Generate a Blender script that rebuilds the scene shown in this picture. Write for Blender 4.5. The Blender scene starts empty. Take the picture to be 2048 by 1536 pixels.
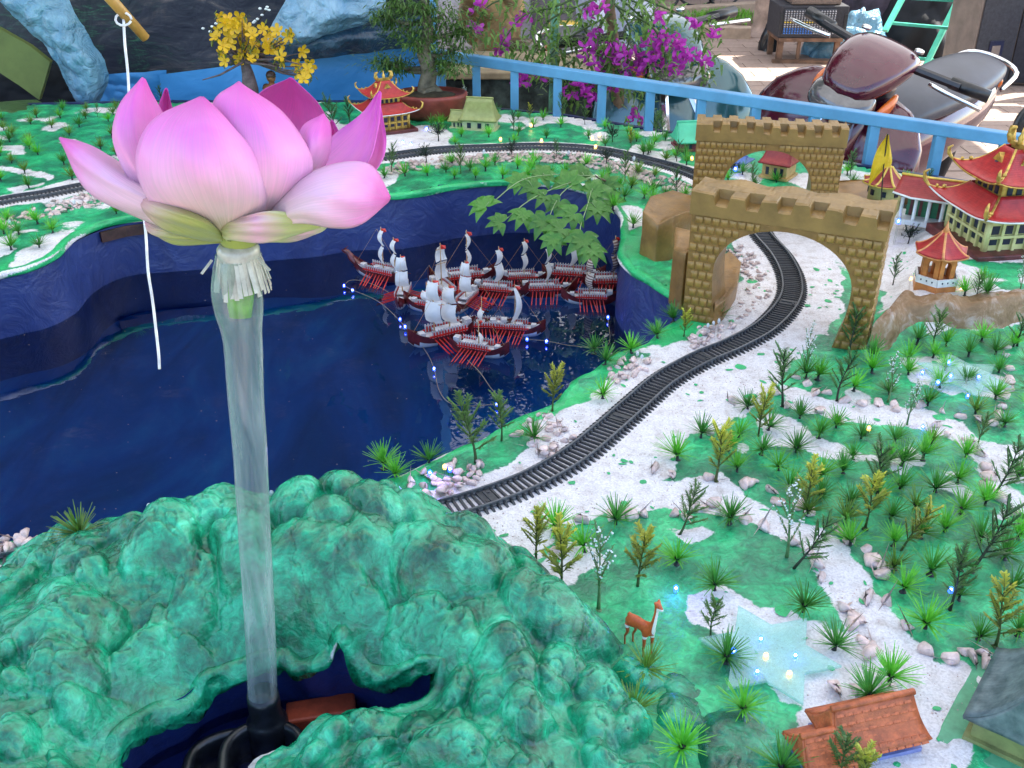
import bpy, bmesh, math, random
import numpy as np
from mathutils import Vector, Matrix

random.seed(7)
rng = np.random.RandomState(11)
sc = bpy.context.scene
col = sc.collection
R = math.radians

# ---------------------------------------------------------------- camera
CZ, PITCH, FPX = 1.2, R(29), 2000.0
cam_data = bpy.data.cameras.new("camera")
cam = bpy.data.objects.new("camera", cam_data)
col.objects.link(cam)
cam.location = (0, 0, CZ)
cam.rotation_euler = (R(90) - PITCH, 0, 0)
cam_data.sensor_width = 36.0
cam_data.lens = 36.0 * FPX / 2048.0
cam_data.clip_start = 0.05
cam_data.clip_end = 300
sc.camera = cam

# ---------------------------------------------------------------- world, sun, exposure
SUN_EL, SUN_AZ = R(52), R(62)          # azimuth measured from +y towards +x
world = bpy.data.worlds.new("World")
sc.world = world
world.use_nodes = True
wn = world.node_tree
bgn = wn.nodes["Background"]
sky = wn.nodes.new("ShaderNodeTexSky")
sky.sky_type = 'NISHITA'
sky.sun_disc = False
sky.sun_elevation = SUN_EL
sky.sun_rotation = SUN_AZ
wn.links.new(sky.outputs[0], bgn.inputs[0])
bgn.inputs[1].default_value = 0.145
sun_data = bpy.data.lights.new("sun", 'SUN')
sun_data.energy = 4.6
sun_data.angle = R(0.5)
sun_data.color = (1.0, 0.94, 0.84)
sun = bpy.data.objects.new("sun", sun_data)
col.objects.link(sun)
sd = Vector((math.sin(SUN_AZ) * math.cos(SUN_EL), math.cos(SUN_AZ) * math.cos(SUN_EL), math.sin(SUN_EL)))
sun.rotation_euler = sd.to_track_quat('Z', 'Y').to_euler()
sun.location = (4, 4, 8)
sc.view_settings.view_transform = 'Standard'
sc.view_settings.look = 'None'
sc.view_settings.gamma = 1.0
sc.view_settings.use_curve_mapping = False
sc.view_settings.exposure = 2.05
sc.render.engine = 'CYCLES'
sc.cycles.use_denoising = True
sc.cycles.max_bounces = 7
sc.cycles.transparent_max_bounces = 16
sc.cycles.diffuse_bounces = 4
sc.cycles.sample_clamp_indirect = 6.0
sc.cycles.caustics_reflective = False
sc.cycles.caustics_refractive = False

HD = 0.18       # top of the display board above the pond's water
FLOOR = -0.85   # the paved yard

# ---------------------------------------------------------------- where a direction of view meets a plane
def ray(u, v):
    a = (u - 1024) / FPX; b = -(v - 768) / FPX
    return np.array([a, math.cos(PITCH) + b * math.sin(PITCH), -math.sin(PITCH) + b * math.cos(PITCH)])
def G(u, v, z=HD):
    d = ray(u, v); t = (z - CZ) / d[2]
    return np.array([0, 0, CZ]) + t * d
def V(u, v, y):
    d = ray(u, v); t = y / d[1]
    return np.array([0, 0, CZ]) + t * d

# ---------------------------------------------------------------- object helpers
def prop(o, label=None, cat=None, group=None, kind=None):
    if label: o['label'] = label
    if cat: o['category'] = cat
    if group: o['group'] = group
    if kind: o['kind'] = kind
    return o
def thing(name, label, cat, loc=(0, 0, 0), rz=0.0, group=None, scale=1.0):
    o = bpy.data.objects.new(name, None)
    o.empty_display_size = 0.02
    col.objects.link(o)
    o.location = loc; o.rotation_euler = (0, 0, rz); o.scale = (scale,) * 3
    return prop(o, label, cat, group)
def link_mesh(name, me, parent=None):
    o = bpy.data.objects.new(name, me)
    col.objects.link(o)
    if parent is not None: o.parent = parent
    return o
def copy_tree(o, parent=None):
    c = o.copy(); col.objects.link(c)
    if parent is not None: c.parent = parent
    for ch in o.children: copy_tree(ch, c)
    return c

class MB:
    """collects vertices and faces, then links them as one mesh object"""
    def __init__(s): s.v = []; s.f = []; s.uv = None; s.att = {}
    def add(s, vs, fs):
        n = len(s.v)
        s.v += [tuple(map(float, p)) for p in vs]
        s.f += [tuple(i + n for i in f) for f in fs]
        return s
    def box(s, c, d, rz=0.0, M=None, taper=1.0):
        x, y, z = [k / 2 for k in d]
        vs = [(-x, -y, -z), (x, -y, -z), (x, y, -z), (-x, y, -z), (-x * taper, -y * taper, z), (x * taper, -y * taper, z), (x * taper, y * taper, z), (-x * taper, y * taper, z)]
        cr, sr = math.cos(rz), math.sin(rz)
        out = []
        for a in vs:
            p = Vector((a[0] * cr - a[1] * sr, a[0] * sr + a[1] * cr, a[2]))
            if M is not None: p = M @ Vector(a)
            out.append((p[0] + c[0], p[1] + c[1], p[2] + c[2]))
        return s.add(out, [(3, 2, 1, 0), (4, 5, 6, 7), (0, 1, 5, 4), (1, 2, 6, 5), (2, 3, 7, 6), (3, 0, 4, 7)])
    def bar(s, a, b, w, h=None):
        a = Vector(a); b = Vector(b); h = h or w
        d = (b - a); L = d.length
        q = d.to_track_quat('Z', 'Y').to_matrix()
        return s.box((a + b) / 2, (w, h, L), M=q)
    def tube(s, pts, r, n=6, caps=True, closed=False):
        P = [Vector(p) for p in pts]; m = len(P)
        rs = r if hasattr(r, '__len__') else [r] * m
        up = Vector((0, 0, 1)); vs = []; fs = []
        prev = None
        for i, p in enumerate(P):
            if closed: t = P[(i + 1) % m] - P[i - 1]
            else: t = P[min(i + 1, m - 1)] - P[max(i - 1, 0)]
            if t.length < 1e-9: t = Vector((0, 0, 1))
            t.normalize()
            if prev is None:
                ref = up if abs(t.z) < 0.95 else Vector((1, 0, 0))
                x = t.cross(ref).normalized()
            else:
                x = (prev - t * prev.dot(t))
                x = x.normalized() if x.length > 1e-6 else t.cross(Vector((1, 0, 0))).normalized()
            prev = x; y = t.cross(x)
            for k in range(n):
                a = 2 * math.pi * k / n
                vs.append(p + (x * math.cos(a) + y * math.sin(a)) * rs[i])
        mm = m if closed else m - 1
        for i in range(mm):
            for k in range(n):
                a = i * n + k; b = i * n + (k + 1) % n; j = ((i + 1) % m) * n
                fs.append((a, b, j + (k + 1) % n, j + k))
        if caps and not closed:
            fs.append(tuple(range(n - 1, -1, -1))); fs.append(tuple((m - 1) * n + k for k in range(n)))
        return s.add(vs, fs)
    def lathe(s, prof, n=16, c=(0, 0, 0), sx=1, sy=1):
        vs = []; fs = []
        for r, z in prof:
            for k in range(n):
                a = 2 * math.pi * k / n
                vs.append((c[0] + r * math.cos(a) * sx, c[1] + r * math.sin(a) * sy, c[2] + z))
        for i in range(len(prof) - 1):
            for k in range(n):
                fs.append((i * n + k, i * n + (k + 1) % n, (i + 1) * n + (k + 1) % n, (i + 1) * n + k))
        fs.append(tuple(range(n - 1, -1, -1))); fs.append(tuple((len(prof) - 1) * n + k for k in range(n)))
        return s.add(vs, fs)
    def grid(s, P):
        """P: array rows x cols x 3"""
        P = np.asarray(P); a, b = P.shape[:2]
        fs = [(i * b + j, i * b + j + 1, (i + 1) * b + j + 1, (i + 1) * b + j) for i in range(a - 1) for j in range(b - 1)]
        return s.add(P.reshape(-1, 3), fs)
    def prism(s, poly, z0, z1):
        n = len(poly)
        vs = [(p[0], p[1], z0) for p in poly] + [(p[0], p[1], z1) for p in poly]
        fs = [tuple(range(n - 1, -1, -1)), tuple(range(n, 2 * n))] + [(i, (i + 1) % n, n + (i + 1) % n, n + i) for i in range(n)]
        return s.add(vs, fs)
    def blob(s, c, r, seed=0, jit=0.25, sub=1, flat=1.0, sc3=(1, 1, 1)):
        rr = random.Random(seed)
        bm = bmesh.new(); bmesh.ops.create_icosphere(bm, subdivisions=sub, radius=1)
        vs = []
        for v in bm.verts:
            k = 1 + rr.uniform(-jit, jit)
            vs.append((c[0] + v.co.x * r * k * sc3[0], c[1] + v.co.y * r * k * sc3[1], c[2] + v.co.z * r * k * sc3[2] * flat))
        fs = [tuple(v.index for v in f.verts) for f in bm.faces]
        bm.free()
        return s.add(vs, fs)
    def mesh(s, name, mats=None, smooth=False):
        me = bpy.data.meshes.new(name)
        me.from_pydata(s.v, [], s.f)
        if mats is not None:
            for m in (mats if isinstance(mats, (list, tuple)) else [mats]): me.materials.append(m)
        if smooth: me.polygons.foreach_set("use_smooth", [True] * len(me.polygons))
        for k, a in s.att.items():
            at = me.attributes.new(k, 'FLOAT', 'POINT'); at.data.foreach_set('value', np.asarray(a, dtype=np.float32))
        me.update()
        return me
    def build(s, name, mats, parent=None, smooth=False):
        return link_mesh(name, s.mesh(name, mats, smooth), parent)

def bevel(o, w, seg=2):
    m = o.modifiers.new("b", 'BEVEL'); m.width = w; m.segments = seg; m.limit_method = 'ANGLE'; m.angle_limit = R(40)
    return o
def subsurf(o, l=1):
    m = o.modifiers.new("s", 'SUBSURF'); m.levels = l; m.render_levels = l
    return o
def solid(o, t, off=0):
    m = o.modifiers.new("t", 'SOLIDIFY'); m.thickness = t; m.offset = off
    return o
def smooth_all(o):
    o.data.polygons.foreach_set("use_smooth", [True] * len(o.data.polygons)); o.data.update(); return o

def catmull(pts, n=200, closed=False):
    P = np.asarray(pts, float); m = len(P)
    if closed: Q = np.vstack([P[-1], P, P[0], P[1]]); segs = m
    else: Q = np.vstack([2 * P[0] - P[1], P, 2 * P[-1] - P[-2]]); segs = m - 1
    out = []
    for t in np.linspace(0, segs, n, endpoint=not closed):
        i = min(int(t), segs - 1); f = t - i
        a, b, c, d = Q[i], Q[i + 1], Q[i + 2], Q[i + 3]
        out.append(0.5 * ((2 * b) + (c - a) * f + (2 * a - 5 * b + 4 * c - d) * f * f + (3 * b - a - 3 * c + d) * f ** 3))
    return np.array(out)
def resample(P, step=None, n=None, closed=False):
    P = np.asarray(P, float)
    if closed: P = np.vstack([P, P[0]])
    d = np.r_[0, np.cumsum(np.linalg.norm(np.diff(P, axis=0), axis=1))]
    if n is None: n = max(2, int(round(d[-1] / step)) + 1)
    s = np.linspace(0, d[-1], n)
    return np.stack([np.interp(s, d, P[:, k]) for k in range(P.shape[1])], 1)

# ---------------------------------------------------------------- numpy noise
def _cub(t): return t * t * (3 - 2 * t)
def vnoise(x, y, seed=0):
    r = np.random.RandomState(seed).rand(256, 256)
    xi = np.floor(x).astype(int); yi = np.floor(y).astype(int)
    fx = _cub(x - xi); fy = _cub(y - yi)
    a = r[xi % 256, yi % 256]; b = r[(xi + 1) % 256, yi % 256]; c = r[xi % 256, (yi + 1) % 256]; d = r[(xi + 1) % 256, (yi + 1) % 256]
    return (a * (1 - fx) + b * fx) * (1 - fy) + (c * (1 - fx) + d * fx) * fy
def fbm(x, y, seed=0, octv=4, gain=0.5):
    s = 0; a = 1; t = 0
    for i in range(octv):
        s = s + a * vnoise(x * 2 ** i + 17.3 * i, y * 2 ** i - 9.1 * i, seed + i); t += a; a *= gain
    return s / t
def inpoly(x, y, poly):
    c = np.zeros(x.shape, bool); n = len(poly); j = n - 1
    for i in range(n):
        xi, yi = poly[i][:2]; xj, yj = poly[j][:2]
        k = ((yi > y) != (yj > y)) & (x < (xj - xi) * (y - yi) / (yj - yi + 1e-12) + xi)
        c ^= k; j = i
    return c
def pdist(x, y, line):
    """distance to a polyline"""
    best = np.full(x.shape, 1e9)
    L = np.asarray(line, float)[:, :2]
    for a, b in zip(L[:-1], L[1:]):
        d = b - a; l2 = (d ** 2).sum() + 1e-12
        t = np.clip(((x - a[0]) * d[0] + (y - a[1]) * d[1]) / l2, 0, 1)
        best = np.minimum(best, np.hypot(x - a[0] - t * d[0], y - a[1] - t * d[1]))
    return best
def sstep(a, b, x):
    t = np.clip((x - a) / (b - a), 0, 1); return t * t * (3 - 2 * t)

# ---------------------------------------------------------------- materials
def new_mat(name):
    m = bpy.data.materials.new(name); m.use_nodes = True
    nt = m.node_tree
    return m, nt, nt.nodes['Principled BSDF']
def N(nt, t, **kw):
    n = nt.nodes.new(t)
    for k, v in kw.items():
        if k.startswith('i_'): n.inputs[int(k[2:])].default_value = v
        else: setattr(n, k, v)
    return n
def rgba(c): return (c[0], c[1], c[2], 1.0)
def tex_noise(nt, scale, detail=4, rough=0.55, dist=0.0, vec=None):
    n = nt.nodes.new('ShaderNodeTexNoise')
    n.inputs['Scale'].default_value = scale; n.inputs['Detail'].default_value = detail
    n.inputs['Roughness'].default_value = rough; n.inputs['Distortion'].default_value = dist
    if vec is not None: nt.links.new(vec, n.inputs['Vector'])
    return n
def ramp(nt, fac, stops):
    r = nt.nodes.new('ShaderNodeValToRGB')
    while len(r.color_ramp.elements) < len(stops): r.color_ramp.elements.new(0.5)
    for e, (p, c) in zip(r.color_ramp.elements, stops):
        e.position = p; e.color = rgba(c) if len(c) == 3 else c
    nt.links.new(fac, r.inputs[0])
    return r
def mixc(nt, fac, a, b):
    m = nt.nodes.new('ShaderNodeMix'); m.data_type = 'RGBA'
    def put(sock, v):
        if isinstance(v, (tuple, list)): sock.default_value = rgba(v)
        elif isinstance(v, float): sock.default_value = v
        else: nt.links.new(v, sock)
    put(m.inputs[0], fac); put(m.inputs[6], a); put(m.inputs[7], b)
    return m.outputs[2]
def math_n(nt, op, a, b=None, clamp=False):
    m = nt.nodes.new('ShaderNodeMath'); m.operation = op; m.use_clamp = clamp
    for i, v in enumerate((a, b)):
        if v is None: continue
        if isinstance(v, (int, float)): m.inputs[i].default_value = v
        else: nt.links.new(v, m.inputs[i])
    return m.outputs[0]
def bump(nt, b, h, strength=0.3, dist=0.002):
    n = nt.nodes.new('ShaderNodeBump'); n.inputs['Strength'].default_value = strength; n.inputs['Distance'].default_value = dist
    nt.links.new(h, n.inputs['Height']); nt.links.new(n.outputs[0], b.inputs['Normal'])
    return n
def objcoord(nt):
    return nt.nodes.new('ShaderNodeTexCoord').outputs['Object']

def mat(name, c, rough=0.5, metal=0.0, var=0.15, scale=60.0, bmp=0.0, bscale=None, c2=None, spec=0.5, coat=0.0, rnd=0.0, trans=0.0):
    """base colour varied by noise, small relief, slight difference from piece to piece"""
    m, nt, b = new_mat(name)
    oc = objcoord(nt)
    n = tex_noise(nt, scale, 5, 0.6, vec=oc)
    c2 = c2 or tuple(k * (1 - 2 * var) for k in c)
    c1 = tuple(min(1, k * (1 + var)) for k in c)
    r = ramp(nt, n.outputs[0], [(0.32, c2), (0.68, c1)])
    out = r.outputs[0]
    if rnd > 0:
        oi = nt.nodes.new('ShaderNodeObjectInfo')
        hs = nt.nodes.new('ShaderNodeHueSaturation')
        nt.links.new(out, hs.inputs['Color'])
        v = math_n(nt, 'MULTIPLY_ADD', oi.outputs['Random'], 2 * rnd)
        v.node.inputs[2].default_value = 1 - rnd
        nt.links.new(v, hs.inputs['Value'])
        out = hs.outputs[0]
    nt.links.new(out, b.inputs['Base Color'])
    b.inputs['Roughness'].default_value = rough
    b.inputs['Metallic'].default_value = metal
    b.inputs['Specular IOR Level'].default_value = spec
    b.inputs['Coat Weight'].default_value = coat
    b.inputs['Coat Roughness'].default_value = 0.08
    if trans: b.inputs['Transmission Weight'].default_value = trans
    if bmp > 0:
        n2 = tex_noise(nt, bscale or scale * 2.5, 6, 0.6, vec=oc)
        bump(nt, b, n2.outputs[0], bmp, 0.003)
    return m

def cloth_mat(name, c, c2, scale=6, rough=0.6, transl=0.0, bmp=0.5, bdist=0.01, coat=0.0):
    m, nt, b = new_mat(name)
    oc = objcoord(nt)
    n = tex_noise(nt, scale, 6, 0.62, 1.2, vec=oc)
    r = ramp(nt, n.outputs[0], [(0.3, c2), (0.7, c)])
    nt.links.new(r.outputs[0], b.inputs['Base Color'])
    b.inputs['Roughness'].default_value = rough; b.inputs['Coat Weight'].default_value = coat
    n2 = tex_noise(nt, scale * 2.2, 5, 0.6, 2.0, vec=oc)
    bump(nt, b, n2.outputs[0], bmp, bdist)
    if transl > 0:
        t = nt.nodes.new('ShaderNodeBsdfTranslucent'); nt.links.new(r.outputs[0], t.inputs[0])
        mx = nt.nodes.new('ShaderNodeMixShader'); mx.inputs[0].default_value = transl
        nt.links.new(b.outputs[0], mx.inputs[1]); nt.links.new(t.outputs[0], mx.inputs[2])
        nt.links.new(mx.outputs[0], nt.nodes['Material Output'].inputs[0])
    return m
def emit_mat(name, c, strength):
    m, nt, b = new_mat(name)
    b.inputs['Base Color'].default_value = rgba(c)
    b.inputs['Emission Color'].default_value = rgba(c); b.inputs['Emission Strength'].default_value = strength
    return m
# ================================================================ the lie of the land
def GP(pts, z=HD): return [tuple(G(u, v, z)) for u, v in pts]

POND = GP([(-420, 1100), (-420, 640), (-150, 580), (0, 546), (60, 532), (110, 508), (150, 472), (230, 441), (330, 428), (450, 420), (600, 405), (700, 392), (790, 388), (850, 381), (910, 370),
           (1020, 362), (1120, 366), (1200, 388), (1240, 425), (1246, 470), (1240, 505), (1262, 535), (1300, 560), (1350, 592), (1376, 612), (1368, 632), (1335, 652), (1290, 688), (1235, 708), (1195, 738), (1150, 762),
           (1120, 800), (1060, 828), (1010, 850), (965, 880), (900, 905), (860, 925), (820, 948), (760, 968), (690, 1000), (560, 1015), (440, 1022), (340, 1040), (240, 1070), (150, 1082), (60, 1082), (0, 1086), (-150, 1100)])
POND_C = resample(catmull(POND, 900, True), step=0.008, closed=True)
BASIN = GP([(205, 1560), (235, 1505), (300, 1445), (375, 1408), (420, 1372), (500, 1347), (560, 1338), (600, 1350), (650, 1352), (690, 1345), (735, 1368), (800, 1384), (868, 1392), (872, 1412), (835, 1436), (790, 1452), (765, 1458),
            (705, 1444), (668, 1478), (610, 1512), (520, 1545), (500, 1640), (300, 1680), (180, 1640)], 0.15)
BASIN_C = resample(catmull(BASIN, 500, True), step=0.006, closed=True)
_t = np.roll(BASIN_C, -1, 0) - np.roll(BASIN_C, 1, 0); _t = _t[:, :2] / np.linalg.norm(_t[:, :2], axis=1)[:, None]; _o = np.stack([-_t[:, 1], _t[:, 0]], 1)
_cc = BASIN_C[:, :2].mean(0)
if ((BASIN_C[:, :2] - _cc) * _o).sum() < 0: _o = -_o
BASIN_C[:, :2] += _o * .006 * np.clip(_o[:, 1] * 1.6 + .2, 0, 1)[:, None]
LEDGE = GP([(1700, 735), (1745, 700), (1800, 680), (1880, 672), (1960, 668), (2060, 650), (2300, 620)])
PLATEAU = LEDGE + GP([(2600, 600), (2600, 380), (1830, 380), (1820, 470), (1800, 560), (1745, 640)])
TRACK_PX = [(-320, 500), (-150, 440), (0, 405), (90, 392), (175, 377), (330, 352), (500, 334), (650, 325), (770, 317), (880, 304), (1000, 298), (1100, 297), (1200, 302), (1290, 321), (1380, 347), (1450, 385),
            (1505, 430), (1524, 468), (1560, 512), (1582, 560), (1578, 605), (1535, 655), (1470, 692), (1400, 722), (1330, 762), (1268, 815), (1215, 862), (1150, 915), (1060, 966), (950, 1007), (840, 1035), (700, 1066), (400, 1100), (80, 1122), (-120, 1165)]
TRACK = resample(catmull([G(u, v)[:2].tolist() for u, v in TRACK_PX], 900), step=0.004)

SAND = [GP(p) for p in (
    [(840, 1000), (900, 985), (1010, 935), (1060, 890), (1050, 850), (1110, 830), (1180, 800), (1230, 750), (1300, 705), (1380, 680), (1420, 650), (1440, 600), (1480, 560), (1470, 480), (1480, 420), (1580, 420), (1650, 470), (1690, 560), (1680, 640), (1610, 705), (1570, 745), (1545, 790), (1460, 850), (1380, 870), (1345, 930), (1325, 965), (1400, 950), (1490, 1000), (1450, 1035), (1330, 1015), (1200, 1032), (1110, 1055), (1075, 1120), (1020, 1100), (940, 1060), (840, 1045)],
    [(1440, 945), (1500, 1000), (1560, 1030), (1640, 1060), (1690, 1090), (1745, 1160), (1790, 1240), (1830, 1300), (1930, 1340), (2000, 1360), (1960, 1430), (1920, 1560), (1800, 1560), (1600, 1540), (1580, 1440), (1640, 1400), (1700, 1390), (1740, 1340), (1700, 1270), (1650, 1190), (1610, 1110), (1540, 1070), (1470, 1030), (1400, 1000), (1390, 950)],
    [(1560, 765), (1640, 795), (1720, 812), (1850, 820), (1930, 850), (1975, 890), (2000, 960), (2060, 1000), (2300, 1040), (2300, 1110), (2060, 1040), (1990, 1000), (1950, 940), (1920, 890), (1850, 860), (1740, 850), (1650, 835), (1570, 815)],
    [(1940, 880), (2060, 900), (2200, 920), (2200, 1000), (2060, 975), (1990, 960)],
    [(1375, 1195), (1430, 1170), (1470, 1190), (1560, 1220), (1600, 1240), (1680, 1260), (1730, 1310), (1720, 1390), (1650, 1440), (1560, 1400), (1500, 1330), (1440, 1270), (1380, 1240)],
    [(1095, 1110), (1140, 1085), (1200, 1090), (1210, 1130), (1150, 1160), (1110, 1180), (1085, 1150)],
    [(1800, 720), (1870, 715), (1960, 740), (2030, 770), (2010, 800), (1900, 790), (1830, 770)],
    [(1330, 1060), (1400, 1050), (1440, 1075), (1380, 1085)],
    [(1745, 400), (1850, 400), (1870, 470), (1860, 560), (1840, 600), (1760, 640), (1770, 520)],
    [(1900, 530), (2000, 535), (2100, 540), (2100, 570), (1990, 565), (1920, 560)],
    [(770, 258), (860, 250), (905, 268), (900, 300), (830, 312), (770, 318)],
    [(5, 333), (60, 340), (120, 355), (105, 362), (50, 350), (0, 338)],
    [(20, 390), (180, 355), (190, 372), (60, 398)],
    [(-20, 1100), (110, 1078), (140, 1090), (90, 1112), (0, 1135)],
)]

MOUND_PX = [  # u, v, height: ridge, slopes and rims of the rock mound, read against its neighbours
    (-260, 1300, .19), (-140, 1215, .185), (-60, 1190, .19), (0, 1175, .21), (60, 1134, .210), (135, 1096, .218), (200, 1076, .232), (250, 1052, .255), (310, 1018, .285), (360, 1022, .28), (400, 1002, .29), (470, 1000, .285), (540, 1004, .285), (590, 990, .29),
    (640, 972, .297), (710, 974, .297), (780, 988, .29), (830, 1005, .285), (860, 1035, .27), (930, 1052, .255), (1005, 1062, .245), (1022, 1100, .24), (1065, 1140, .24), (1110, 1185, .235), (1140, 1235, .225), (1180, 1290, .21), (1225, 1300, .20), (1260, 1340, .19), (1330, 1380, .184), (1420, 1440, .182), (1520, 1536, .181), (1560, 1640, .18),
    (100, 1250, .255), (300, 1150, .265), (500, 1130, .27), (700, 1130, .275), (860, 1130, .275), (960, 1180, .27), (1000, 1260, .265), (960, 1330, .235), (1080, 1330, .245), (1180, 1380, .215), (1300, 1460, .195), (1250, 1560, .205), (1400, 1600, .19),
    (120, 1420, .225), (60, 1536, .23), (-150, 1450, .22), (-300, 1600, .2), (150, 1600, .2), (300, 1300, .20), (500, 1260, .205), (700, 1270, .205), (850, 1290, .215),
    (300, 1432, .155), (420, 1362, .155), (500, 1338, .155), (600, 1338, .155), (735, 1358, .155), (865, 1385, .165), (200, 1530, .155),
    (880, 1415, .19), (840, 1445, .20), (790, 1462, .205), (705, 1450, .215), (660, 1490, .21), (600, 1530, .20), (900, 1500, .24), (760, 1560, .235), (1000, 1440, .245), (1080, 1520, .235), (950, 1600, .23), (1150, 1680, .2), (700, 1700, .2), (900, 1760, .19), (400, 1750, .17), (100, 1750, .19)]
_mp = np.array([list(G(u, v, z)) for u, v, z in MOUND_PX])
_back = _mp[4:26].copy(); _back[:, 1] += 0.10; _back[:, 0] *= 1.09; _back[:, 2] = 0.165
_side = _mp[24:32].copy(); _side[:, 0] += 0.10; _side[:, 1] += 0.05; _side[:, 2] = 0.165
_mp = np.vstack([_mp, _back, _side])
def _phi(r): return np.sqrt(r * r + 0.0016)
_A = _phi(np.hypot(_mp[:, None, 0] - _mp[None, :, 0], _mp[:, None, 1] - _mp[None, :, 1]))
_w = np.linalg.solve(_A + np.eye(len(_mp)) * -0.004, _mp[:, 2] - 0.2)
def mound_base(x, y):
    s = np.zeros(np.shape(x)) + 0.2
    for (a, b, _), w in zip(_mp, _w): s = s + w * _phi(np.hypot(x - a, y - b))
    return s
_lump = []
_lr = np.random.RandomState(5)
while len(_lump) < 260:
    x, y = _lr.uniform(-1.0, .45), _lr.uniform(.6, 1.5)
    r = _lr.choice([.022, .034, .050, .066, .085], p=[.15, .25, .28, .22, .10]) * _lr.uniform(.85, 1.2)
    if all(math.hypot(x - a, y - b) > .42 * (r + c) for a, b, c, *_ in _lump): _lump.append((x, y, r, _lr.uniform(.68, 1.0), _lr.uniform(0, 3.14), _lr.uniform(.62, 1.0)))
    elif _lr.rand() < .004: _lump.append((x, y, r, .4, 0, 1))
_pits = [(_lr.uniform(-.9, .35), _lr.uniform(.65, 1.35), _lr.uniform(.0022, .0050)) for _ in range(240)]
def mound_z(x, y, full=True):
    x = np.asarray(x, float); y = np.asarray(y, float)
    z = mound_base(x, y)
    if not full: return z
    wx = x + (fbm(x * 16, y * 16, 3, 3) - .5) * .045; wy = y + (fbm(x * 16, y * 16, 8, 3) - .5) * .045
    best = np.full(x.shape, -0.012)
    for a, b, r, k, th, el in _lump:
        dx = wx - a; dy = wy - b
        c, s = math.cos(th), math.sin(th)
        u = (dx * c + dy * s); w_ = (-dx * s + dy * c) / el
        q = 1 - (u * u + w_ * w_) / (r * r)
        h = r * k * (np.sqrt(np.clip(q, 0, 1) + .02) - .5)
        best = np.where(q > -0.05, np.maximum(best, h), best)
    fade = sstep(.170, .20, z)
    z = z + best * (0.30 + .85 * fade)
    rid = 1 - np.abs(fbm(x * 38, y * 38, 21, 3) - .5) * 2
    # secondary lobes, wrinkles and burst bubbles
    v2 = fbm(wx * 44 + 5, wy * 44, 24, 2); v3 = np.abs(fbm(wx * 30, wy * 30, 27, 3) - .5)
    z = z - .006 * np.exp(-(v3 / .015) ** 2) * fade + (v2 - .5) * .009 * fade
    z = z + (rid - .8) * .003 * fade + (fbm(x * 80, y * 80, 31, 3) - .5) * .0022
    for a, b, r in _pits:
        q = ((x - a) ** 2 + (y - b) ** 2) / r ** 2
        z = z - .55 * r * np.exp(-q * 1.5) + .22 * r * np.exp(-(np.sqrt(q) - 1.25) ** 2 * 9)
    return z

def deck_z(x, y):
    x = np.asarray(x, float); y = np.asarray(y, float)
    z = np.full(x.shape, HD)
    ins = inpoly(x, y, PLATEAU); d = pdist(x, y, PLATEAU + [PLATEAU[0]])
    sd = np.where(ins, d, -d)
    z = z + 0.055 * sstep(-0.02, 0.09, sd)
    # gentle roll at the back and the raised strip in front of the arch
    z = z + 0.015 * (fbm(x * 2.2, y * 2.2, 40, 2) - .5) * sstep(1.6, 3, y)
    return z
def on_ground(u, v):
    p = G(u, v)
    for _ in range(8):
        z = float(deck_z(np.array([p[0]]), np.array([p[1]]))[0]); p = G(u, v, z)
    return p

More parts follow.
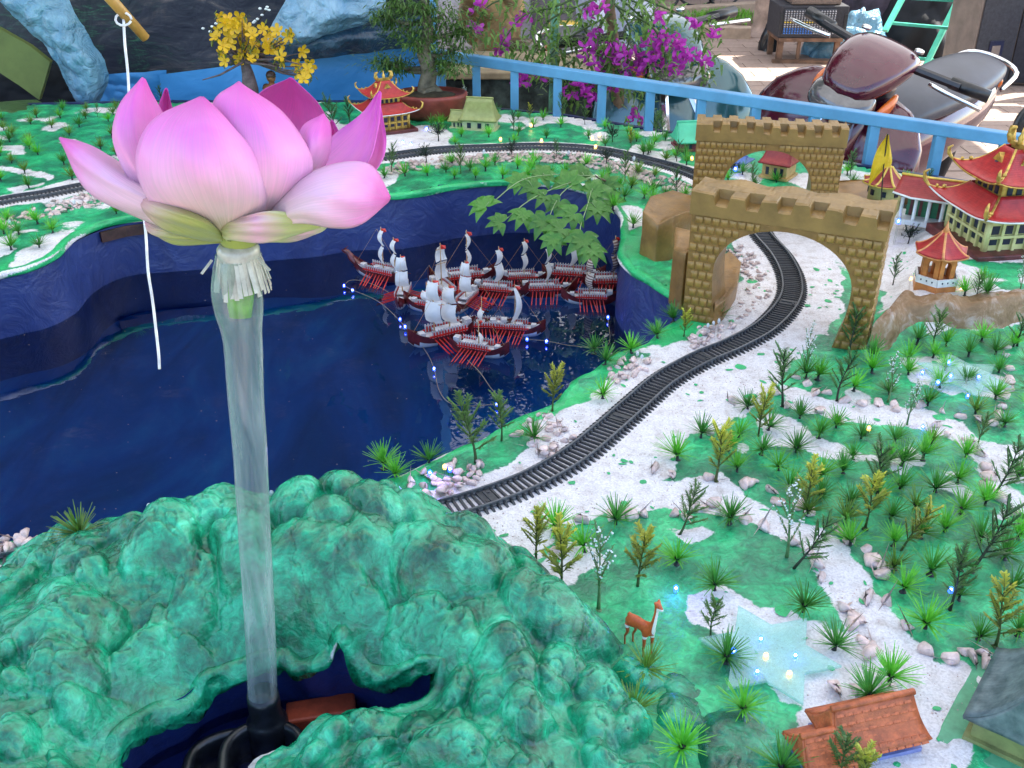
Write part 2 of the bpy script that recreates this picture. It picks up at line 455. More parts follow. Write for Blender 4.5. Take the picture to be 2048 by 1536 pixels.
# ---- materials of the land
def green_paint(name, mound=False):
    m, nt, b = new_mat(name)
    oc = objcoord(nt)
    n1 = tex_noise(nt, 14 if mound else 11, 6, .62, .8, oc)
    n2 = tex_noise(nt, 60, 5, .6, 1.5, oc)
    n3 = tex_noise(nt, 260, 3, .6, .4, oc)
    if mound:
        r = ramp(nt, n1.outputs[0], [(.30, (.001, .075, .035)), (.43, (.003, .20, .090)), (.56, (.012, .40, .19)), (.70, (.06, .66, .36))])
    else:
        r = ramp(nt, n1.outputs[0], [(.32, (.016, .16, .085)), (.45, (.018, .30, .13)), (.56, (.025, .50, .19)), (.70, (.07, .68, .26))])
    r2 = ramp(nt, n2.outputs[0], [(.35, (.45, .5, .5)), (.68, (1.25, 1.2, 1.2))])
    mm = nt.nodes.new('ShaderNodeMix'); mm.data_type = 'RGBA'; mm.blend_type = 'MULTIPLY'; mm.inputs[0].default_value = .75
    nt.links.new(r.outputs[0], mm.inputs[6]); nt.links.new(r2.outputs[0], mm.inputs[7])
    at = N(nt, 'ShaderNodeAttribute', attribute_name='sand')
    br = N(nt, 'ShaderNodeAttribute', attribute_name='bright')
    cb = mixc(nt, br.outputs['Fac'], mm.outputs[2], (.012, .50, .13))
    # sand or bare plaster: grain, little stains
    sn = tex_noise(nt, 34, 5, .65, 0, oc)
    sr = ramp(nt, sn.outputs[0], [(.3, (.56, .50, .47)), (.5, (.74, .70, .69)), (.8, (.82, .79, .79))])
    gr = ramp(nt, n3.outputs[0], [(.3, (.72, .70, .70)), (.6, (1.1, 1.1, 1.1))])
    sm = nt.nodes.new('ShaderNodeMix'); sm.data_type = 'RGBA'; sm.blend_type = 'MULTIPLY'; sm.inputs[0].default_value = .8
    nt.links.new(sr.outputs[0], sm.inputs[6]); nt.links.new(gr.outputs[0], sm.inputs[7])
    # ragged border
    e = math_n(nt, 'ADD', at.outputs['Fac'], math_n(nt, 'MULTIPLY', math_n(nt, 'SUBTRACT', n2.outputs[0], .5), .9))
    e = math_n(nt, 'MULTIPLY_ADD', e, 5.0); e.node.inputs[2].default_value = -2.0; e.node.use_clamp = True
    out = mixc(nt, e, cb, sm.outputs[2])
    nt.links.new(out, b.inputs['Base Color'])
    rr = math_n(nt, 'MULTIPLY_ADD', e, .5); rr.node.inputs[2].default_value = .22 if mound else .30
    b.inputs['Coat Weight'].default_value = .3 if mound else 0; b.inputs['Coat Roughness'].default_value = .15
    nt.links.new(rr, b.inputs['Roughness'])
    b.inputs['Specular IOR Level'].default_value = .6
    hh = math_n(nt, 'ADD', math_n(nt, 'MULTIPLY', n2.outputs[0], 1.0), math_n(nt, 'MULTIPLY', n3.outputs[0], .35))
    bump(nt, b, hh, .5 if mound else .5, .006)
    return m
M_GREEN = green_paint('green_painted_ground')
M_MOUND = green_paint('green_painted_rock', True)

# ---- board
xs = np.arange(-3.6, 2.9, .0085)
ys = [0.30]
while ys[-1] < 4.7: ys.append(ys[-1] + max(.0055, .0052 * ys[-1]))
ys = np.array(ys)
X, Y = np.meshgrid(xs, ys)
FAR = [G(-900, 150), G(0, 212), G(300, 205), G(830, 205), G(1120, 231), G(1400, 277), G(1750, 338), G(2048, 385), G(2400, 440)]
fy = np.interp(X, [p[0] for p in FAR], [p[1] for p in FAR])
Z = deck_z(X, Y)
sd = np.where(inpoly(X, Y, POND_C), -1, 1) * pdist(X, Y, np.vstack([POND_C[::2], POND_C[:1]]))
sandm = np.zeros(X.shape)
XW = X + .022 * (fbm(X * 30, Y * 30, 201, 3) - .5) * 1.6; YW = Y + .022 * (fbm(X * 30, Y * 30, 202, 3) - .5) * 1.6
for k, p in enumerate(SAND):
    d = pdist(XW, YW, p + [p[0]]); i_ = inpoly(XW, YW, p)
    wdt = .012 if Y.mean() else .02
    sandm = np.maximum(sandm, sstep(-wdt, wdt, np.where(i_, d, -d)))
dt = pdist(X, Y, TRACK[::6])
sandm = np.maximum(sandm, 1 - sstep(.05, .085, dt))
pat = fbm(X * 5.5, Y * 5.5, 77, 4)
sandm = np.maximum(sandm, sstep(.635, .70, pat) * .8)
sandm = np.where((Y > 2.2) & (sandm < .9), np.maximum(sandm, sstep(.58, .66, fbm(X * 4, Y * 4, 90, 4)) * .7), sandm)
plat = inpoly(X, Y, PLATEAU)
sandm = np.where(plat, np.maximum(sandm, sstep(.45, .55, fbm(X * 7, Y * 7, 95, 4)) * .85), sandm)
green = 1 - sandm
swirl = fbm(X * 16 + 3 * fbm(X * 6, Y * 6, 55, 2), Y * 16, 50, 4)
rid = 1 - np.abs(swirl - .5) * 2
Z = Z + green * (.006 * (rid - .7) + .006 * (fbm(X * 28, Y * 28, 60, 3) - .5)) + .0035 * (fbm(X * 30, Y * 30, 66, 3) - .5) + .0015
Z = np.where(dt < .05, Z * 0 + deck_z(X, Y), Z)
bright = (1 - sstep(.02, .11, sd)) * sstep(.35, .6, fbm(X * 8, Y * 8, 99, 3)) * .9
bright = bright * (1 - sandm)
bd = np.where(inpoly(X, Y, BASIN_C), -1, 1) * (pdist(X, Y, BASIN_C[::4]) - .11)
bd = np.where(inpoly(X, Y, BASIN_C), -1, bd)
keep = (sd > .004) & (Y < fy) & (bd > 0)
quad = keep[:-1, :-1] & keep[1:, :-1] & keep[:-1, 1:] & keep[1:, 1:]
idx = -np.ones(X.shape, int)
used = np.zeros(X.shape, bool)
used[:-1, :-1] |= quad; used[1:, :-1] |= quad; used[:-1, 1:] |= quad; used[1:, 1:] |= quad
idx[used] = np.arange(used.sum())
ii, jj = np.nonzero(quad)
faces = np.stack([idx[ii, jj], idx[ii, jj + 1], idx[ii + 1, jj + 1], idx[ii + 1, jj]], 1)
def fast_mesh(name, co, faces, mats, atts, smooth=True):
    me = bpy.data.meshes.new(name)
    me.vertices.add(len(co)); me.vertices.foreach_set('co', co.astype(np.float32).ravel())
    me.loops.add(faces.size); me.loops.foreach_set('vertex_index', faces.astype(np.int32).ravel())
    me.polygons.add(len(faces)); me.polygons.foreach_set('loop_start', np.arange(len(faces), dtype=np.int32) * 4)
    me.polygons.foreach_set('loop_total', np.full(len(faces), 4, np.int32))
    me.update(calc_edges=True)
    if smooth: me.polygons.foreach_set('use_smooth', np.ones(len(faces), bool))
    for k, a in atts.items():
        at = me.attributes.new(k, 'FLOAT', 'POINT'); at.data.foreach_set('value', a.astype(np.float32))
    for m in mats: me.materials.append(m)
    me.validate(); me.update()
    return me
co = np.stack([X[used], Y[used], Z[used]], 1)
board = link_mesh('display_ground', fast_mesh('display_ground', co, faces, [M_GREEN], {'sand': sandm[used], 'bright': bright[used]}))
prop(board, 'green painted ground of the miniature landscape with sandy paths', None, None, 'structure')

# board's edge at the back: a plank standing under the ground sheet
mb = MB()
fp = [np.array([p[0], p[1]]) for p in FAR]
for a, b in zip(fp[:-1], fp[1:]):
    mb.bar((a[0], a[1] + .012, HD - .055), (b[0], b[1] + .012, HD - .055), .02, .12)
M_NAVY = mat('dark_blue_sheet', (.012, .022, .09), .45, 0, .25, 8, .4, 12)
prop(mb.build('display_edge', M_NAVY), 'dark board edge along the back of the miniature landscape', None, None, 'structure')

# ---- rim of the pond
C = POND_C; n = len(C)
tan = np.roll(C, -1, 0) - np.roll(C, 1, 0); tan = tan[:, :2] / np.linalg.norm(tan[:, :2], axis=1)[:, None]
nin = np.stack([-tan[:, 1], tan[:, 0]], 1)
test = C[:, :2] + nin * .01
if inpoly(test[:, 0], test[:, 1], POND_C).mean() < .5: nin = -nin
prof = [(-.030, -.006), (-.020, .000), (-.011, .003), (-.003, .003), (.003, .000), (.006, -.005), (.006, -.011), (.003, -.016), (-.002, -.018)]
P = np.zeros((n + 1, len(prof), 3))
ss = np.arange(n) * .008
for j, (a, h) in enumerate(prof):
    nz = (vnoise(ss * 14 + j * 3.1, ss * 0 + j * 1.7, 12) - .5)
    nz2 = (vnoise(ss * 45 + j * 5.1, ss * 0 + j * 2.7, 13) - .5)
    aa = a + .010 * nz * (j > 2) + .003 * nz2
    P[:n, j, 0] = C[:, 0] + nin[:, 0] * aa; P[:n, j, 1] = C[:, 1] + nin[:, 1] * aa
    P[:n, j, 2] = deck_z(C[:, 0], C[:, 1]) + h + .003 * nz2 * (j > 0)
P[n] = P[0]
rim = MB().grid(P)
sa = np.zeros((n + 1, len(prof)))
for j in range(len(prof)): sa[:n, j] = np.clip((vnoise(ss * 6, ss * 0 + .3 * j, 14) - .35) * 1.4, 0, 1) * (.35 if j < 4 else 1.25)
sa[n] = sa[0]
rim.att['sand'] = sa.ravel(); rim.att['bright'] = np.clip(1 - sa.ravel(), 0, 1) * .55
o = rim.build('pond_rim', M_GREEN, None, True)
prop(o, 'lumpy green and grey rim round the pond', None, None, 'structure')

# ---- sheet hanging down the pond's sides
M_LINER = cloth_mat('blue_pond_sheet', (.030, .055, .20), (.014, .024, .11), 5, .38, 0, .35, .02)
mb = MB(); rows = 9
P = np.zeros((n + 1, rows, 3))
for j in range(rows):
    t = j / (rows - 1)
    off = -.004 + .03 * t + .016 * np.sin(ss * 9 + 2 * np.sin(ss * 3)) * t + .02 * (vnoise(ss * 7, ss * 0 + t * 3, 33) - .5) * t
    P[:n, j, 0] = C[:, 0] + nin[:, 0] * off; P[:n, j, 1] = C[:, 1] + nin[:, 1] * off
    P[:n, j, 2] = HD - .018 - t * (HD + .14)
P[n] = P[0]
mb.grid(P)
prop(mb.build('pond_wall', M_LINER, None, True), 'dark blue sheet lining the sides of the pond', None, None, 'structure')
# a brown board under the rim of the far bank
mb = MB()
wl = GP([(200, 449), (250, 437), (330, 427), (420, 420)], HD)
for a, b in zip(wl[:-1], wl[1:]):
    mb.bar((a[0], a[1] - .012, HD - .036), (b[0], b[1] - .012, HD - .036), .012, .03)
prop(mb.build('bank_board', mat('brown_board', (.07, .03, .022), .6, 0, .3, 30, .3)), 'brown wooden board under the rim of the far pond bank', None, None, 'structure')

# ---- pond floor and water
gx = np.linspace(-3.4, 1.1, 220); gy = np.linspace(1.1, 3.7, 140)
GX, GY = np.meshgrid(gx, gy)
GZ = -.13 + .035 * (fbm(GX * 2.2, GY * .8, 70, 3) - .5) + .02 * np.sin(GX * 7 + 2 * fbm(GX * 1.3, GY * 1.3, 71, 2) * 3) * .5
mb = MB().grid(np.stack([GX, GY, GZ], 2))
m, nt, b = new_mat('blue_pond_floor')
oc = objcoord(nt)
mp = nt.nodes.new('ShaderNodeMapping'); mp.inputs['Scale'].default_value = (1.6, .5, 1); nt.links.new(oc, mp.inputs[0])
n1 = tex_noise(nt, 2.2, 6, .6, 1.2, mp.outputs[0])
r = ramp(nt, n1.outputs[0], [(.3, (.001, .022, .085)), (.5, (.002, .060, .20)), (.66, (.012, .14, .26)), (.8, (.03, .20, .25))])
nt.links.new(r.outputs[0], b.inputs['Base Color']); b.inputs['Roughness'].default_value = .5
prop(mb.build('pond_floor', m, None, True), 'blue sheet on the floor of the pond', None, None, 'structure')

def water_mat(name, tint, rough=.015, bm=.02):
    m = bpy.data.materials.new(name); m.use_nodes = True; nt = m.node_tree; nt.nodes.clear()
    out = nt.nodes.new('ShaderNodeOutputMaterial'); mx = nt.nodes.new('ShaderNodeMixShader')
    tr = nt.nodes.new('ShaderNodeBsdfTransparent'); tr.inputs[0].default_value = rgba(tint)
    gl = nt.nodes.new('ShaderNodeBsdfGlossy'); gl.inputs['Roughness'].default_value = rough; gl.inputs[0].default_value = (.95, .97, 1, 1)
    fr = nt.nodes.new('ShaderNodeFresnel'); fr.inputs[0].default_value = 1.36
    oc = objcoord(nt)
    n1 = tex_noise(nt, 7, 3, .5, 0, oc)
    bp = nt.nodes.new('ShaderNodeBump'); bp.inputs['Strength'].default_value = bm; bp.inputs['Distance'].default_value = .02
    nt.links.new(n1.outputs[0], bp.inputs['Height']); nt.links.new(bp.outputs[0], gl.inputs['Normal']); nt.links.new(bp.outputs[0], fr.inputs['Normal'])
    k = math_n(nt, 'MULTIPLY_ADD', fr.outputs[0], 1.25, True); k.node.inputs[2].default_value = .015
    nt.links.new(k, mx.inputs[0]); nt.links.new(tr.outputs[0], mx.inputs[1]); nt.links.new(gl.outputs[0], mx.inputs[2]); nt.links.new(mx.outputs[0], out.inputs[0])
    return m
wx = [(p[0] + q[0] * -.02, p[1] + q[1] * -.02, 0) for p, q in zip(POND_C[::3], nin[::3])]
bm = bmesh.new(); f = bm.faces.new([bm.verts.new(p) for p in wx]); bmesh.ops.triangulate(bm, faces=[f])
me = bpy.data.meshes.new('pond_water'); bm.normal_update(); bm.to_mesh(me); bm.free()
if me.polygons[0].normal.z < 0: me.flip_normals()
me.materials.append(water_mat('still_water', (.27, .58, .86), .012, .05))
prop(link_mesh('pond_water', me), 'still dark blue water of the pond', None, None, 'structure')

# ---- rock mound
gx = np.arange(-1.05, .52, .0022); gy = np.arange(.56, 1.60, .0022)
MX, MY = np.meshgrid(gx, gy)
MZ = mound_z(MX, MY)
bdist = np.where(inpoly(MX, MY, BASIN_C), -1, 1) * pdist(MX, MY, np.vstack([BASIN_C[::2], BASIN_C[:1]]))
keep = (bdist > .003) & ((MZ > HD - .03) | (bdist <= .012))
keep &= ~((mound_base(MX, MY) < .172) & (bdist > .05))
bare = fbm(MX * 17, MY * 17, 92, 4)
crease = mound_z(MX, MY, True) - mound_base(MX, MY)
bare = sstep(.70, .73, bare) * sstep(-.006, -.011, crease) * 0
bare = np.maximum(bare, (1 - sstep(-.002, .010, bdist)) * sstep(.55, .66, fbm(MX * 14, MY * 14, 93, 3)) * 1.0)
quad = keep[:-1, :-1] & keep[1:, :-1] & keep[:-1, 1:] & keep[1:, 1:]
used = np.zeros(MX.shape, bool); used[:-1, :-1] |= quad; used[1:, :-1] |= quad; used[:-1, 1:] |= quad; used[1:, 1:] |= quad
idx = -np.ones(MX.shape, int); idx[used] = np.arange(used.sum())
ii, jj = np.nonzero(quad)
faces = np.stack([idx[ii, jj], idx[ii, jj + 1], idx[ii + 1, jj + 1], idx[ii + 1, jj]], 1)
co = np.stack([MX[used], MY[used], MZ[used]], 1)
o = link_mesh('rock_mound', fast_mesh('rock_mound', co, faces, [M_MOUND], {'sand': bare[used], 'bright': np.zeros(used.sum())}))
prop(o, 'large lumpy rock mound painted glossy green around the lotus pipe', 'rock mound')
# basin inside it
C2 = BASIN_C; n2_ = len(C2)
P = np.zeros((n2_ + 1, 4, 3))
t2 = np.roll(C2, -1, 0) - np.roll(C2, 1, 0); t2 = t2[:, :2] / np.linalg.norm(t2[:, :2], axis=1)[:, None]; o2 = np.stack([-t2[:, 1], t2[:, 0]], 1)
tt = C2[:, :2] + o2 * .01
if inpoly(tt[:, 0], tt[:, 1], BASIN_C).mean() > .5: o2 = -o2
s2_ = np.arange(n2_) * .006
prof = [(.017, -.006), (.010, .002), (.004, .003), (-.001, -.001), (-.005, -.006), (-.007, -.013), (-.006, -.020), (-.001, -.026), (.006, -.030)]
PR = np.zeros((n2_ + 1, len(prof), 3)); sa = np.zeros((n2_ + 1, len(prof)))
base = mound_z(C2[:, 0] + o2[:, 0] * .008, C2[:, 1] + o2[:, 1] * .008)
for j, (a, h) in enumerate(prof):
    nz = vnoise(s2_ * 26 + j * .7, s2_ * 0 + j * .5, 15) - .5; nz3 = vnoise(s2_ * 70 + j * 3.7, s2_ * 0 + j * 1.5, 16) - .5
    aa = a - (j > 1) * (.022 * nz + .007 * nz3) - (j > 2) * .003
    PR[:n2_, j, 0] = C2[:, 0] + o2[:, 0] * aa; PR[:n2_, j, 1] = C2[:, 1] + o2[:, 1] * aa; PR[:n2_, j, 2] = base + h * (1 + nz) + .006 * nz3 * (j > 1)
    sa[:n2_, j] = np.clip((vnoise(s2_ * 16 + 3, s2_ * 0 + .25 * j, 17) - .72) * 9, 0, 1) * (j > 2)
PR[n2_] = PR[0]; sa[n2_] = sa[0]
mb = MB().grid(PR); mb.att['sand'] = sa.ravel(); mb.att['bright'] = sa.ravel() * 0
mb.build('mound_lip', M_MOUND, bpy.data.objects['rock_mound'], True)
for j, (a, h) in enumerate([(.004, .162), (.010, .12), (.02, .07), (.03, .03)]):
    P[:n2_, j, 0] = C2[:, 0] + o2[:, 0] * a; P[:n2_, j, 1] = C2[:, 1] + o2[:, 1] * a; P[:n2_, j, 2] = np.maximum(h - .005, base - .020) if j == 0 else h - .005
P[n2_] = P[0]
prop(MB().grid(P).build('basin_wall', cloth_mat('blue_basin_side', (.020, .045, .22), (.010, .020, .11), 7, .5, 0, .4, .01), None, True), 'dark blue sheet up the sides of the basin in the rock mound', None, None, 'structure')
mb = MB(); mb.prism([(p[0], p[1]) for p in [(-.95, .45), (.12, .45), (.12, 1.2), (-.95, 1.2)]], -.02, .035)
prop(mb.build('basin_floor', cloth_mat('blue_basin_sheet', (.020, .045, .24), (.012, .022, .13), 7, .5, 0, .4, .01)), 'dark blue sheet on the floor of the basin in the rock mound', None, None, 'structure')
mb = MB(); mb.grid([[(-.95, .45, .06), (.12, .45, .06)], [(-.95, 1.2, .06), (.12, 1.2, .06)]])
prop(mb.build('basin_water', water_mat('basin_water', (.55, .65, .85))), 'shallow still water of the basin in the rock mound', None, None, 'structure')
# ---- yard floor
mb = MB(); mb.grid([[(-40, -10, FLOOR), (60, -10, FLOOR)], [(-40, 90, FLOOR), (60, 90, FLOOR)]])
m, nt, b = new_mat('yard_paving')
oc = objcoord(nt)
n1 = tex_noise(nt, 1.2, 7, .6, .3, oc); n2 = tex_noise(nt, 25, 5, .7, 0, oc)
r = ramp(nt, n1.outputs[0], [(.3, (.27, .19, .15)), (.7, (.40, .30, .245))])
r2 = ramp(nt, n2.outputs[0], [(.3, (.8, .8, .8)), (.7, (1.08, 1.08, 1.08))])
mm = nt.nodes.new('ShaderNodeMix'); mm.data_type = 'RGBA'; mm.blend_type = 'MULTIPLY'; mm.inputs[0].default_value = 1
nt.links.new(r.outputs[0], mm.inputs[6]); nt.links.new(r2.outputs[0], mm.inputs[7]); nt.links.new(mm.outputs[2], b.inputs['Base Color'])
b.inputs['Roughness'].default_value = .8; bump(nt, b, n2.outputs[0], .3, .01)
yard = prop(mb.build('yard_floor', m), 'pinkish paved floor of the yard', None, None, 'structure')
# paving tiles where one can tell them apart
tb = MB().box((0, 0, 0), (.392, .192, .012))
tme = tb.mesh('paving_tile', m)
k = 0
for i in range(60):
    for j in range(20):
        x = 1.1 + .4 * j * .5 + i * .0; y = 4.2 + .2 * i
        x = .9 + .4 * j + (.2 if i % 2 else 0)
        f = (y * math.cos(PITCH) - (FLOOR - CZ) * math.sin(PITCH))
        u = 1024 + FPX * x / f; v = 768 - FPX * (y * math.sin(PITCH) + (FLOOR - CZ) * math.cos(PITCH)) / f
        if 1380 < u < 2080 and 60 < v < 350 and k < 300:
            t = link_mesh('paving_tile', tme, yard); t.location = (x, y, FLOOR + rng.uniform(.002, .0045)); t.rotation_euler = (0, 0, rng.uniform(-.006, .006)); k += 1

# ---- unseen awnings added to shade the yard, holed where sun patches should fall
M_TARP = cloth_mat('shade_tarpaulin', (.62, .62, .60), (.52, .54, .56), 2.0, .6, .45, .2, .03)
def awning(name, label, x0, x1, y0, y1, z, sag, holes=()):
    nx, ny = int((x1 - x0) / .12), int((y1 - y0) / .12)
    gx = np.linspace(x0, x1, nx); gy = np.linspace(y0, y1, ny)
    A, B = np.meshgrid(gx, gy)
    s_ = (A - x0) / (x1 - x0); t_ = (B - y0) / (y1 - y0)
    C_ = z - sag * s_ * (1 - s_) * t_ * (1 - t_) * 4 + .04 * np.sin(A * 5) * np.sin(B * 3)
    mb = MB().grid(np.stack([A, B, C_], 2))
    def open_(f):
        p = [mb.v[i] for i in f]; cx = sum(q[0] for q in p) / 4; cy = sum(q[1] for q in p) / 4
        return any(((cx - h[0]) / h[2]) ** 2 + ((cy - h[1]) / h[3]) ** 2 < 1 for h in holes)
    mb.f = [f for f in mb.f if not open_(f)]
    return prop(mb.build(name, M_TARP, None, True), label, 'awning')
def hole_over(u, v, a, b, top=3.0):
    p = G(u, v, FLOOR); k = (top - .1 - FLOOR) / math.tan(SUN_EL)
    return (p[0] + math.sin(SUN_AZ) * k, p[1] + math.cos(SUN_AZ) * k, a, b)
awning('added_shade_awning', 'wide unseen tarpaulin awning added to shade the miniature landscape', -5, 8.6, 0.9, 10.9, 3.0, .35,
       [hole_over(1990, 196, .45, .30), hole_over(1905, 212, .22, .14), hole_over(1960, 232, .38, .2), hole_over(2040, 300, .3, .5), hole_over(1560, 20, .5, .4), hole_over(1850, 60, .3, .3)])
awning('added_shade_awning', 'unseen tarpaulin awning added to shade the far end of the yard', -9, 14, 12.3, 24, 3.6, .4)
# ================================================================ toy railway
M_RAIL = mat('black_toy_rail', (.10, .105, .115), .32, 0, .2, 80, 0)
M_TIE = mat('black_toy_sleeper', (.042, .043, .047), .45, 0, .2, 200, .2, rnd=.25)
track = thing('toy_railway_track', 'black toy railway track winding through the stone arch and round the pond', 'toy railway', (0, 0, 0))
T3 = np.c_[TRACK, deck_z(TRACK[:, 0], TRACK[:, 1])]
# ramp over the lumps
tg = np.gradient(T3[:, :2], axis=0); tg /= np.linalg.norm(tg, axis=1)[:, None]
nr = np.stack([tg[:, 1], -tg[:, 0]], 1)
GAUGE, TIE = .048, .078
for s in (-1, 1):
    prof = [(-.0028, .002), (-.0028, .004), (-.0011, .005), (-.0011, .0085), (-.0019, .0095), (-.0019, .0115), (.0019, .0115), (.0019, .0095), (.0011, .0085), (.0011, .005), (.0028, .004), (.0028, .002)]
    P = np.zeros((len(T3), len(prof), 3))
    for j, (a, h) in enumerate(prof):
        off = s * GAUGE / 2 + a
        P[:, j, 0] = T3[:, 0] + nr[:, 0] * off; P[:, j, 1] = T3[:, 1] + nr[:, 1] * off; P[:, j, 2] = T3[:, 2] + h
    MB().grid(P).build('rail', M_RAIL, track)
dd = np.r_[0, np.cumsum(np.linalg.norm(np.diff(T3[:, :2], axis=0), axis=1))]
def tr_at(s):
    return np.array([np.interp(s, dd, T3[:, 0]), np.interp(s, dd, T3[:, 1]), np.interp(s, dd, T3[:, 2])]), math.atan2(np.interp(s, dd, tg[:, 1]), np.interp(s, dd, tg[:, 0]))
tie = MB(); tie.box((0, 0, .0025), (.0046, TIE, .005), taper=.85); tie.box((0, GAUGE / 2, .0055), (.004, .009, .003)); tie.box((0, -GAUGE / 2, .0055), (.004, .009, .003))
tme = tie.mesh('sleeper', M_TIE)
far = MB(); SP = .0126
s = .01; k = 0; total = dd[-1]
sl = []
while s < total:
    sl.append(s); s += SP
def near_rank(s):
    p, a = tr_at(s); return math.hypot(p[0], p[1])
sl2 = sorted([q for q in sl if q > total * .38], key=near_rank)
visible = []
for q in sl:
    p, a = tr_at(q)
    f = p[1] * math.cos(PITCH) - (p[2] - CZ) * math.sin(PITCH); u = 1024 + FPX * p[0] / f
    under = 860 > u > 75 and p[1] < 1.7
    if under: continue
    visible.append((math.hypot(p[0], p[1]), q))
visible.sort(); nearset = set(q for _, q in visible[:270])
for d, q in visible:
    p, a = tr_at(q)
    if q in nearset:
        o = link_mesh('sleeper', tme, track); o.location = p; o.rotation_euler = (0, 0, a + rng.uniform(-.02, .02))
    else:
        far.box((p[0], p[1], p[2] + .0025), (.0052, TIE, .005), rz=a)
prop(far.build('sleeper', M_TIE, track), None, None, None, 'stuff')
# joint plates where two lengths of track are clipped together
for uv in [(975, 998), (1238, 838), (1405, 716), (1578, 610), (1500, 425)]:
    g = G(*uv); i = int(np.argmin(np.hypot(T3[:, 0] - g[0], T3[:, 1] - g[1])))
    a = math.atan2(tg[i, 1], tg[i, 0])
    mb = MB(); mb.box((0, 0, .004), (.026, GAUGE * .92, .003)); mb.box((0, 0, .006), (.004, GAUGE * .7, .004))
    mb.box((.006, .012, .006), (.006, .006, .003)); mb.box((-.006, -.012, .006), (.006, .006, .003))
    o = mb.build('joint_plate', M_TIE, track); o.location = T3[i]; o.rotation_euler = (0, 0, a)
# ================================================================ castle arches and walls
M_BRONZE = mat('bronze_brown_paint', (.27, .140, .036), .36, .15, .16, 26, .35, 120, rnd=.0, spec=.6)
M_BRICK = mat('bronze_brown_brick', (.31, .170, .038), .36, .15, .16, 50, .35, 160, rnd=.14, spec=.6)
M_BAND = mat('bronze_brown_band', (.27, .155, .042), .42, .1, .14, 20, .25, 90)
def brick_mesh(name, w, d, h, seed):
    bm = bmesh.new(); bmesh.ops.create_cube(bm, size=1)
    rr = random.Random(seed)
    for v in bm.verts: v.co = Vector((v.co.x * w, v.co.y * d, v.co.z * h)) + Vector([rr.uniform(-.0009, .0009) for _ in range(3)])
    bmesh.ops.bevel(bm, geom=[e for e in bm.edges], offset=min(w, h) * .12, segments=1, affect='EDGES')
    me = bpy.data.meshes.new(name); bm.to_mesh(me); bm.free(); me.materials.append(M_BRICK)
    me.polygons.foreach_set('use_smooth', [True] * len(me.polygons)); return me

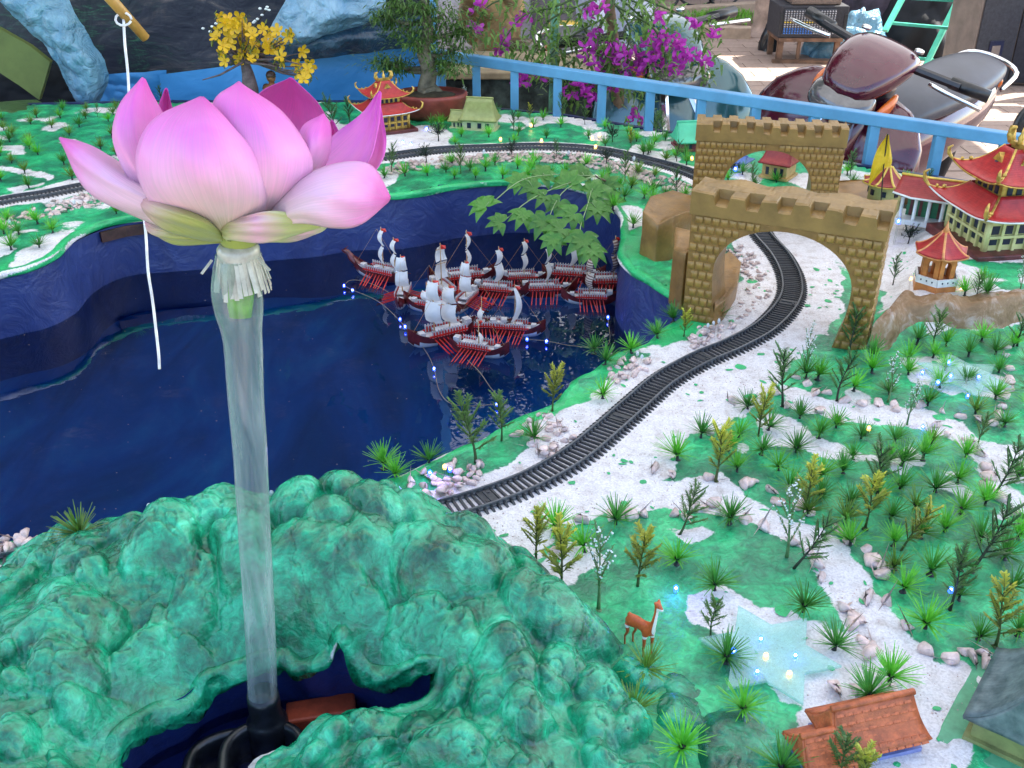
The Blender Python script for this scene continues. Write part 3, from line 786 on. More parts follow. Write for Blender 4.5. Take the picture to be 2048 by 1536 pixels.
def castle_arch(name, label, A, B, H, D, zc, rx, rz, rows, bw, notches, both=False, z0=HD, tilt=0.0, lowpinch=.14):
    A = np.array(A[:2]); B = np.array(B[:2]); W = np.linalg.norm(B - A)
    ang = math.atan2(B[1] - A[1], B[0] - A[0])
    t = thing(name, label, 'castle arch', (A[0], A[1], z0), ang)
    Hb = H * .83; xc = W * .515
    zc *= H; rx *= W; rz *= H
    def hw(z):
        if z >= zc: q = 1 - ((z - zc) / rz) ** 2; return rx * math.sqrt(max(0, q))
        return rx * (1 - lowpinch * ((zc - z) / zc) ** 2)
    inner, outer = [], []
    for z in np.linspace(-.02, zc, 8)[:-1]: inner.append((xc - hw(max(z, 0)), z)); outer.append((0, z))
    angs = sorted(set(list(np.linspace(math.pi, 0, 25)) + [math.atan2(Hb - zc, -xc), math.atan2(Hb - zc, W - xc)]), reverse=True)
    for a in angs:
        inner.append((xc + rx * math.cos(a), zc + rz * math.sin(a)))
        c, s = math.cos(a), math.sin(a)
        k = 1e9
        if c < -1e-6: k = min(k, -xc / c)
        if c > 1e-6: k = min(k, (W - xc) / c)
        if s > 1e-6: k = min(k, (Hb - zc) / s)
        outer.append((xc + k * c, zc + k * s))
    for z in np.linspace(zc, -.02, 8)[1:]: inner.append((xc + hw(max(z, 0)), z)); outer.append((W, z))
    mb = MB(); n = len(inner); vs = []
    for (x, z) in inner: vs.append((x, 0, z))
    for (x, z) in outer: vs.append((x, 0, z))
    for (x, z) in inner: vs.append((x, D, z))
    for (x, z) in outer: vs.append((x, D, z))
    fs = []
    for i in range(n - 1):
        fs += [(i, n + i, n + i + 1, i + 1)[::-1], (2 * n + i, 3 * n + i, 3 * n + i + 1, 2 * n + i + 1), (i, i + 1, 2 * n + i + 1, 2 * n + i), (n + i, n + i + 1, 3 * n + i + 1, 3 * n + i)[::-1]]
    mb.add(vs, fs); mb.build('wall_body', M_BRONZE, t)
    # parapet: a plain band whose upper edge is scooped out between the merlons
    nx = 220; prof_y = [0, 0, .03 * D, .34 * D, .37 * D, .62 * D, .65 * D, .97 * D, D, D]
    P = np.zeros((nx, len(prof_y), 3)); top = H
    for i, x in enumerate(np.linspace(-.004, W + .004, nx)):
        ph = ((x / W - .085) / (.93)) * notches
        f = ph - math.floor(ph)
        nt_ = sstep(.16, .24, f) * (1 - sstep(.62, .70, f)) if 0 < ph < notches - .05 else 0
        dip = .072 * H * nt_ + .010 * H * math.sin(9 * x / W + notches)
        phb = ph + .5; fb = phb - math.floor(phb)
        dipb = .085 * H * sstep(.16, .24, fb) * (1 - sstep(.56, .64, fb)) if both else .012 * H * math.sin(23 * x / W)
        lip = .004
        zz = [Hb + .001, top - dip - .003, top - dip, top - dip * .92, top - .006 * H, top, top, top - dipb, top - dipb - .006, Hb + .001]
        for j in range(len(prof_y)):
            y = prof_y[j]
            y = y - lip if j in (0, 1) else (y + lip if j >= 8 else y)
            jit = .0016 * (vnoise(np.array([i * .35]), np.array([j * 1.1]), 7)[0] - .5)
            P[i, j] = (x, y, zz[j] + jit)
    mb = MB().grid(P[:, ::-1])
    m_ = len(prof_y)
    mb.f.append(tuple(range(m_))); mb.f.append(tuple((nx - 1) * m_ + j for j in range(m_ - 1, -1, -1)))
    o = mb.build('parapet', M_BAND, t)
    # bricks of the front, the visible end and the band of half bricks over the opening
    rh = Hb / rows
    me = [brick_mesh('brick', bw * .92, .0075, rh * .86, 100 + k) for k in range(5)]
    cnt = 0
    for r_ in range(rows):
        z = (r_ + .5) * rh; off = (.5 if r_ % 2 else 0) * bw + rng.uniform(-.1, .1) * bw
        x = off - bw * .02
        while x < W + bw * .1:
            cx = x + bw / 2; sx = 1.0
            if cx - bw * .45 < .001: 
                e = cx + bw * .45; sx = max(.0, (e - .001) / (bw * .9)); cx = (e + .001) / 2
            if cx + bw * .45 * sx > W: 
                e = cx - bw * .45; sx = max(0, (W - e) / (bw * .9)); cx = (e + W) / 2
            h1 = max(hw(max(z - rh * .42, 0)), hw(z + rh * .42)) if z - rh < zc + rz else 0
            ok = sx > .25
            if z - rh * .5 < zc + rz and abs(cx - xc) < h1 + bw * .40 * sx:
                gapl = (xc - h1) - (cx - bw * .45 * sx); gapr = (cx + bw * .45 * sx) - (xc + h1)
                if gapl > .4 * bw: sx = gapl / (bw * .9); cx = (xc - h1) - gapl / 2
                elif gapr > .4 * bw: sx = gapr / (bw * .9); cx = (xc + h1) + gapr / 2
                else: ok = False
            if ok and cnt < 292:
                o = link_mesh('brick', me[rng.randint(5)], t); o.location = (cx, +.0016 + rng.uniform(-.001, .0006), z); o.scale = (sx, 1, rng.uniform(.94, 1.02)); cnt += 1
            x += bw
    mes = brick_mesh('brick', .010, D / 3 * .9, rh * .84, 300)
    for r_ in range(rows):
        for k in range(3):
            if cnt >= 299: break
            o = link_mesh('brick', mes, t); o.location = (W - .0030, (k + .5) * D / 3 + (.3 if r_ % 2 else -.1) * D / 9, (r_ + .5) * rh); cnt += 1
    return t
castle_arch('castle_arch', 'big bronze-brown brick arch with the toy track running through its opening', G(1364, 640), G(1727, 707), .318, .115, .43, .368, .365, 12, .0192, 5.6)
castle_arch('castle_arch', 'rear bronze-brown brick arch framing the red-roofed hut behind the track arch', G(1378, 448), G(1662, 466), .300, .10, .42, .30, .35, 12, .0158, 8.2, both=True)

def wall_block(name, label, px, H, ztop_j=.012, cat='castle wall', seed=1, inset=.86):
    rr = random.Random(seed)
    pts = [on_ground(*p) for p in px]; c = sum(pts) / len(pts)
    mb = MB(); n = len(pts); rings = 6; vs = []
    for k in range(rings):
        f = k / (rings - 1)
        for p in pts:
            q = c + (p - c) * (1 + .04 * (1 - f) ** 3 + rr.uniform(-.012, .012))
            vs.append((q[0], q[1], c[2] - .01 + (H + .01) * f + (rr.uniform(-ztop_j, ztop_j) if k == rings - 1 else 0)))
    for p in pts:
        q = c + (p - c) * .62
        vs.append((q[0], q[1], c[2] + H - .010 + rr.uniform(-.4, .4) * ztop_j))
    fs = [(k * n + i, k * n + (i + 1) % n, (k + 1) * n + (i + 1) % n, (k + 1) * n + i) for k in range(rings) for i in range(n)]
    fs.append(tuple(rings * n + i for i in range(n)))
    mb.add(vs, fs)
    o = mb.build(name, M_BRONZE); o.modifiers.new('b', 'BEVEL').width = .004; o.modifiers['b'].segments = 2
    smooth_all(o)
    return prop(o, label, cat)
wall_block('castle_tower', 'low broken-topped bronze tower at the pond edge beside the big arch', [(1280, 508), (1310, 524), (1340, 520), (1380, 500), (1385, 470), (1340, 452), (1295, 470)], .115, seed=3)
wall_block('castle_pillar', 'narrow bronze pillar standing between the low tower and the big arch', [(1338, 598), (1362, 612), (1386, 600), (1382, 565), (1342, 560)], .145, seed=5)
wall_block('castle_wall', 'low bronze wall stub seen through the left side of the big arch', [(1425, 655), (1446, 640), (1470, 600), (1478, 560), (1455, 545), (1425, 560)], .05, seed=8)
wall_block('castle_wall', 'long brown wall ruin running from the rear arch towards the flagged tower', [(1660, 425), (1760, 440), (1800, 420), (1855, 420), (1860, 395), (1760, 385), (1670, 385)], .035, .02, seed=9)

# the brown rock ledge
def ledge():
    top = catmull([on_ground(*p) for p in [(1742, 690), (1772, 640), (1800, 605), (1850, 597), (1920, 590), (1990, 603), (2060, 592), (2200, 570), (2400, 560)]], 120)
    bot = catmull([G(*p) for p in [(1735, 708), (1775, 703), (1800, 682), (1860, 668), (1925, 672), (1990, 668), (2060, 652), (2200, 640), (2400, 620)]], 120)
    P = np.zeros((120, 12, 3))
    for j in range(12):
        f = j / 11
        q = bot * (1 - f) + top * f
        nz = fbm(q[:, 0] * 22, q[:, 1] * 22 + f * 3, 44, 4) - .5
        P[:, j, :2] = q[:, :2]; P[:, j, 0] += .03 * nz
        P[:, j, 1] += .02 * nz
        P[:, j, 2] = HD - .006 + .075 * sstep(0, .45, np.full(120, f)) + .03 * nz * (f > .05) - .02 * (f > .85)
    m, nt, b = new_mat('brown_rock_ledge')
    oc = objcoord(nt); n1 = tex_noise(nt, 20, 6, .65, 1.0, oc); n2 = tex_noise(nt, 90, 4, .6, 0, oc)
    r = ramp(nt, n1.outputs[0], [(.3, (.16, .085, .03)), (.5, (.26, .15, .07)), (.66, (.42, .33, .27)), (.8, (.50, .46, .45))])
    nt.links.new(r.outputs[0], b.inputs['Base Color']); b.inputs['Roughness'].default_value = .55; bump(nt, b, n2.outputs[0], .5, .005)
    return prop(MB().grid(P).build('rock_ledge', m, None, True), 'rough brown rock ledge running from the foot of the big arch', 'rock ledge')
ledge()
# ================================================================ little plastic plants
PLANTS = []      # (object, noun phrase, x, y)
def leaf_mat(name, c, c2, rough=.45, tip=None, z0=.03, z1=.09, rnd=.22, transl=.25):
    m, nt, b = new_mat(name)
    oc = objcoord(nt)
    n = tex_noise(nt, 90, 3, .5, 0, oc)
    r = ramp(nt, n.outputs[0], [(.3, c2), (.7, c)])
    out = r.outputs[0]
    if tip:
        sp = nt.nodes.new('ShaderNodeSeparateXYZ'); nt.links.new(oc, sp.inputs[0])
        mr = nt.nodes.new('ShaderNodeMapRange'); mr.inputs[1].default_value = z0; mr.inputs[2].default_value = z1; nt.links.new(sp.outputs[2], mr.inputs[0])
        mm = math_n(nt, 'MULTIPLY', mr.outputs[0], n.outputs[0]); mm = math_n(nt, 'MULTIPLY', mm, 1.9, True)
        out = mixc(nt, mm, out, tip)
    oi = nt.nodes.new('ShaderNodeObjectInfo'); hs = nt.nodes.new('ShaderNodeHueSaturation'); nt.links.new(out, hs.inputs['Color'])
    v = math_n(nt, 'MULTIPLY_ADD', oi.outputs['Random'], 2 * rnd); v.node.inputs[2].default_value = 1 - rnd; nt.links.new(v, hs.inputs['Value'])
    nt.links.new(hs.outputs[0], b.inputs['Base Color']); b.inputs['Roughness'].default_value = rough
    t = nt.nodes.new('ShaderNodeBsdfTranslucent'); nt.links.new(hs.outputs[0], t.inputs[0])
    mx = nt.nodes.new('ShaderNodeMixShader'); mx.inputs[0].default_value = transl
    nt.links.new(b.outputs[0], mx.inputs[1]); nt.links.new(t.outputs[0], mx.inputs[2]); nt.links.new(mx.outputs[0], nt.nodes['Material Output'].inputs[0])
    return m
M_STUB = mat('black_plastic_stub', (.012, .014, .014), .5, 0, .3, 100)
M_BLADE = {'bright green': leaf_mat('bright_green_blade', (.19, .62, .05), (.07, .36, .03)),
           'dark green': leaf_mat('dark_green_blade', (.10, .38, .05), (.04, .20, .03)),
           'yellowish green': leaf_mat('yellowish_green_blade', (.20, .36, .04), (.07, .18, .03))}
M_TREE = {'yellow-tipped': leaf_mat('yellow_tipped_leaf', (.16, .24, .03), (.06, .13, .02), tip=(.62, .62, .07), z0=.03, z1=.12),
          'dark green': leaf_mat('dark_tree_leaf', (.10, .26, .055), (.04, .13, .035)),
          'mossy green': leaf_mat('mossy_tree_leaf', (.15, .30, .06), (.06, .15, .035)),
          'white-budded': leaf_mat('pale_tree_leaf', (.14, .26, .08), (.07, .15, .05)),
          'blackish': leaf_mat('blackish_tree_leaf', (.022, .055, .03), (.010, .028, .018))}
M_TWIG = {'yellow-tipped': mat('mossy_twig', (.07, .09, .02), .6), 'dark green': mat('dark_twig', (.03, .035, .02), .6), 'mossy green': mat('mossy_twig_green', (.06, .10, .03), .6),
          'white-budded': mat('pale_green_twig', (.12, .22, .08), .6), 'blackish': mat('black_twig', (.02, .018, .016), .6)}
M_BUD = mat('white_bud', (.75, .78, .78), .4)

def blade(mb, base, d, L, w, droop, side):
    d = Vector(d).normalized(); pts = []
    p = Vector(base)
    up = Vector((0, 0, 1))
    s = d.cross(up); s = s.normalized() if s.length > .05 else Vector((math.cos(side), math.sin(side), 0))
    for k in range(4):
        f = k / 3
        q = p + d * (L * f) - up * (droop * L * f * f)
        pts.append((q, w * (1 - .75 * f) * (.7 if k == 0 else 1)))
    vs = []
    for q, ww in pts: vs += [q - s * ww, q + s * ww]
    mb.add(vs, [(0, 1, 3, 2), (2, 3, 5, 4), (4, 5, 7, 6)])
def tuft_meshes(seed, n=64, up=.75):
    rr = random.Random(seed)
    st = MB(); h = rr.uniform(.010, .016)
    st.lathe([(.0075, 0), (.006, .002), (.0028, .004), (.0022, h), (.005, h + .004), (.001, h + .006)], 8)
    bl = MB()
    for i in range(n):
        a = rr.uniform(0, 2 * math.pi); el = math.acos(1 - rr.random() ** 1.0 * (1 - math.cos(R(74)))) 
        d = (math.sin(el) * math.cos(a), math.sin(el) * math.sin(a), math.cos(el) * 1.05)
        blade(bl, (d[0] * .003, d[1] * .003, h + .002), d, rr.uniform(.030, .047), .0015, rr.uniform(.0, .22) * math.sin(el), a)
    return st.mesh('stem', M_STUB, True), bl
TUFT = {}
for kc, mm in M_BLADE.items():
    TUFT[kc] = []
    for s in range(4):
        st, bl = tuft_meshes(hash_ := {'bright green': 10, 'dark green': 30, 'yellowish green': 50}[kc] + s)
        TUFT[kc].append((st, bl.mesh('blades', mm, False)))
def add_tuft(u, v, kc='bright green', s=1.0, lean=0.0, z=None, name='grass_tuft'):
    p = on_ground(u, v) if z is None else G(u, v, z)
    st, bl = TUFT[kc][rng.randint(4)]
    o = thing(name, '', 'plant', p - np.array([0, 0, .0015]), rng.uniform(0, 6.28), 'plastic grass tufts planted in the landscape', s * rng.uniform(.88, 1.12))
    o.rotation_euler = (rng.uniform(-.12, .12), rng.uniform(-.12, .12) + lean, rng.uniform(0, 6.28))
    link_mesh('stem', st, o); link_mesh('blades', bl, o)
    PLANTS.append((o, kc + ' spiky grass tuft', p[0], p[1]))
    return o

def tree_meshes(kind, seed):
    rr = random.Random(seed)
    tw = MB(); lf = MB(); bud = MB()
    H = .10
    if kind == 'blackish':
        tw.tube([(0, 0, 0), (.001, 0, .012), (0, .001, .026)], [.0022, .0014, .0012], 6); tw.lathe([(.005, 0), (.0025, .002)], 8)
        for i in range(26):
            a = rr.uniform(0, 6.28); el = rr.uniform(.1, 1.35)
            d = Vector((math.sin(el) * math.cos(a), math.sin(el) * math.sin(a), math.cos(el))); L = rr.uniform(.02, .032)
            b = Vector((0, 0, rr.uniform(.016, .026)))
            tw.tube([b, b + d * L * .6, b + d * L], [.0006, .0005, .0003], 4)
            for k in range(9):
                f = .35 + .65 * k / 8; q = b + d * L * f
                e = Vector([rr.uniform(-1, 1) for _ in range(3)]); e = (d * .8 + e * .8)
                blade(lf, q, e, .0062, .0012, .1, a)
        return tw, lf, bud
    lean = rr.uniform(-.012, .012), rr.uniform(-.012, .012)
    ax = [Vector((lean[0] * t * t + .002 * math.sin(5 * t + seed), lean[1] * t * t, H * t)) for t in np.linspace(0, 1, 7)]
    tw.tube(ax, [.0028, .0022, .0017, .0014, .0011, .0008, .0004], 6); tw.lathe([(.0062, 0), (.0045, .002), (.0028, .004)], 8)
    def pos(t):
        i = min(int(t * 6), 5); f = t * 6 - i; return ax[i].lerp(ax[i + 1], f)
    sparse = kind == 'white-budded'
    nb = 9 if sparse else 15
    for i in range(nb):
        t = .26 + .70 * i / (nb - 1); a = i * 2.4 + rr.uniform(-.4, .4)
        el = R(rr.uniform(38, 62)) * (1 - .3 * t)
        if sparse: el *= .55
        d = Vector((math.sin(el) * math.cos(a), math.sin(el) * math.sin(a), math.cos(el)))
        L = H * rr.uniform(.30, .46) * (1.0 - .62 * (t - .26)) * (1.25 if sparse else 1)
        b = pos(t)
        tip = b + d * L + Vector((0, 0, .004))
        tw.tube([b, b.lerp(tip, .55) - Vector((0, 0, .001)), tip], [.0009, .0006, .0003], 4)
        m_ = 7 if sparse else 15
        for k in range(m_):
            f = .18 + .82 * k / (m_ - 1); q = b.lerp(tip, f)
            for s in (-1, 1):
                sd = d.cross(Vector((0, 0, 1))).normalized() * s
                e = d * .75 + sd * rr.uniform(.5, 1.0) + Vector((0, 0, rr.uniform(-.35, .5)))
                LL = .0125 * (1 - .45 * f) * rr.uniform(.7, 1.2) * (.7 if sparse else 1)
                blade(lf, q, e, LL, .00135 if kind != 'yellow-tipped' else .0019, .1, a)
        if sparse:
            for k in range(9):
                f = .45 + .55 * rr.random(); q = b.lerp(tip, f) + Vector([rr.uniform(-.0035, .0035) for _ in range(3)])
                bud.blob(q, rr.uniform(.0010, .0017), seed=k, sub=1, jit=.1)
    return tw, lf, bud
TREES = {}
for kc in M_TREE:
    TREES[kc] = []
    for s in range(4):
        tw, lf, bud = tree_meshes(kc, 7 * s + len(kc))
        TREES[kc].append((tw.mesh('trunk', M_TWIG[kc], True), lf.mesh('foliage', M_TREE[kc]), bud.mesh('buds', M_BUD, True) if bud.v else None))
def add_tree(u, v, kc, hpx, lean=0.0, z=None, height=None):
    p = on_ground(u, v) if z is None else G(u, v, z)
    f = p[1] * math.cos(PITCH) - (p[2] - CZ) * math.sin(PITCH)
    dep = math.atan2(CZ - p[2], p[1])
    h = .93 * hpx * f / FPX / math.cos(dep)
    nat = .052 if kc == 'blackish' else .118
    tw, lf, bud = TREES[kc][rng.randint(4)]
    o = thing('toy_tree', '', 'toy tree', p - np.array([0, 0, .002]), 0, 'little plastic trees planted in the landscape', h / nat)
    o.rotation_euler = (rng.uniform(-.06, .06), rng.uniform(-.05, .05) + lean, 0)
    if abs(lean) < .05: o.rotation_euler[2] = rng.uniform(0, 6.28)
    link_mesh('trunk', tw, o); link_mesh('foliage', lf, o)
    if bud: link_mesh('buds', bud, o)
    PLANTS.append((o, kc + ' plastic tree', p[0], p[1]))
    return o
B, D_, YG = 'bright green', 'dark green', 'yellowish green'
TU = [(1401, 877, D_), (1355, 921, B), (1599, 839, D_), (1637, 877, D_), (1722, 880, D_), (1789, 887, D_), (1592, 907, D_), (1556, 942, B), (1686, 948, D_), (1845, 921, B), (1803, 932, D_), (1799, 983, D_), (1914, 969, B), (1698, 1013, D_), (1459, 1048, D_),
      (1888, 1068, B), (1353, 1130, B), (1428, 1181, D_), (1806, 1184, B), (1861, 1150, D_), (2008, 1119, D_), (1850, 1260, B), (2021, 1184, D_), (1606, 1224, D_), (1635, 760, B), (1707, 783, B), (1744, 748, B), (1854, 813, D_), (1950, 829, YG), (2008, 853, D_),
      (1495, 819, D_), (1611, 757, D_), (1922, 1030, B), (1362, 1506, B), (1485, 1430, B), (1451, 1325, D_), (1560, 1547, D_), (1668, 1301, D_), (1779, 1366, B), (1734, 1403, D_), (2035, 1272, D_), (1169, 1103, B), (1231, 1052, D_), (1111, 1060, B), (1291, 1351, YG), (1265, 1438, YG),
      (1816, 724, B), (1936, 716, D_), (1833, 690, D_), (1997, 747, D_), (1741, 719, D_), (1963, 684, B), (1437, 640, D_), (1963, 570, B), (1973, 592, D_), (1929, 592, B), (1205, 798, B), (1068, 885, D_), (791, 957, B), (768, 936, B), (859, 928, D_), (1262, 706, B), (1315, 678, D_),
      (1210, 730, D_), (1188, 706, D_), (1347, 644, D_), (1776, 930, B), (2035, 1080, B), (1870, 985, D_), (1960, 1085, D_), (1780, 1040, D_), (1575, 985, D_), (1640, 960, B), (1700, 1095, B), (1840, 1075, D_), (1920, 1140, D_), (2035, 960, D_), (1990, 800, B), (1640, 1000, D_),
      # far bank of the pond
      (769, 357, D_), (811, 354, B), (855, 353, B), (892, 345, D_), (905, 332, B), (940, 343, D_), (971, 343, B), (990, 332, D_), (1035, 338, B), (1062, 344, B), (1069, 331, B), (1130, 350, B), (1172, 334, B), (1215, 358, D_), (1273, 353, YG), (1308, 357, YG), (1205, 368, B), (1238, 383, B), (1262, 379, YG),
      (1248, 400, D_), (1288, 397, B), (1307, 388, D_), (1332, 400, D_), (1302, 410, B), (1266, 457, B), (1368, 397, B), (1260, 287, B), (1308, 290, B), (1296, 309, D_), (1331, 324, YG), (1371, 315, D_), (1373, 331, B), (1286, 312, D_), (1225, 420, B), (1100, 356, D_), (1165, 362, D_),
      # left bank
      (39, 471, D_), (76, 448, B), (106, 466, B), (79, 497, D_), (23, 501, B), (8, 470, B), (3, 364, B), (50, 348, YG), (59, 378, D_), (145, 361, YG), (129, 331, D_), (233, 430, B), (15, 445, B), (200, 330, D_), (60, 300, B), (20, 285, D_)]
for u, v, k in TU: add_tuft(u, v, k)
add_tuft(165, 1080, YG, 1.15, z=.228)
# the denser planting beyond the far track, spaced as in the photograph
def scatter(poly_px, n, dmin, kinds, seed, s=.9):
    rr = random.Random(seed); P = [tuple(G(u, v)) for u, v in poly_px]
    xs_ = [p[0] for p in P]; ys_ = [p[1] for p in P]; got = []; tries = 0
    while len(got) < n and tries < 4000:
        tries += 1
        x, y = rr.uniform(min(xs_), max(xs_)), rr.uniform(min(ys_), max(ys_))
        if not inpoly(np.array([x]), np.array([y]), P)[0]: continue
        if any(math.hypot(x - a, y - b) < dmin for a, b in got): continue
        if pdist(np.array([x]), np.array([y]), TRACK[::10])[0] < .055: continue
        f = y * math.cos(PITCH) - (HD - CZ) * math.sin(PITCH)
        u = 1024 + FPX * x / f; v = 768 - FPX * (y * math.sin(PITCH) + (HD - CZ) * math.cos(PITCH)) / f
        got.append((x, y)); add_tuft(u, v, rr.choice(kinds), s)
scatter([(862, 248), (1000, 232), (1120, 243), (1380, 290), (1385, 335), (1260, 304), (1100, 286), (960, 288), (880, 294)], 62, .10, [B, B, B, D_, D_], 3)
scatter([(0, 238), (120, 222), (330, 215), (380, 300), (250, 335), (150, 315), (0, 330)], 40, .10, [YG, YG, B, D_], 5)
scatter([(830, 228), (900, 222), (915, 240), (860, 262), (820, 240)], 8, .09, [B, D_], 6)
scatter([(1440, 300), (1640, 335), (1640, 385), (1440, 370)], 16, .09, [B, D_], 8)
scatter([(1690, 340), (1800, 360), (1830, 378), (1700, 372)], 7, .09, [B, D_], 9)
def crowded(poly_px, n, dmin, kinds, seed):
    rr = random.Random(seed); P = [tuple(G(u, v)) for u, v in poly_px]; xs_ = [p[0] for p in P]; ys_ = [p[1] for p in P]; k = t_ = 0
    while k < n and t_ < 3000:
        t_ += 1; x, y = rr.uniform(min(xs_), max(xs_)), rr.uniform(min(ys_), max(ys_))
        if not inpoly(np.array([x]), np.array([y]), P)[0] or any(math.hypot(x - q[2], y - q[3]) < dmin for q in PLANTS): continue
        if any(inpoly(np.array([x]), np.array([y]), q)[0] for q in SAND[1:4]): continue
        f = y * math.cos(PITCH) - (HD - CZ) * math.sin(PITCH); add_tuft(1024 + FPX * x / f, 768 - FPX * (y * math.sin(PITCH) + (HD - CZ) * math.cos(PITCH)) / f, rr.choice(kinds), .9); k += 1
crowded([(1400, 900), (1560, 840), (1900, 880), (2060, 1060), (2060, 1290), (1870, 1290), (1790, 1200), (1700, 1080), (1500, 980)], 26, .052, [B, B, D_, YG], 14)
crowded([(1900, 680), (2060, 680), (2060, 860), (1990, 840), (1700, 800), (1640, 770), (1760, 720)], 12, .06, [B, D_], 15)
crowded([(700, 360), (1000, 345), (1240, 352), (1250, 420), (1180, 365), (900, 358)], 12, .07, [B, D_], 16)
crowded([(2060, 680), (2420, 680), (2420, 1300), (2060, 1300)], 26, .09, [B, D_, YG], 17)
Y_, K_, W_, MO = 'yellow-tipped', 'blackish', 'white-budded', 'mossy green'
for t in [(1072, 1127, Y_, 115), (1123, 1187, Y_, 140), (1197, 1221, W_, 160), (1275, 1174, Y_, 130), (1357, 1070, MO, 112, .28), (1433, 964, Y_, 130), (1515, 875, Y_, 108), (1563, 815, D_, 133), (1673, 803, D_, 112), (1775, 807, W_, 105), (1814, 851, W_, 98),
          (1608, 1026, Y_, 112), (1731, 1056, Y_, 120), (1751, 1002, D_, 130), (1572, 1118, W_, 150, -.1), (1587, 1139, D_, 125, .42), (1797, 1104, Y_, 110, .38), (1943, 1145, D_, 150, .25), (1987, 995, D_, 125, .15), (1900, 1220, D_, 125), (1955, 889, MO, 72), (1990, 1292, Y_, 130),
          (1420, 1274, MO, 88), (950, 928, MO, 150), (1003, 884, MO, 108), (1104, 822, Y_, 100), (1700, 709, D_, 105), (1611, 757, W_, 105), (1368, 675, Y_, 66), (1866, 695, MO, 96), (2033, 695, D_, 100), (1785, 572, D_, 66), (1680, 1560, MO, 100), (1720, 1575, Y_, 90),
          (1816, 488, K_, 45), (1816, 452, K_, 52), (783, 347, MO, 66), (852, 327, K_, 42), (921, 347, MO, 66), (877, 283, K_, 42), (1113, 321, D_, 46), (1023, 314, K_, 38), (1353, 393, D_, 66), (1250, 365, MO, 68), (1353, 323, D_, 46), (1212, 333, K_, 42),
          (930, 222, W_, 55), (1027, 262, D_, 46), (1060, 238, Y_, 34), (1170, 250, D_, 42), (1125, 243, D_, 60), (1325, 270, MO, 52), (1262, 296, Y_, 44), (670, 268, D_, 84), (700, 250, D_, 60), (325, 210, D_, 44), (196, 235, MO, 32), (1225, 285, K_, 40), (1310, 280, MO, 60),
          (1700, 355, D_, 60), (1770, 372, MO, 60), (1850, 378, D_, 45), (1505, 375, MO, 52), (1462, 350, K_, 36), (1950, 600, D_, 62), (2040, 585, W_, 72), (1900, 560, D_, 50), (1540, 300, K_, 30), (1600, 320, D_, 34)]:
    add_tree(*t)

# ================================================================ pebbles
def stone_mesh(name, seed, m, flat=.62):
    rr = random.Random(seed); bm = bmesh.new()
    for i in range(13):
        v = Vector([rr.gauss(0, 1) for _ in range(3)]).normalized()
        bm.verts.new((v.x * rr.uniform(.8, 1.1), v.y * rr.uniform(.6, .85), v.z * flat * rr.uniform(.8, 1.1)))
    bmesh.ops.convex_hull(bm, input=bm.verts); bmesh.ops.bevel(bm, geom=[e for e in bm.edges], offset=.09, segments=1, affect='EDGES')
    me = bpy.data.meshes.new(name); bm.to_mesh(me); bm.free(); me.materials.append(m)
    me.polygons.foreach_set('use_smooth', [True] * len(me.polygons)); return me
M_PEB = mat('pink_white_pebble', (.72, .55, .50), .35, 0, .12, 2.2, .15, 9, c2=(.52, .38, .34), rnd=.22, coat=.15)
PEB = [stone_mesh('pebble', 60 + i, M_PEB) for i in range(8)]
NPEB = [0]
def pebble(x, y, z, s, label, group):
    o = link_mesh('pebble', PEB[rng.randint(8)]); k = s * rng.uniform(.8, 1.2)
    o.location = (x, y, z + k * .32); o.scale = (k, k, k); o.rotation_euler = (rng.uniform(-.3, .3), rng.uniform(-.3, .3), rng.uniform(0, 6.28))
    NPEB[0] += 1
    return prop(o, label, 'pebble', group)
STONES = {
 'sandy footpath from the track to the red-roofed bungalow': [(1313, 944), (1337, 955), (1417, 958), (1497, 969), (1496, 975), (1547, 985), (1555, 1008), (1600, 1015), (1620, 1027), (1680, 1066), (1698, 1085), (1731, 1104), (1743, 1127), (1768, 1141), (1765, 1157), (1741, 1205), (1776, 1208), (1812, 1255), (1853, 1303), (1900, 1323), (1931, 1322), (1962, 1325), (1930, 1305), (1962, 1307),
   (1110, 1110), (1215, 1036), (1237, 1036), (1160, 1048), (1264, 1036), (1290, 1032), (1345, 1030), (1372, 1037), (1398, 1020), (1424, 1012), (1440, 1028), (1495, 1047), (1530, 1058), (1585, 1090), (1620, 1110), (1637, 1130), (1647, 1162), (1687, 1222), (1712, 1240), (1700, 1255), (1722, 1292), (1740, 1300), (1745, 1318), (1658, 1386), (1778, 1385), (1705, 1385)],
 'sandy footpath across the upper lawn': [(1590, 760), (1614, 772), (1628, 790), (1651, 791), (1688, 808), (1723, 810), (1757, 810), (1789, 812), (1790, 822), (1840, 815), (1885, 826), (1920, 840), (1950, 845), (1985, 850), (2000, 835), (1550, 792), (1570, 815), (1640, 824), (1672, 840), (1680, 848), (1868, 852), (1890, 872), (1928, 885), (1940, 890), (1962, 910), (1970, 938), (1975, 955), (1978, 975), (2000, 1000), (2030, 1030), (1465, 805), (1420, 868)],
 'edge of the star-shaped light panel by the arch': [(2015, 700), (2012, 715), (2018, 740), (2020, 765), (2018, 782), (2007, 796), (2003, 815), (1998, 830)]}
for where, L in STONES.items():
    for u, v in L:
        p = on_ground(u, v); pebble(p[0], p[1], p[2], .0185 if v > 900 else .0155, 'pale pink pebble laid beside the ' + where, 'pebbles edging the ' + where)
for uv, lab in [((1497, 968), 'long flat pale pebble lying on the lawn just above the footpath bend')]:
    p = on_ground(*uv); o = pebble(p[0], p[1], p[2], .016, lab, None); o.scale = (.026, .012, .013); o.rotation_euler = (0, 0, -.08)
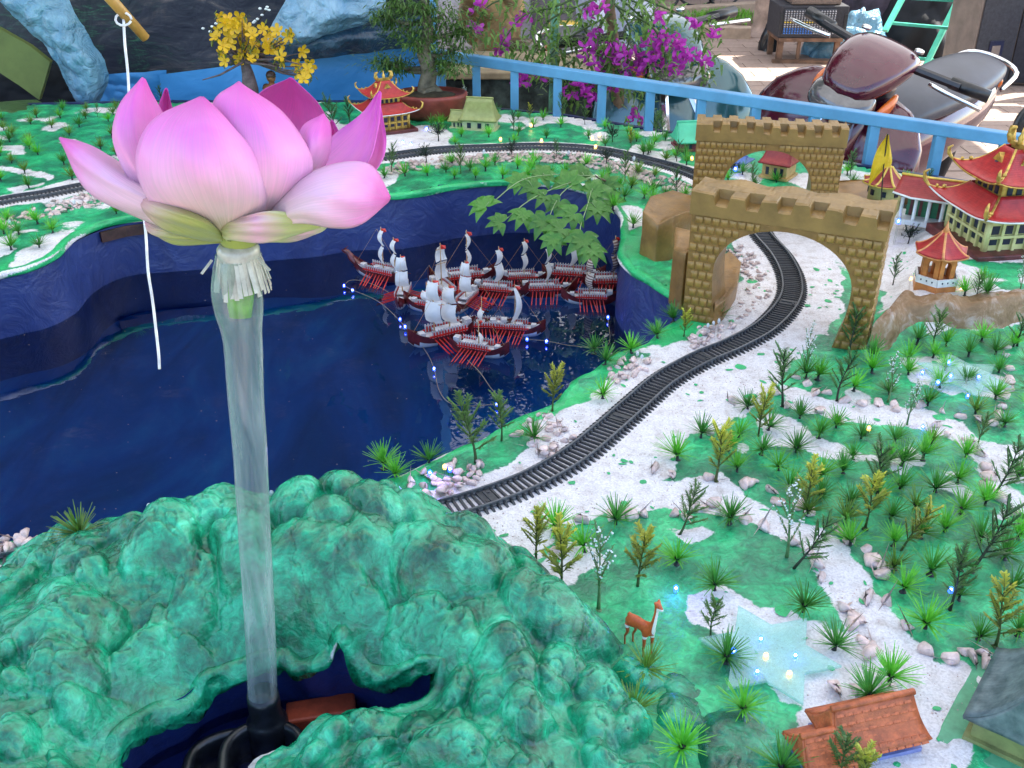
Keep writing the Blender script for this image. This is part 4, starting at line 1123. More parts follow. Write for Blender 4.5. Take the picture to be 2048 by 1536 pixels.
HEAPS = {
 'between the pond corner and the nearest track': ([(815, 972), (850, 945), (905, 930), (955, 930), (975, 958), (930, 985), (850, 998)], 34, .0125),
 'beside the dark tufts half way up the track': ([(1010, 865), (1050, 845), (1085, 828), (1120, 850), (1150, 880), (1120, 910), (1080, 925), (1050, 900)], 34, .0115),
 'between the track and the spiky tufts on the pond bank': ([(1205, 745), (1240, 722), (1300, 710), (1330, 712), (1290, 745), (1250, 765), (1230, 775)], 26, .011),
 'at the foot of the big arch between pond and track': ([(1370, 680), (1400, 655), (1440, 648), (1480, 655), (1440, 680), (1380, 702)], 24, .011),
 'by the track end at the back of the mound': ([(-10, 1090), (60, 1080), (75, 1095), (40, 1105), (-10, 1112)], 12, .016),
 'between the far track and the green bank under the lotus': ([(0, 440), (60, 420), (170, 395), (210, 402), (160, 425), (80, 440), (0, 462)], 46, .014)}
for where, (poly, n, s) in HEAPS.items():
    P = [tuple(G(u, v)) for u, v in poly]; xs_ = [p[0] for p in P]; ys_ = [p[1] for p in P]; k = 0; t_ = 0; pl = []
    while k < n and t_ < 3000:
        t_ += 1; x, y = rng.uniform(min(xs_), max(xs_)), rng.uniform(min(ys_), max(ys_))
        if not inpoly(np.array([x]), np.array([y]), P)[0]: continue
        near = sum(math.hypot(x - a, y - b) < s * 1.15 for a, b in pl)
        if near > 1: continue
        pl.append((x, y)); k += 1
        pebble(x, y, HD + near * s * .45, s, 'pale pink pebble in the heap ' + where, 'pebbles heaped ' + where)
# the stony bank of the far track and the scree in the arch are past counting
mb = MB(); rr_ = np.random.RandomState(4)
def scree(poly, n, s0, z=HD):
    P = [tuple(G(u, v)) for u, v in poly]; xs_ = [p[0] for p in P]; ys_ = [p[1] for p in P]; k = 0
    while k < n:
        x, y = rr_.uniform(min(xs_), max(xs_)), rr_.uniform(min(ys_), max(ys_))
        if not inpoly(np.array([x]), np.array([y]), P)[0]: continue
        me = PEB[rr_.randint(8)]; s = s0 * rr_.uniform(.7, 1.3); a = rr_.uniform(0, 6.28); c_, s_ = math.cos(a), math.sin(a); fl = rr_.uniform(.6, 1)
        vs = [(x + s * (v.co.x * c_ - v.co.y * s_), y + s * (v.co.x * s_ + v.co.y * c_), z + s * .35 + s * v.co.z * fl) for v in me.vertices]
        mb.add(vs, [tuple(p.vertices) for p in me.polygons]); k += 1
scree([(770, 335), (880, 318), (1000, 310), (1150, 310), (1250, 330), (1340, 358), (1400, 385), (1400, 410), (1330, 385), (1240, 350), (1150, 330), (1000, 325), (880, 338), (780, 350)], 420, .015)
scree([(1440, 520), (1470, 480), (1500, 500), (1530, 545), (1545, 590), (1500, 640), (1470, 640), (1500, 560)], 90, .0085)
scree([(0, 455), (90, 432), (190, 405), (240, 398), (180, 418), (60, 448), (0, 470)], 50, .013)
prop(mb.build('pebbles', M_PEB, None, True), 'pale pink pebbles banked along the far side of the pond and under the arch', None, None, 'stuff')
# ================================================================ the giant lotus on its pipe
YC = 1.0
def petal_mat(name, stops, vein, rough=.42):
    m, nt, b = new_mat(name)
    s = N(nt, 'ShaderNodeAttribute', attribute_name='along'); t = N(nt, 'ShaderNodeAttribute', attribute_name='across')
    cb = nt.nodes.new('ShaderNodeCombineXYZ'); nt.links.new(math_n(nt, 'MULTIPLY', t.outputs['Fac'], 26), cb.inputs[0]); nt.links.new(math_n(nt, 'MULTIPLY', s.outputs['Fac'], 1.6), cb.inputs[1])
    n = tex_noise(nt, 1.0, 4, .6, .15, cb.outputs[0]); oc = objcoord(nt); n2 = tex_noise(nt, 22, 4, .6, .4, oc)
    k = math_n(nt, 'ADD', s.outputs['Fac'], math_n(nt, 'MULTIPLY', math_n(nt, 'SUBTRACT', n.outputs[0], .5), .22))
    k = math_n(nt, 'ADD', k, math_n(nt, 'MULTIPLY', math_n(nt, 'SUBTRACT', n2.outputs[0], .5), .20))
    r = ramp(nt, k, stops)
    v = ramp(nt, n.outputs[0], [(.40, (.84, .80, .86)), (.58, (1, 1, 1)), (.70, (1.12, 1.15, 1.12))])
    mm = nt.nodes.new('ShaderNodeMix'); mm.data_type = 'RGBA'; mm.blend_type = 'MULTIPLY'; mm.inputs[0].default_value = vein * .6
    nt.links.new(r.outputs[0], mm.inputs[6]); nt.links.new(v.outputs[0], mm.inputs[7])
    nt.links.new(mm.outputs[2], b.inputs['Base Color']); b.inputs['Roughness'].default_value = rough; b.inputs['Sheen Weight'].default_value = .15
    bump(nt, b, n.outputs[0], .22, .004)
    tr = nt.nodes.new('ShaderNodeBsdfTranslucent'); nt.links.new(mm.outputs[2], tr.inputs[0])
    mx = nt.nodes.new('ShaderNodeMixShader'); mx.inputs[0].default_value = .22
    nt.links.new(b.outputs[0], mx.inputs[1]); nt.links.new(tr.outputs[0], mx.inputs[2]); nt.links.new(mx.outputs[0], nt.nodes['Material Output'].inputs[0])
    return m
PM = {'outer': petal_mat('pink_petal', [(.0, (.55, .56, .25)), (.16, (.84, .66, .66)), (.45, (.88, .44, .70)), (.72, (.86, .20, .62)), (1.0, (.78, .06, .48))], .8),
      'inner': petal_mat('magenta_petal', [(.0, (.82, .56, .62)), (.3, (.88, .34, .66)), (.7, (.84, .15, .58)), (1.0, (.74, .05, .46))], .8),
      'pale': petal_mat('pale_pink_petal', [(.0, (.55, .58, .30)), (.12, (.82, .72, .66)), (.5, (.88, .56, .74)), (.8, (.86, .28, .64)), (1.0, (.76, .07, .46))], .9),
      'green': petal_mat('olive_green_sepal', [(.0, (.38, .46, .10)), (.45, (.42, .44, .13)), (.72, (.60, .42, .30)), (1.0, (.62, .25, .33))], .8),
      'greenpink': petal_mat('green_and_pink_sepal', [(.0, (.40, .50, .10)), (.34, (.60, .62, .28)), (.58, (.84, .50, .64)), (.80, (.58, .62, .28)), (1.0, (.45, .55, .15))], .8)}
lotus = thing('giant_lotus', 'giant pink cloth lotus flower standing on a clear plastic pipe above the pond', 'artificial flower', V(478, 484, YC))
lotus_loc = Vector(lotus.location)
PET = [
 ('outer', [(440, 466, -.02), (322, 428, -.065), (272, 345, -.08), (300, 245, -.075), (398, 194, -.04)], [(452, 472, -.03), (420, 400, -.115), (400, 325, -.135), (398, 250, -.11), (402, 193, -.04)], [(470, 466, -.02), (530, 418, -.065), (520, 325, -.08), (462, 245, -.075), (407, 194, -.04)]),
 ('outer', [(470, 468, 0), (450, 400, -.03), (412, 300, -.045), (425, 205, -.04), (474, 165, -.005)], [(490, 468, -.01), (520, 400, -.07), (522, 310, -.085), (506, 230, -.06), (478, 163, -.005)], [(510, 466, 0), (592, 400, -.025), (626, 322, -.035), (572, 232, -.03), (482, 166, -.005)]),
 ('outer', [(455, 466, 0), (302, 402, -.03), (226, 292, -.03), (236, 215, -.01), (280, 159, .02)], [(460, 466, 0), (340, 390, -.025), (280, 300, -.035), (272, 220, -.02), (285, 155, .02)], [(465, 466, .01), (400, 380, .02), (352, 290, .03), (318, 215, .03), (291, 159, .02)]),
 ('pale', [(440, 478, -.02), (330, 456, -.03), (212, 410, -.03), (155, 352, -.02), (119, 279, 0)], [(440, 472, -.02), (340, 420, -.055), (235, 362, -.055), (168, 312, -.03), (119, 275, 0)], [(445, 468, 0), (345, 400, 0), (250, 335, .02), (188, 292, .02), (124, 275, 0)]),
 ('green', [(446, 482, -.02), (400, 482, -.05), (335, 460, -.07), (288, 428, -.065), (276, 391, -.04)], [(446, 476, -.03), (408, 458, -.09), (352, 434, -.105), (306, 412, -.085), (277, 389, -.04)], [(446, 466, -.03), (420, 446, -.08), (375, 420, -.09), (325, 398, -.07), (280, 389, -.04)]),
 ('green', [(452, 486, 0), (385, 490, -.02), (330, 483, -.02), (300, 466, -.01), (289, 445, 0)], [(450, 482, 0), (385, 474, -.04), (340, 464, -.04), (310, 454, -.02), (290, 443, 0)], [(450, 475, 0), (390, 458, 0), (345, 450, 0), (315, 445, 0), (292, 442, 0)]),
 ('pale', [(500, 472, -.02), (585, 446, -.07), (655, 457, -.085), (722, 448, -.07), (776, 405, -.03)], [(500, 462, -.02), (580, 410, -.08), (655, 385, -.10), (725, 385, -.08), (780, 398, -.03)], [(505, 455, 0), (560, 380, -.03), (645, 336, -.03), (738, 326, -.025), (781, 392, -.03)]),
 ('inner', [(510, 460, .02), (600, 350, .04), (664, 272, .055), (722, 228, .055), (756, 184, .05)], [(520, 462, .01), (622, 372, .01), (702, 312, .02), (742, 250, .035), (760, 182, .05)], [(530, 462, 0), (655, 400, -.005), (732, 330, -.005), (756, 262, .02), (763, 187, .05)]),
 ('inner', [(520, 460, .03), (620, 380, .07), (690, 320, .09), (728, 262, .10), (752, 205, .095)], [(530, 460, .03), (640, 390, .05), (720, 332, .06), (754, 285, .07), (757, 210, .09)], [(540, 462, .03), (680, 402, .03), (752, 340, .035), (772, 290, .055), (762, 212, .09)]),
 ('inner', [(490, 440, .05), (478, 330, .08), (490, 245, .09), (518, 187, .085), (576, 158, .07)], [(500, 440, .06), (540, 330, .12), (562, 250, .13), (577, 200, .11), (581, 155, .07)], [(520, 440, .05), (602, 330, .09), (655, 275, .10), (642, 213, .09), (588, 159, .07)]),
 ('outer', [(500, 450, 0), (560, 370, 0), (590, 300, 0), (604, 254, 0), (643, 230, .02)], [(510, 450, 0), (580, 370, -.02), (622, 312, -.025), (634, 268, -.015), (646, 227, .02)], [(520, 450, .02), (622, 370, .02), (658, 312, .02), (663, 258, .02), (650, 231, .02)]),
 ('inner', [(480, 430, .05), (400, 350, .08), (332, 280, .09), (314, 232, .09), (329, 180, .09)], [(485, 430, .06), (415, 350, .11), (352, 272, .12), (334, 225, .11), (332, 176, .09)], [(490, 430, .06), (430, 350, .10), (370, 280, .10), (346, 222, .10), (336, 180, .09)]),
 ('inner', [(510, 450, .03), (590, 350, .07), (640, 300, .085), (656, 265, .09), (661, 242, .08)], [(520, 452, .03), (610, 360, .09), (658, 312, .10), (670, 280, .095), (664, 240, .08)], [(540, 455, .03), (640, 368, .06), (688, 318, .07), (690, 288, .075), (668, 244, .08)]),
 ('greenpink', [(482, 487, 0), (452, 482, -.04), (500, 484, -.06), (560, 480, -.06), (642, 455, -.045)], [(475, 480, 0), (443, 462, -.05), (495, 457, -.085), (560, 450, -.08), (646, 448, -.045)], [(480, 474, 0), (452, 446, -.045), (486, 434, -.075), (545, 421, -.085), (650, 441, -.045)]),
 ('greenpink', [(492, 487, .02), (545, 485, 0), (600, 479, 0), (640, 466, 0), (661, 447, 0)], [(490, 480, .02), (550, 470, -.035), (600, 462, -.04), (640, 455, -.02), (663, 446, 0)], [(490, 474, .02), (550, 455, 0), (600, 445, .01), (640, 441, .01), (662, 445, 0)]),
 ('inner', [(480, 430, .04), (440, 340, .10), (420, 270, .12), (430, 220, .12), (470, 185, .11)], [(485, 430, .05), (480, 340, .13), (480, 270, .15), (482, 220, .14), (486, 182, .11)], [(495, 430, .05), (530, 340, .11), (545, 275, .12), (530, 225, .12), (496, 186, .11)]),
]
for k, (mk, L_, M_, R_) in enumerate(PET):
    rows, cols = 34, 25
    e = [catmull([V(u, v, YC + dy) for u, v, dy in q], rows) for q in (L_, M_, R_)]
    T = np.linspace(-1, 1, cols); P = np.zeros((rows, cols, 3)); AL = np.zeros((rows, cols)); AC = np.zeros((rows, cols))
    for i in range(rows):
        for j, t in enumerate(T):
            a, b, c = t * (t - 1) / 2, 1 - t * t, t * (t + 1) / 2
            P[i, j] = e[0][i] * a + e[1][i] * b + e[2][i] * c
        f = i / (rows - 1)
        P[i, :, 1] += (.0014 + .0026 * np.abs(T) ** 3) * np.sin(T * 9 + k * 2 + f * 11) * math.sin(math.pi * f) + .003 * (fbm(T * 2 + k * 7, T * 0 + f * 4, 300 + k, 3) - .5)
        AL[i] = f; AC[i] = T + k * 3.3
    P -= np.array(lotus_loc)
    mb = MB().grid(P); mb.att['along'] = AL.ravel(); mb.att['across'] = AC.ravel()
    o = mb.build('petal', PM[mk], lotus, True); solid(o, .0006); 
mb = MB().lathe([(.004, -.012), (.016, -.006), (.02, .004), (.03, .03), (.034, .05), (.02, .054)], 20)
mb.build('flower_base', PM['green'], lotus, True)
# clear pipe
m = bpy.data.materials.new('clear_plastic'); m.use_nodes = True; nt = m.node_tree; b = nt.nodes['Principled BSDF']
oc = objcoord(nt); mp = nt.nodes.new('ShaderNodeMapping'); mp.inputs['Scale'].default_value = (60, 60, 7); nt.links.new(oc, mp.inputs[0])
n1 = tex_noise(nt, 1, 6, .65, .5, mp.outputs[0])
r = ramp(nt, n1.outputs[0], [(.3, (.20, .25, .25)), (.7, (.55, .60, .60))]); nt.links.new(r.outputs[0], b.inputs['Base Color'])
b.inputs['Roughness'].default_value = .12; b.inputs['Specular IOR Level'].default_value = .9; b.inputs['Coat Weight'].default_value = .6
tr = nt.nodes.new('ShaderNodeBsdfTransparent'); tr.inputs[0].default_value = (.80, .90, .86, 1)
lw = nt.nodes.new('ShaderNodeLayerWeight'); lw.inputs[0].default_value = .35
k_ = math_n(nt, 'MULTIPLY_ADD', lw.outputs['Facing'], .55, True); k_.node.inputs[2].default_value = .20
k_ = math_n(nt, 'ADD', k_, math_n(nt, 'MULTIPLY', math_n(nt, 'SUBTRACT', n1.outputs[0], .5), .5), True)
mx = nt.nodes.new('ShaderNodeMixShader'); nt.links.new(k_, mx.inputs[0]); nt.links.new(tr.outputs[0], mx.inputs[1]); nt.links.new(b.outputs[0], mx.inputs[2]); nt.links.new(mx.outputs[0], nt.nodes['Material Output'].inputs[0])
M_CLEAR = m
pipe_px = [(474, 512, .0225), (472, 545, .0255), (473, 580, .0268), (478, 620, .0262), (483, 660, .0225), (487, 700, .0215), (492, 800, .0208), (500, 900, .0205), (505, 1000, .0203), (511, 1100, .0203), (517, 1200, .0203), (522, 1300, .0203), (525, 1385, .0203)]
pp = [V(u, v, YC) for u, v, r_ in pipe_px]; rr_ = [q[2] for q in pipe_px]
PP = catmull([list(p) + [r_] for p, r_ in zip(pp, rr_)], 90)
P = np.zeros((90, 33, 3))
for i in range(90):
    f = i / 89
    for j in range(33):
        a = 2 * math.pi * j / 32
        wr = 1 + (.10 * math.sin(3 * a + 9 * f) + .07 * math.sin(5 * a - 20 * f)) * max(0, 1 - f * 4.2) + .012 * math.sin(2 * a + 6 * f)
        P[i, j] = PP[i, :3] + np.array([math.cos(a), math.sin(a), 0]) * PP[i, 3] * wr
P -= np.array(lotus_loc)
o = MB().grid(P[:, ::-1]).build('clear_pipe', M_CLEAR, lotus, True)
# green stalk end showing through the plastic
mb = MB().tube([V(478, 500, YC) - np.array(lotus_loc), V(480, 560, YC) - np.array(lotus_loc), V(480, 600, YC) - np.array(lotus_loc), V(481, 634, YC - .005) - np.array(lotus_loc)], [.012, .0165, .0145, .0118], 14)
mb.build('green_stalk', mat('fresh_green_stalk', (.22, .50, .05), .4, 0, .15, 60), lotus, True)
# collar of plastic straws
M_STRAW = mat('cloudy_plastic', (.60, .60, .52), .25, 0, .15, 60, coat=.4, trans=.25)
top = V(476, 496, YC) - np.array(lotus_loc)
mb = MB().lathe([(.019, -.018), (.0225, -.013), (.0225, .0), (.018, .006)], 20, top); mb.build('collar', M_STRAW, lotus, True)
for k in range(34):
    a = 2 * math.pi * k / 34; r0, r1 = .0215, .0285 + rng.uniform(-.002, .003)
    q0 = Vector(top) + Vector((math.cos(a) * r0, math.sin(a) * r0, -.008)); q1 = Vector(top) + Vector((math.cos(a + .05) * r1, math.sin(a + .05) * r1, -.045 + rng.uniform(-.006, .005)))
    MB().bar(q0, q1, .0048, .0012).build('straw', M_STRAW, lotus)
for u0, v0, u1, v1 in [(424, 520, 403, 548), (516, 516, 539, 541)]:
    MB().bar(Vector(V(u0, v0, YC - .02)) - lotus_loc, Vector(V(u1, v1, YC - .03)) - lotus_loc, .0035, .0012).build('straw', M_STRAW, lotus)
# black foot of the pipe
M_BLACK = mat('black_rubber', (.010, .012, .016), .35, 0, .3, 60, .2, coat=.2)
q = Vector(V(527, 1400, YC)) - lotus_loc
mb = MB().lathe([(.0215, .012), (.0225, .0), (.0225, -.03), (.026, -.034), (.029, -.04), (.030, -.12)][::-1], 28, q)
mb.build('black_foot', M_BLACK, lotus, True)

for px, lab, z in (([(372, 1600), (374, 1540), (388, 1502), (425, 1478), (470, 1466), (515, 1470)], 'outer black rubber hoop lying in the basin beside the lotus pipe', .085),
                   ([(446, 1600), (446, 1530), (456, 1486), (490, 1458), (540, 1446), (590, 1462), (606, 1500), (600, 1560)], 'inner black rubber hoop wrapped round the foot of the lotus pipe', .10)):
    pts = catmull([G(u, v, z) for u, v in px], 40); mb = MB()
    P = np.zeros((40, 9, 3)); tgx = np.gradient(pts[:, :2], axis=0); tgx /= np.linalg.norm(tgx, axis=1)[:, None]; nx_ = np.stack([-tgx[:, 1], tgx[:, 0]], 1)
    for j, (a, h) in enumerate([(-.008, -.05), (-.009, -.02), (-.008, .0), (-.004, .006), (.004, .006), (.008, 0), (.009, -.02), (.008, -.05), (-.008, -.05)]):
        P[:, j, :2] = pts[:, :2] + nx_ * a; P[:, j, 2] = z + h
    o = MB().grid(P).build('rubber_hoop', M_BLACK, None, True); prop(o, lab, 'rubber hoop')
M_TERRA = mat('red_orange_brick', (.40, .062, .022), .5, 0, .25, 26, .5, 90, coat=.15)
mb = MB(); c = G(642, 1415, .085); mb.box((c[0], c[1], .065), (.10, .040, .045), rz=.22)
o = mb.build('clay_brick', M_TERRA); bevel(o, .004); prop(o, 'orange-red broken clay brick lying in the basin behind the lotus pipe', 'brick')

# fishing pole and string at the top left
M_CANE = mat('yellow_cane', (.48, .27, .06), .35, 0, .2, 30, .1)
tip_, butt = V(291, 76, 1.35), V(170, -60, 1.30)
mb = MB(); mb.tube([butt, Vector(butt).lerp(Vector(tip_), .5), tip_], [.0075, .007, .0062], 12)
o = mb.build('cane_pole', M_CANE, None, True); prop(o, 'yellow cane pole reaching in over the blue plastic film', 'cane pole')
M_STR = mat('white_string', (.78, .78, .76), .6)
sp = [(247, 36), (250, 90), (256, 150), (262, 250), (280, 380), (291, 460), (296, 540), (305, 600), (312, 660), (317, 705), (319, 738)]
pts = [V(u, v, 1.33 - .0004 * (v - 36)) for u, v in sp]; mb = MB(); mb.tube(catmull(pts, 50), .0017, 6)
kn = Vector(V(248, 38, 1.325)); mb.tube([kn + Vector((.010 * math.cos(a), .004 * math.sin(a) - .002, .007 * math.sin(a))) for a in np.linspace(0, 6, 12)], .0016, 5)
o = mb.build('white_string', M_STR, None, True); prop(o, 'white string hanging from the cane pole past the lotus down to the water', 'string')

# ================================================================ the fleet
M_HULL = mat('dark_red_wood', (.13, .014, .016), .28, 0, .35, 60, .1, coat=.4)
M_HULLW = mat('white_hull_bottom', (.62, .62, .66), .35, 0, .1, 60)
M_RED = mat('red_lacquer', (.60, .025, .018), .35)
M_SAIL = cloth_mat('white_sail', (.86, .85, .84), (.74, .73, .74), 40, .6, .25, .2, .002)
M_DECK = mat('pale_deck', (.50, .48, .50), .5, 0, .2, 90)
M_MAST = mat('tan_mast', (.55, .33, .15), .5)
m, nt, b = new_mat('striped_sail'); oc = objcoord(nt); sp_ = nt.nodes.new('ShaderNodeSeparateXYZ'); nt.links.new(oc, sp_.inputs[0])
w_ = math_n(nt, 'FRACT', math_n(nt, 'MULTIPLY', sp_.outputs[2], 170)); w_ = math_n(nt, 'GREATER_THAN', w_, .55)
nt.links.new(mixc(nt, w_, (.62, .50, .42), (.17, .07, .06)), b.inputs['Base Color']); M_STRIPE = m
def hull_mesh():
    mb = MB(); rows = 17; prof = 9
    P = np.zeros((rows, prof, 3))
    for i in range(rows):
        t = i / (rows - 1) * 2 - 1
        w = .0165 * (1 - abs(t) ** 2.6) ** .7 + .0012; x = t * .072
        sheer = .020 + .018 * abs(t) ** 2.4 + (.008 * t ** 5 if t > 0 else 0)
        keel = -.006 + .022 * abs(t) ** 5
        for j in range(prof):
            a = math.pi * j / (prof - 1)
            P[i, j] = (x + (.006 * t * max(0, sheer - .02) * 20), -w * math.cos(a), sheer - (sheer - keel) * math.sin(a) ** .75)
    mb.grid(P)
    me = mb.mesh('hull', [M_HULL, M_HULLW], True)
    for p in me.polygons:
        c = p.center
        if c.z < .0065 + .12 * max(0, c.x - .02) and c.x > .018: p.material_index = 1
    return me
HULL = hull_mesh()
def deck_mesh():
    mb = MB(); P = [[(x, -w, .019 + .5 * max(0, abs(x) - .04)), (x, w, .019 + .5 * max(0, abs(x) - .04))] for x, w in [(-.06, .006), (-.045, .012), (-.02, .0155), (.02, .0155), (.045, .012), (.06, .006)]]
    mb.grid(P); mb.box((-.012, 0, .027), (.060, .026, .002)); mb.box((.046, 0, .026), (.012, .014, .008)); mb.box((-.054, 0, .032), (.014, .016, .012))
    return mb.mesh('deck', M_DECK)
DECK = deck_mesh()
def rail_mesh():
    mb = MB()
    for s in (-1, 1):
        mb.bar((-.046, s * .0165, .033), (.030, s * .0165, .033), .0013)
        for k in range(13): mb.bar((-.045 + k * .0062, s * .0165, .020), (-.045 + k * .0062, s * .0168, .0365), .0020)
    return mb.mesh('railing', M_DECK)
def rail2():
    mb = MB()
    for s in (-1, 1):
        for k in range(12): mb.bar((-.042 + k * .0062, s * .0158, .018), (-.042 + k * .0062, s * .0162, .031), .0024)
        mb.bar((-.048, s * .0170, .0235), (.036, s * .0170, .0235), .0018, .004)
    return mb.mesh('gunwale', M_RED)
RAILM, GUN = rail_mesh(), rail2()
OAR = MB().bar((0, 0, 0), (-.010, .056, -.022), .0019).mesh('oar', M_RED)
OAR2 = MB().bar((0, 0, 0), (-.010, -.056, -.022), .0019).mesh('oar', M_RED)
def sail_mesh(name, w0, w1, h, belly, m, z0):
    P = np.zeros((9, 7, 3))
    for i in range(9):
        f = i / 8; w = w0 + (w1 - w0) * f
        for j in range(7):
            t = j / 6 * 2 - 1
            P[i, j] = (belly * math.sin(math.pi * f) * (1 - .3 * t * t) + .004 * (t * t) * -1, t * w / 2, z0 + h * f + .0008 * math.cos(7 * t) * (i in (0, 8)))
    return MB().grid(P).mesh(name, m, True)
SAILS = {k: (sail_mesh('lower_sail', .036, .030, .040, .009, m_, .040), sail_mesh('upper_sail', .031, .022, .034, .008, m_, .083)) for k, m_ in (('w', M_SAIL), ('s', M_STRIPE))}
MAST = MB().tube([(0, 0, .015), (0, 0, .08), (0, 0, .132)], [.0016, .0013, .0009], 6).mesh('mast', M_MAST, True)
YARD = MB().bar((0, -.019, 0), (0, .019, 0), .0011).mesh('yard', M_MAST)
FLAG = MB().add([(0, 0, .128), (-.004, .012, .125), (.001, .013, .119), (0, 0, .116)], [(0, 1, 2, 3)]).mesh('flag', M_RED)
TALL = sail_mesh('tall_sail', .040, .010, .085, .016, M_SAIL, .038)
STAY = MB()
for a in ((.066, 0, .03), (-.064, 0, .03)): STAY.bar((0, 0, .125), a, .0004)
STAYM = STAY.mesh('rigging', M_MAST)
def boat(u, v, head, topv, label, masts=((0.0, 1.0),), style='w', sailrot=0, oars=(1, 1), tall=False, name='model_ship', nup=2, dragon=False):
    p = G(u, v, 0); f = p[1] * math.cos(PITCH) + CZ * math.sin(PITCH)
    dep = math.atan2(CZ, p[1]); H = (v - topv) * f / FPX / math.cos(dep)
    s = min(1.35, max(1.0, H / .126)) if nup == 2 else 1.12
    t = thing(name, label, 'model ship', p, R(head), 'model galleys moored together on the pond', s)
    link_mesh('hull', HULL, t); link_mesh('deck', DECK, t); link_mesh('railing', RAILM, t); link_mesh('gunwale', GUN, t)
    for sd, on in ((1, oars[0]), (-1, oars[1])):
        if on:
            for k in range(8):
                o = link_mesh('oar', OAR if sd > 0 else OAR2, t); o.location = (-.036 + k * .0088, sd * .012, .017); o.rotation_euler = (0, 0, rng.uniform(-.10, .10))
    for x, ms in masts:
        m_ = link_mesh('mast', MAST, t); m_.location = (x, 0, 0); m_.scale = (1, 1, ms)
        if tall:
            q = link_mesh('sail', TALL, t); q.location = (x + .002, 0, 0); q.rotation_euler = (0, 0, R(sailrot)); q.scale = (1, 1, ms)
        else:
            for k, sm in enumerate(SAILS[style][:nup]):
                q = link_mesh('sail', sm, t); q.location = (x + .001, 0, 0); q.rotation_euler = (0, 0, R(sailrot + rng.uniform(-6, 6))); q.scale = (1.1, 1.05, ms * 1.06)
                yd = link_mesh('yard', YARD, t); yd.location = (x, 0, (.081 if k == 0 else .1175) * ms); yd.rotation_euler = (0, 0, R(sailrot)); yd.scale = (1, .9 - .2 * k, 1)
        fl = link_mesh('flag', FLAG, t); fl.location = (x, 0, 0); fl.scale = (1, 1, ms); fl.rotation_euler = (0, 0, R(-head - 70 + rng.uniform(-25, 25)))
    link_mesh('rigging', STAYM, t)
    if dragon:
        mb = MB(); mb.tube(catmull([(.055, 0, .02), (.078, 0, .035), (.09, 0, .05), (.108, 0, .052)], 12), [.008] * 6 + [.0065] * 3 + [.006, .004, .002], 8)
        mb.tube([(.100, .003, .055), (.092, .005, .064)], [.0015, .0004], 5); mb.tube([(.100, -.003, .055), (.092, -.005, .064)], [.0015, .0004], 5)
        mb.build('dragon_head', M_HULL, t, True)
    return t
boat(760, 556, 152, 460, 'dragon-headed galley with two masts at the far end of the moored fleet', masts=((-.012, 1.0), (-.046, .85)), dragon=True, sailrot=40, name='dragon_boat')
boat(806, 602, -93, 516, 'galley seen bow-on with broad white sails and a fan of red oars')
boat(884, 590, 118, 494, 'ship with two narrow white sails in the middle of the fleet, tilted yards', sailrot=12)
boat(935, 566, 18, 468, 'ship with the tallest white sails in the rear row behind the broad square sails', sailrot=-15)
boat(932, 612, -112, 527, 'ship with the broadest square white sails pointing its bow at the front galley', masts=((0, 1),))
boat(998, 592, -12, 500, 'galley with a small red pennant and slanting red oars in the centre of the fleet', sailrot=-20, oars=(0, 1))
boat(1048, 566, 6, 483, 'rear-row ship under the big green leaves with a large red flag', sailrot=-30, oars=(0, 1))
boat(1094, 590, 4, 497, 'galley with a long row of slanted red oars next to the striped-sail ships', sailrot=-20, oars=(0, 1))
boat(1146, 562, -10, 463, 'rear-row galley whose red flag stands right in front of the big leaves', sailrot=-25, oars=(0, 1))
boat(1178, 606, 176, 520, 'galley with striped tan sails and upright red oars, closest to the green shore', style='s', sailrot=35)
boat(1226, 576, 2, 479, 'ship with brown and white striped sails at the bank end of the rear row', style='s', sailrot=-25, oars=(0, 1))
boat(886, 682, -150, 566, 'two-masted front-row ship with tall white sails and a white bow', masts=((.018, 1.05), (-.016, .9)), sailrot=35)
boat(964, 664, 178, 606, 'low ship with one square white sail behind the foremost galley', nup=1, sailrot=15, masts=((0, .72),))
boat(1030, 668, -8, 576, 'ship with a single tall curved white sail beside the foremost galley', tall=True, sailrot=-20)
boat(958, 708, -20, 655, 'foremost galley of the fleet with a short sail and white hull bottom', nup=1, sailrot=25, masts=((0, .66),))
boat(862, 622, 160, 560, 'empty dark red hull with a stubby mast lying between the white-sailed ships', nup=1, masts=((.01, .6),), sailrot=80, oars=(0, 1))
# ================================================================ little buildings
M_GOLD = mat('gold_paint', (.62, .40, .09), .32, .55, .25, 60, .3, 200)
def tile_mat(name, c, c2, k=260, axis=2):
    m, nt, b = new_mat(name); oc = objcoord(nt); sp = nt.nodes.new('ShaderNodeSeparateXYZ'); nt.links.new(oc, sp.inputs[0])
    n = tex_noise(nt, 60, 4, .6, 0, oc); r = ramp(nt, n.outputs[0], [(.3, c2), (.7, c)]); nt.links.new(r.outputs[0], b.inputs['Base Color'])
    w = math_n(nt, 'FRACT', math_n(nt, 'ADD', math_n(nt, 'MULTIPLY', sp.outputs[axis], k), math_n(nt, 'MULTIPLY', n.outputs[0], .6)))
    bump(nt, b, w, .6, .003); b.inputs['Roughness'].default_value = .4; return m
M_RTILE = tile_mat('red_roof_tiles', (.50, .030, .028), (.32, .015, .018))
M_RTILE2 = tile_mat('dull_red_roof_tiles', (.36, .035, .03), (.24, .02, .02))
M_CREAM = mat('pale_yellow_plaster', (.62, .60, .26), .45, 0, .12, 30, .15)
M_DARKWIN = mat('dark_window', (.012, .014, .04), .3)
M_MAROON = mat('dark_maroon_plinth', (.12, .025, .025), .45, 0, .3, 40, .3)
M_ORANGE = mat('orange_plaster', (.60, .22, .055), .45, 0, .18, 30, .2)
M_WHITEP = mat('white_plaster', (.72, .74, .72), .4, 0, .1, 40, .1)
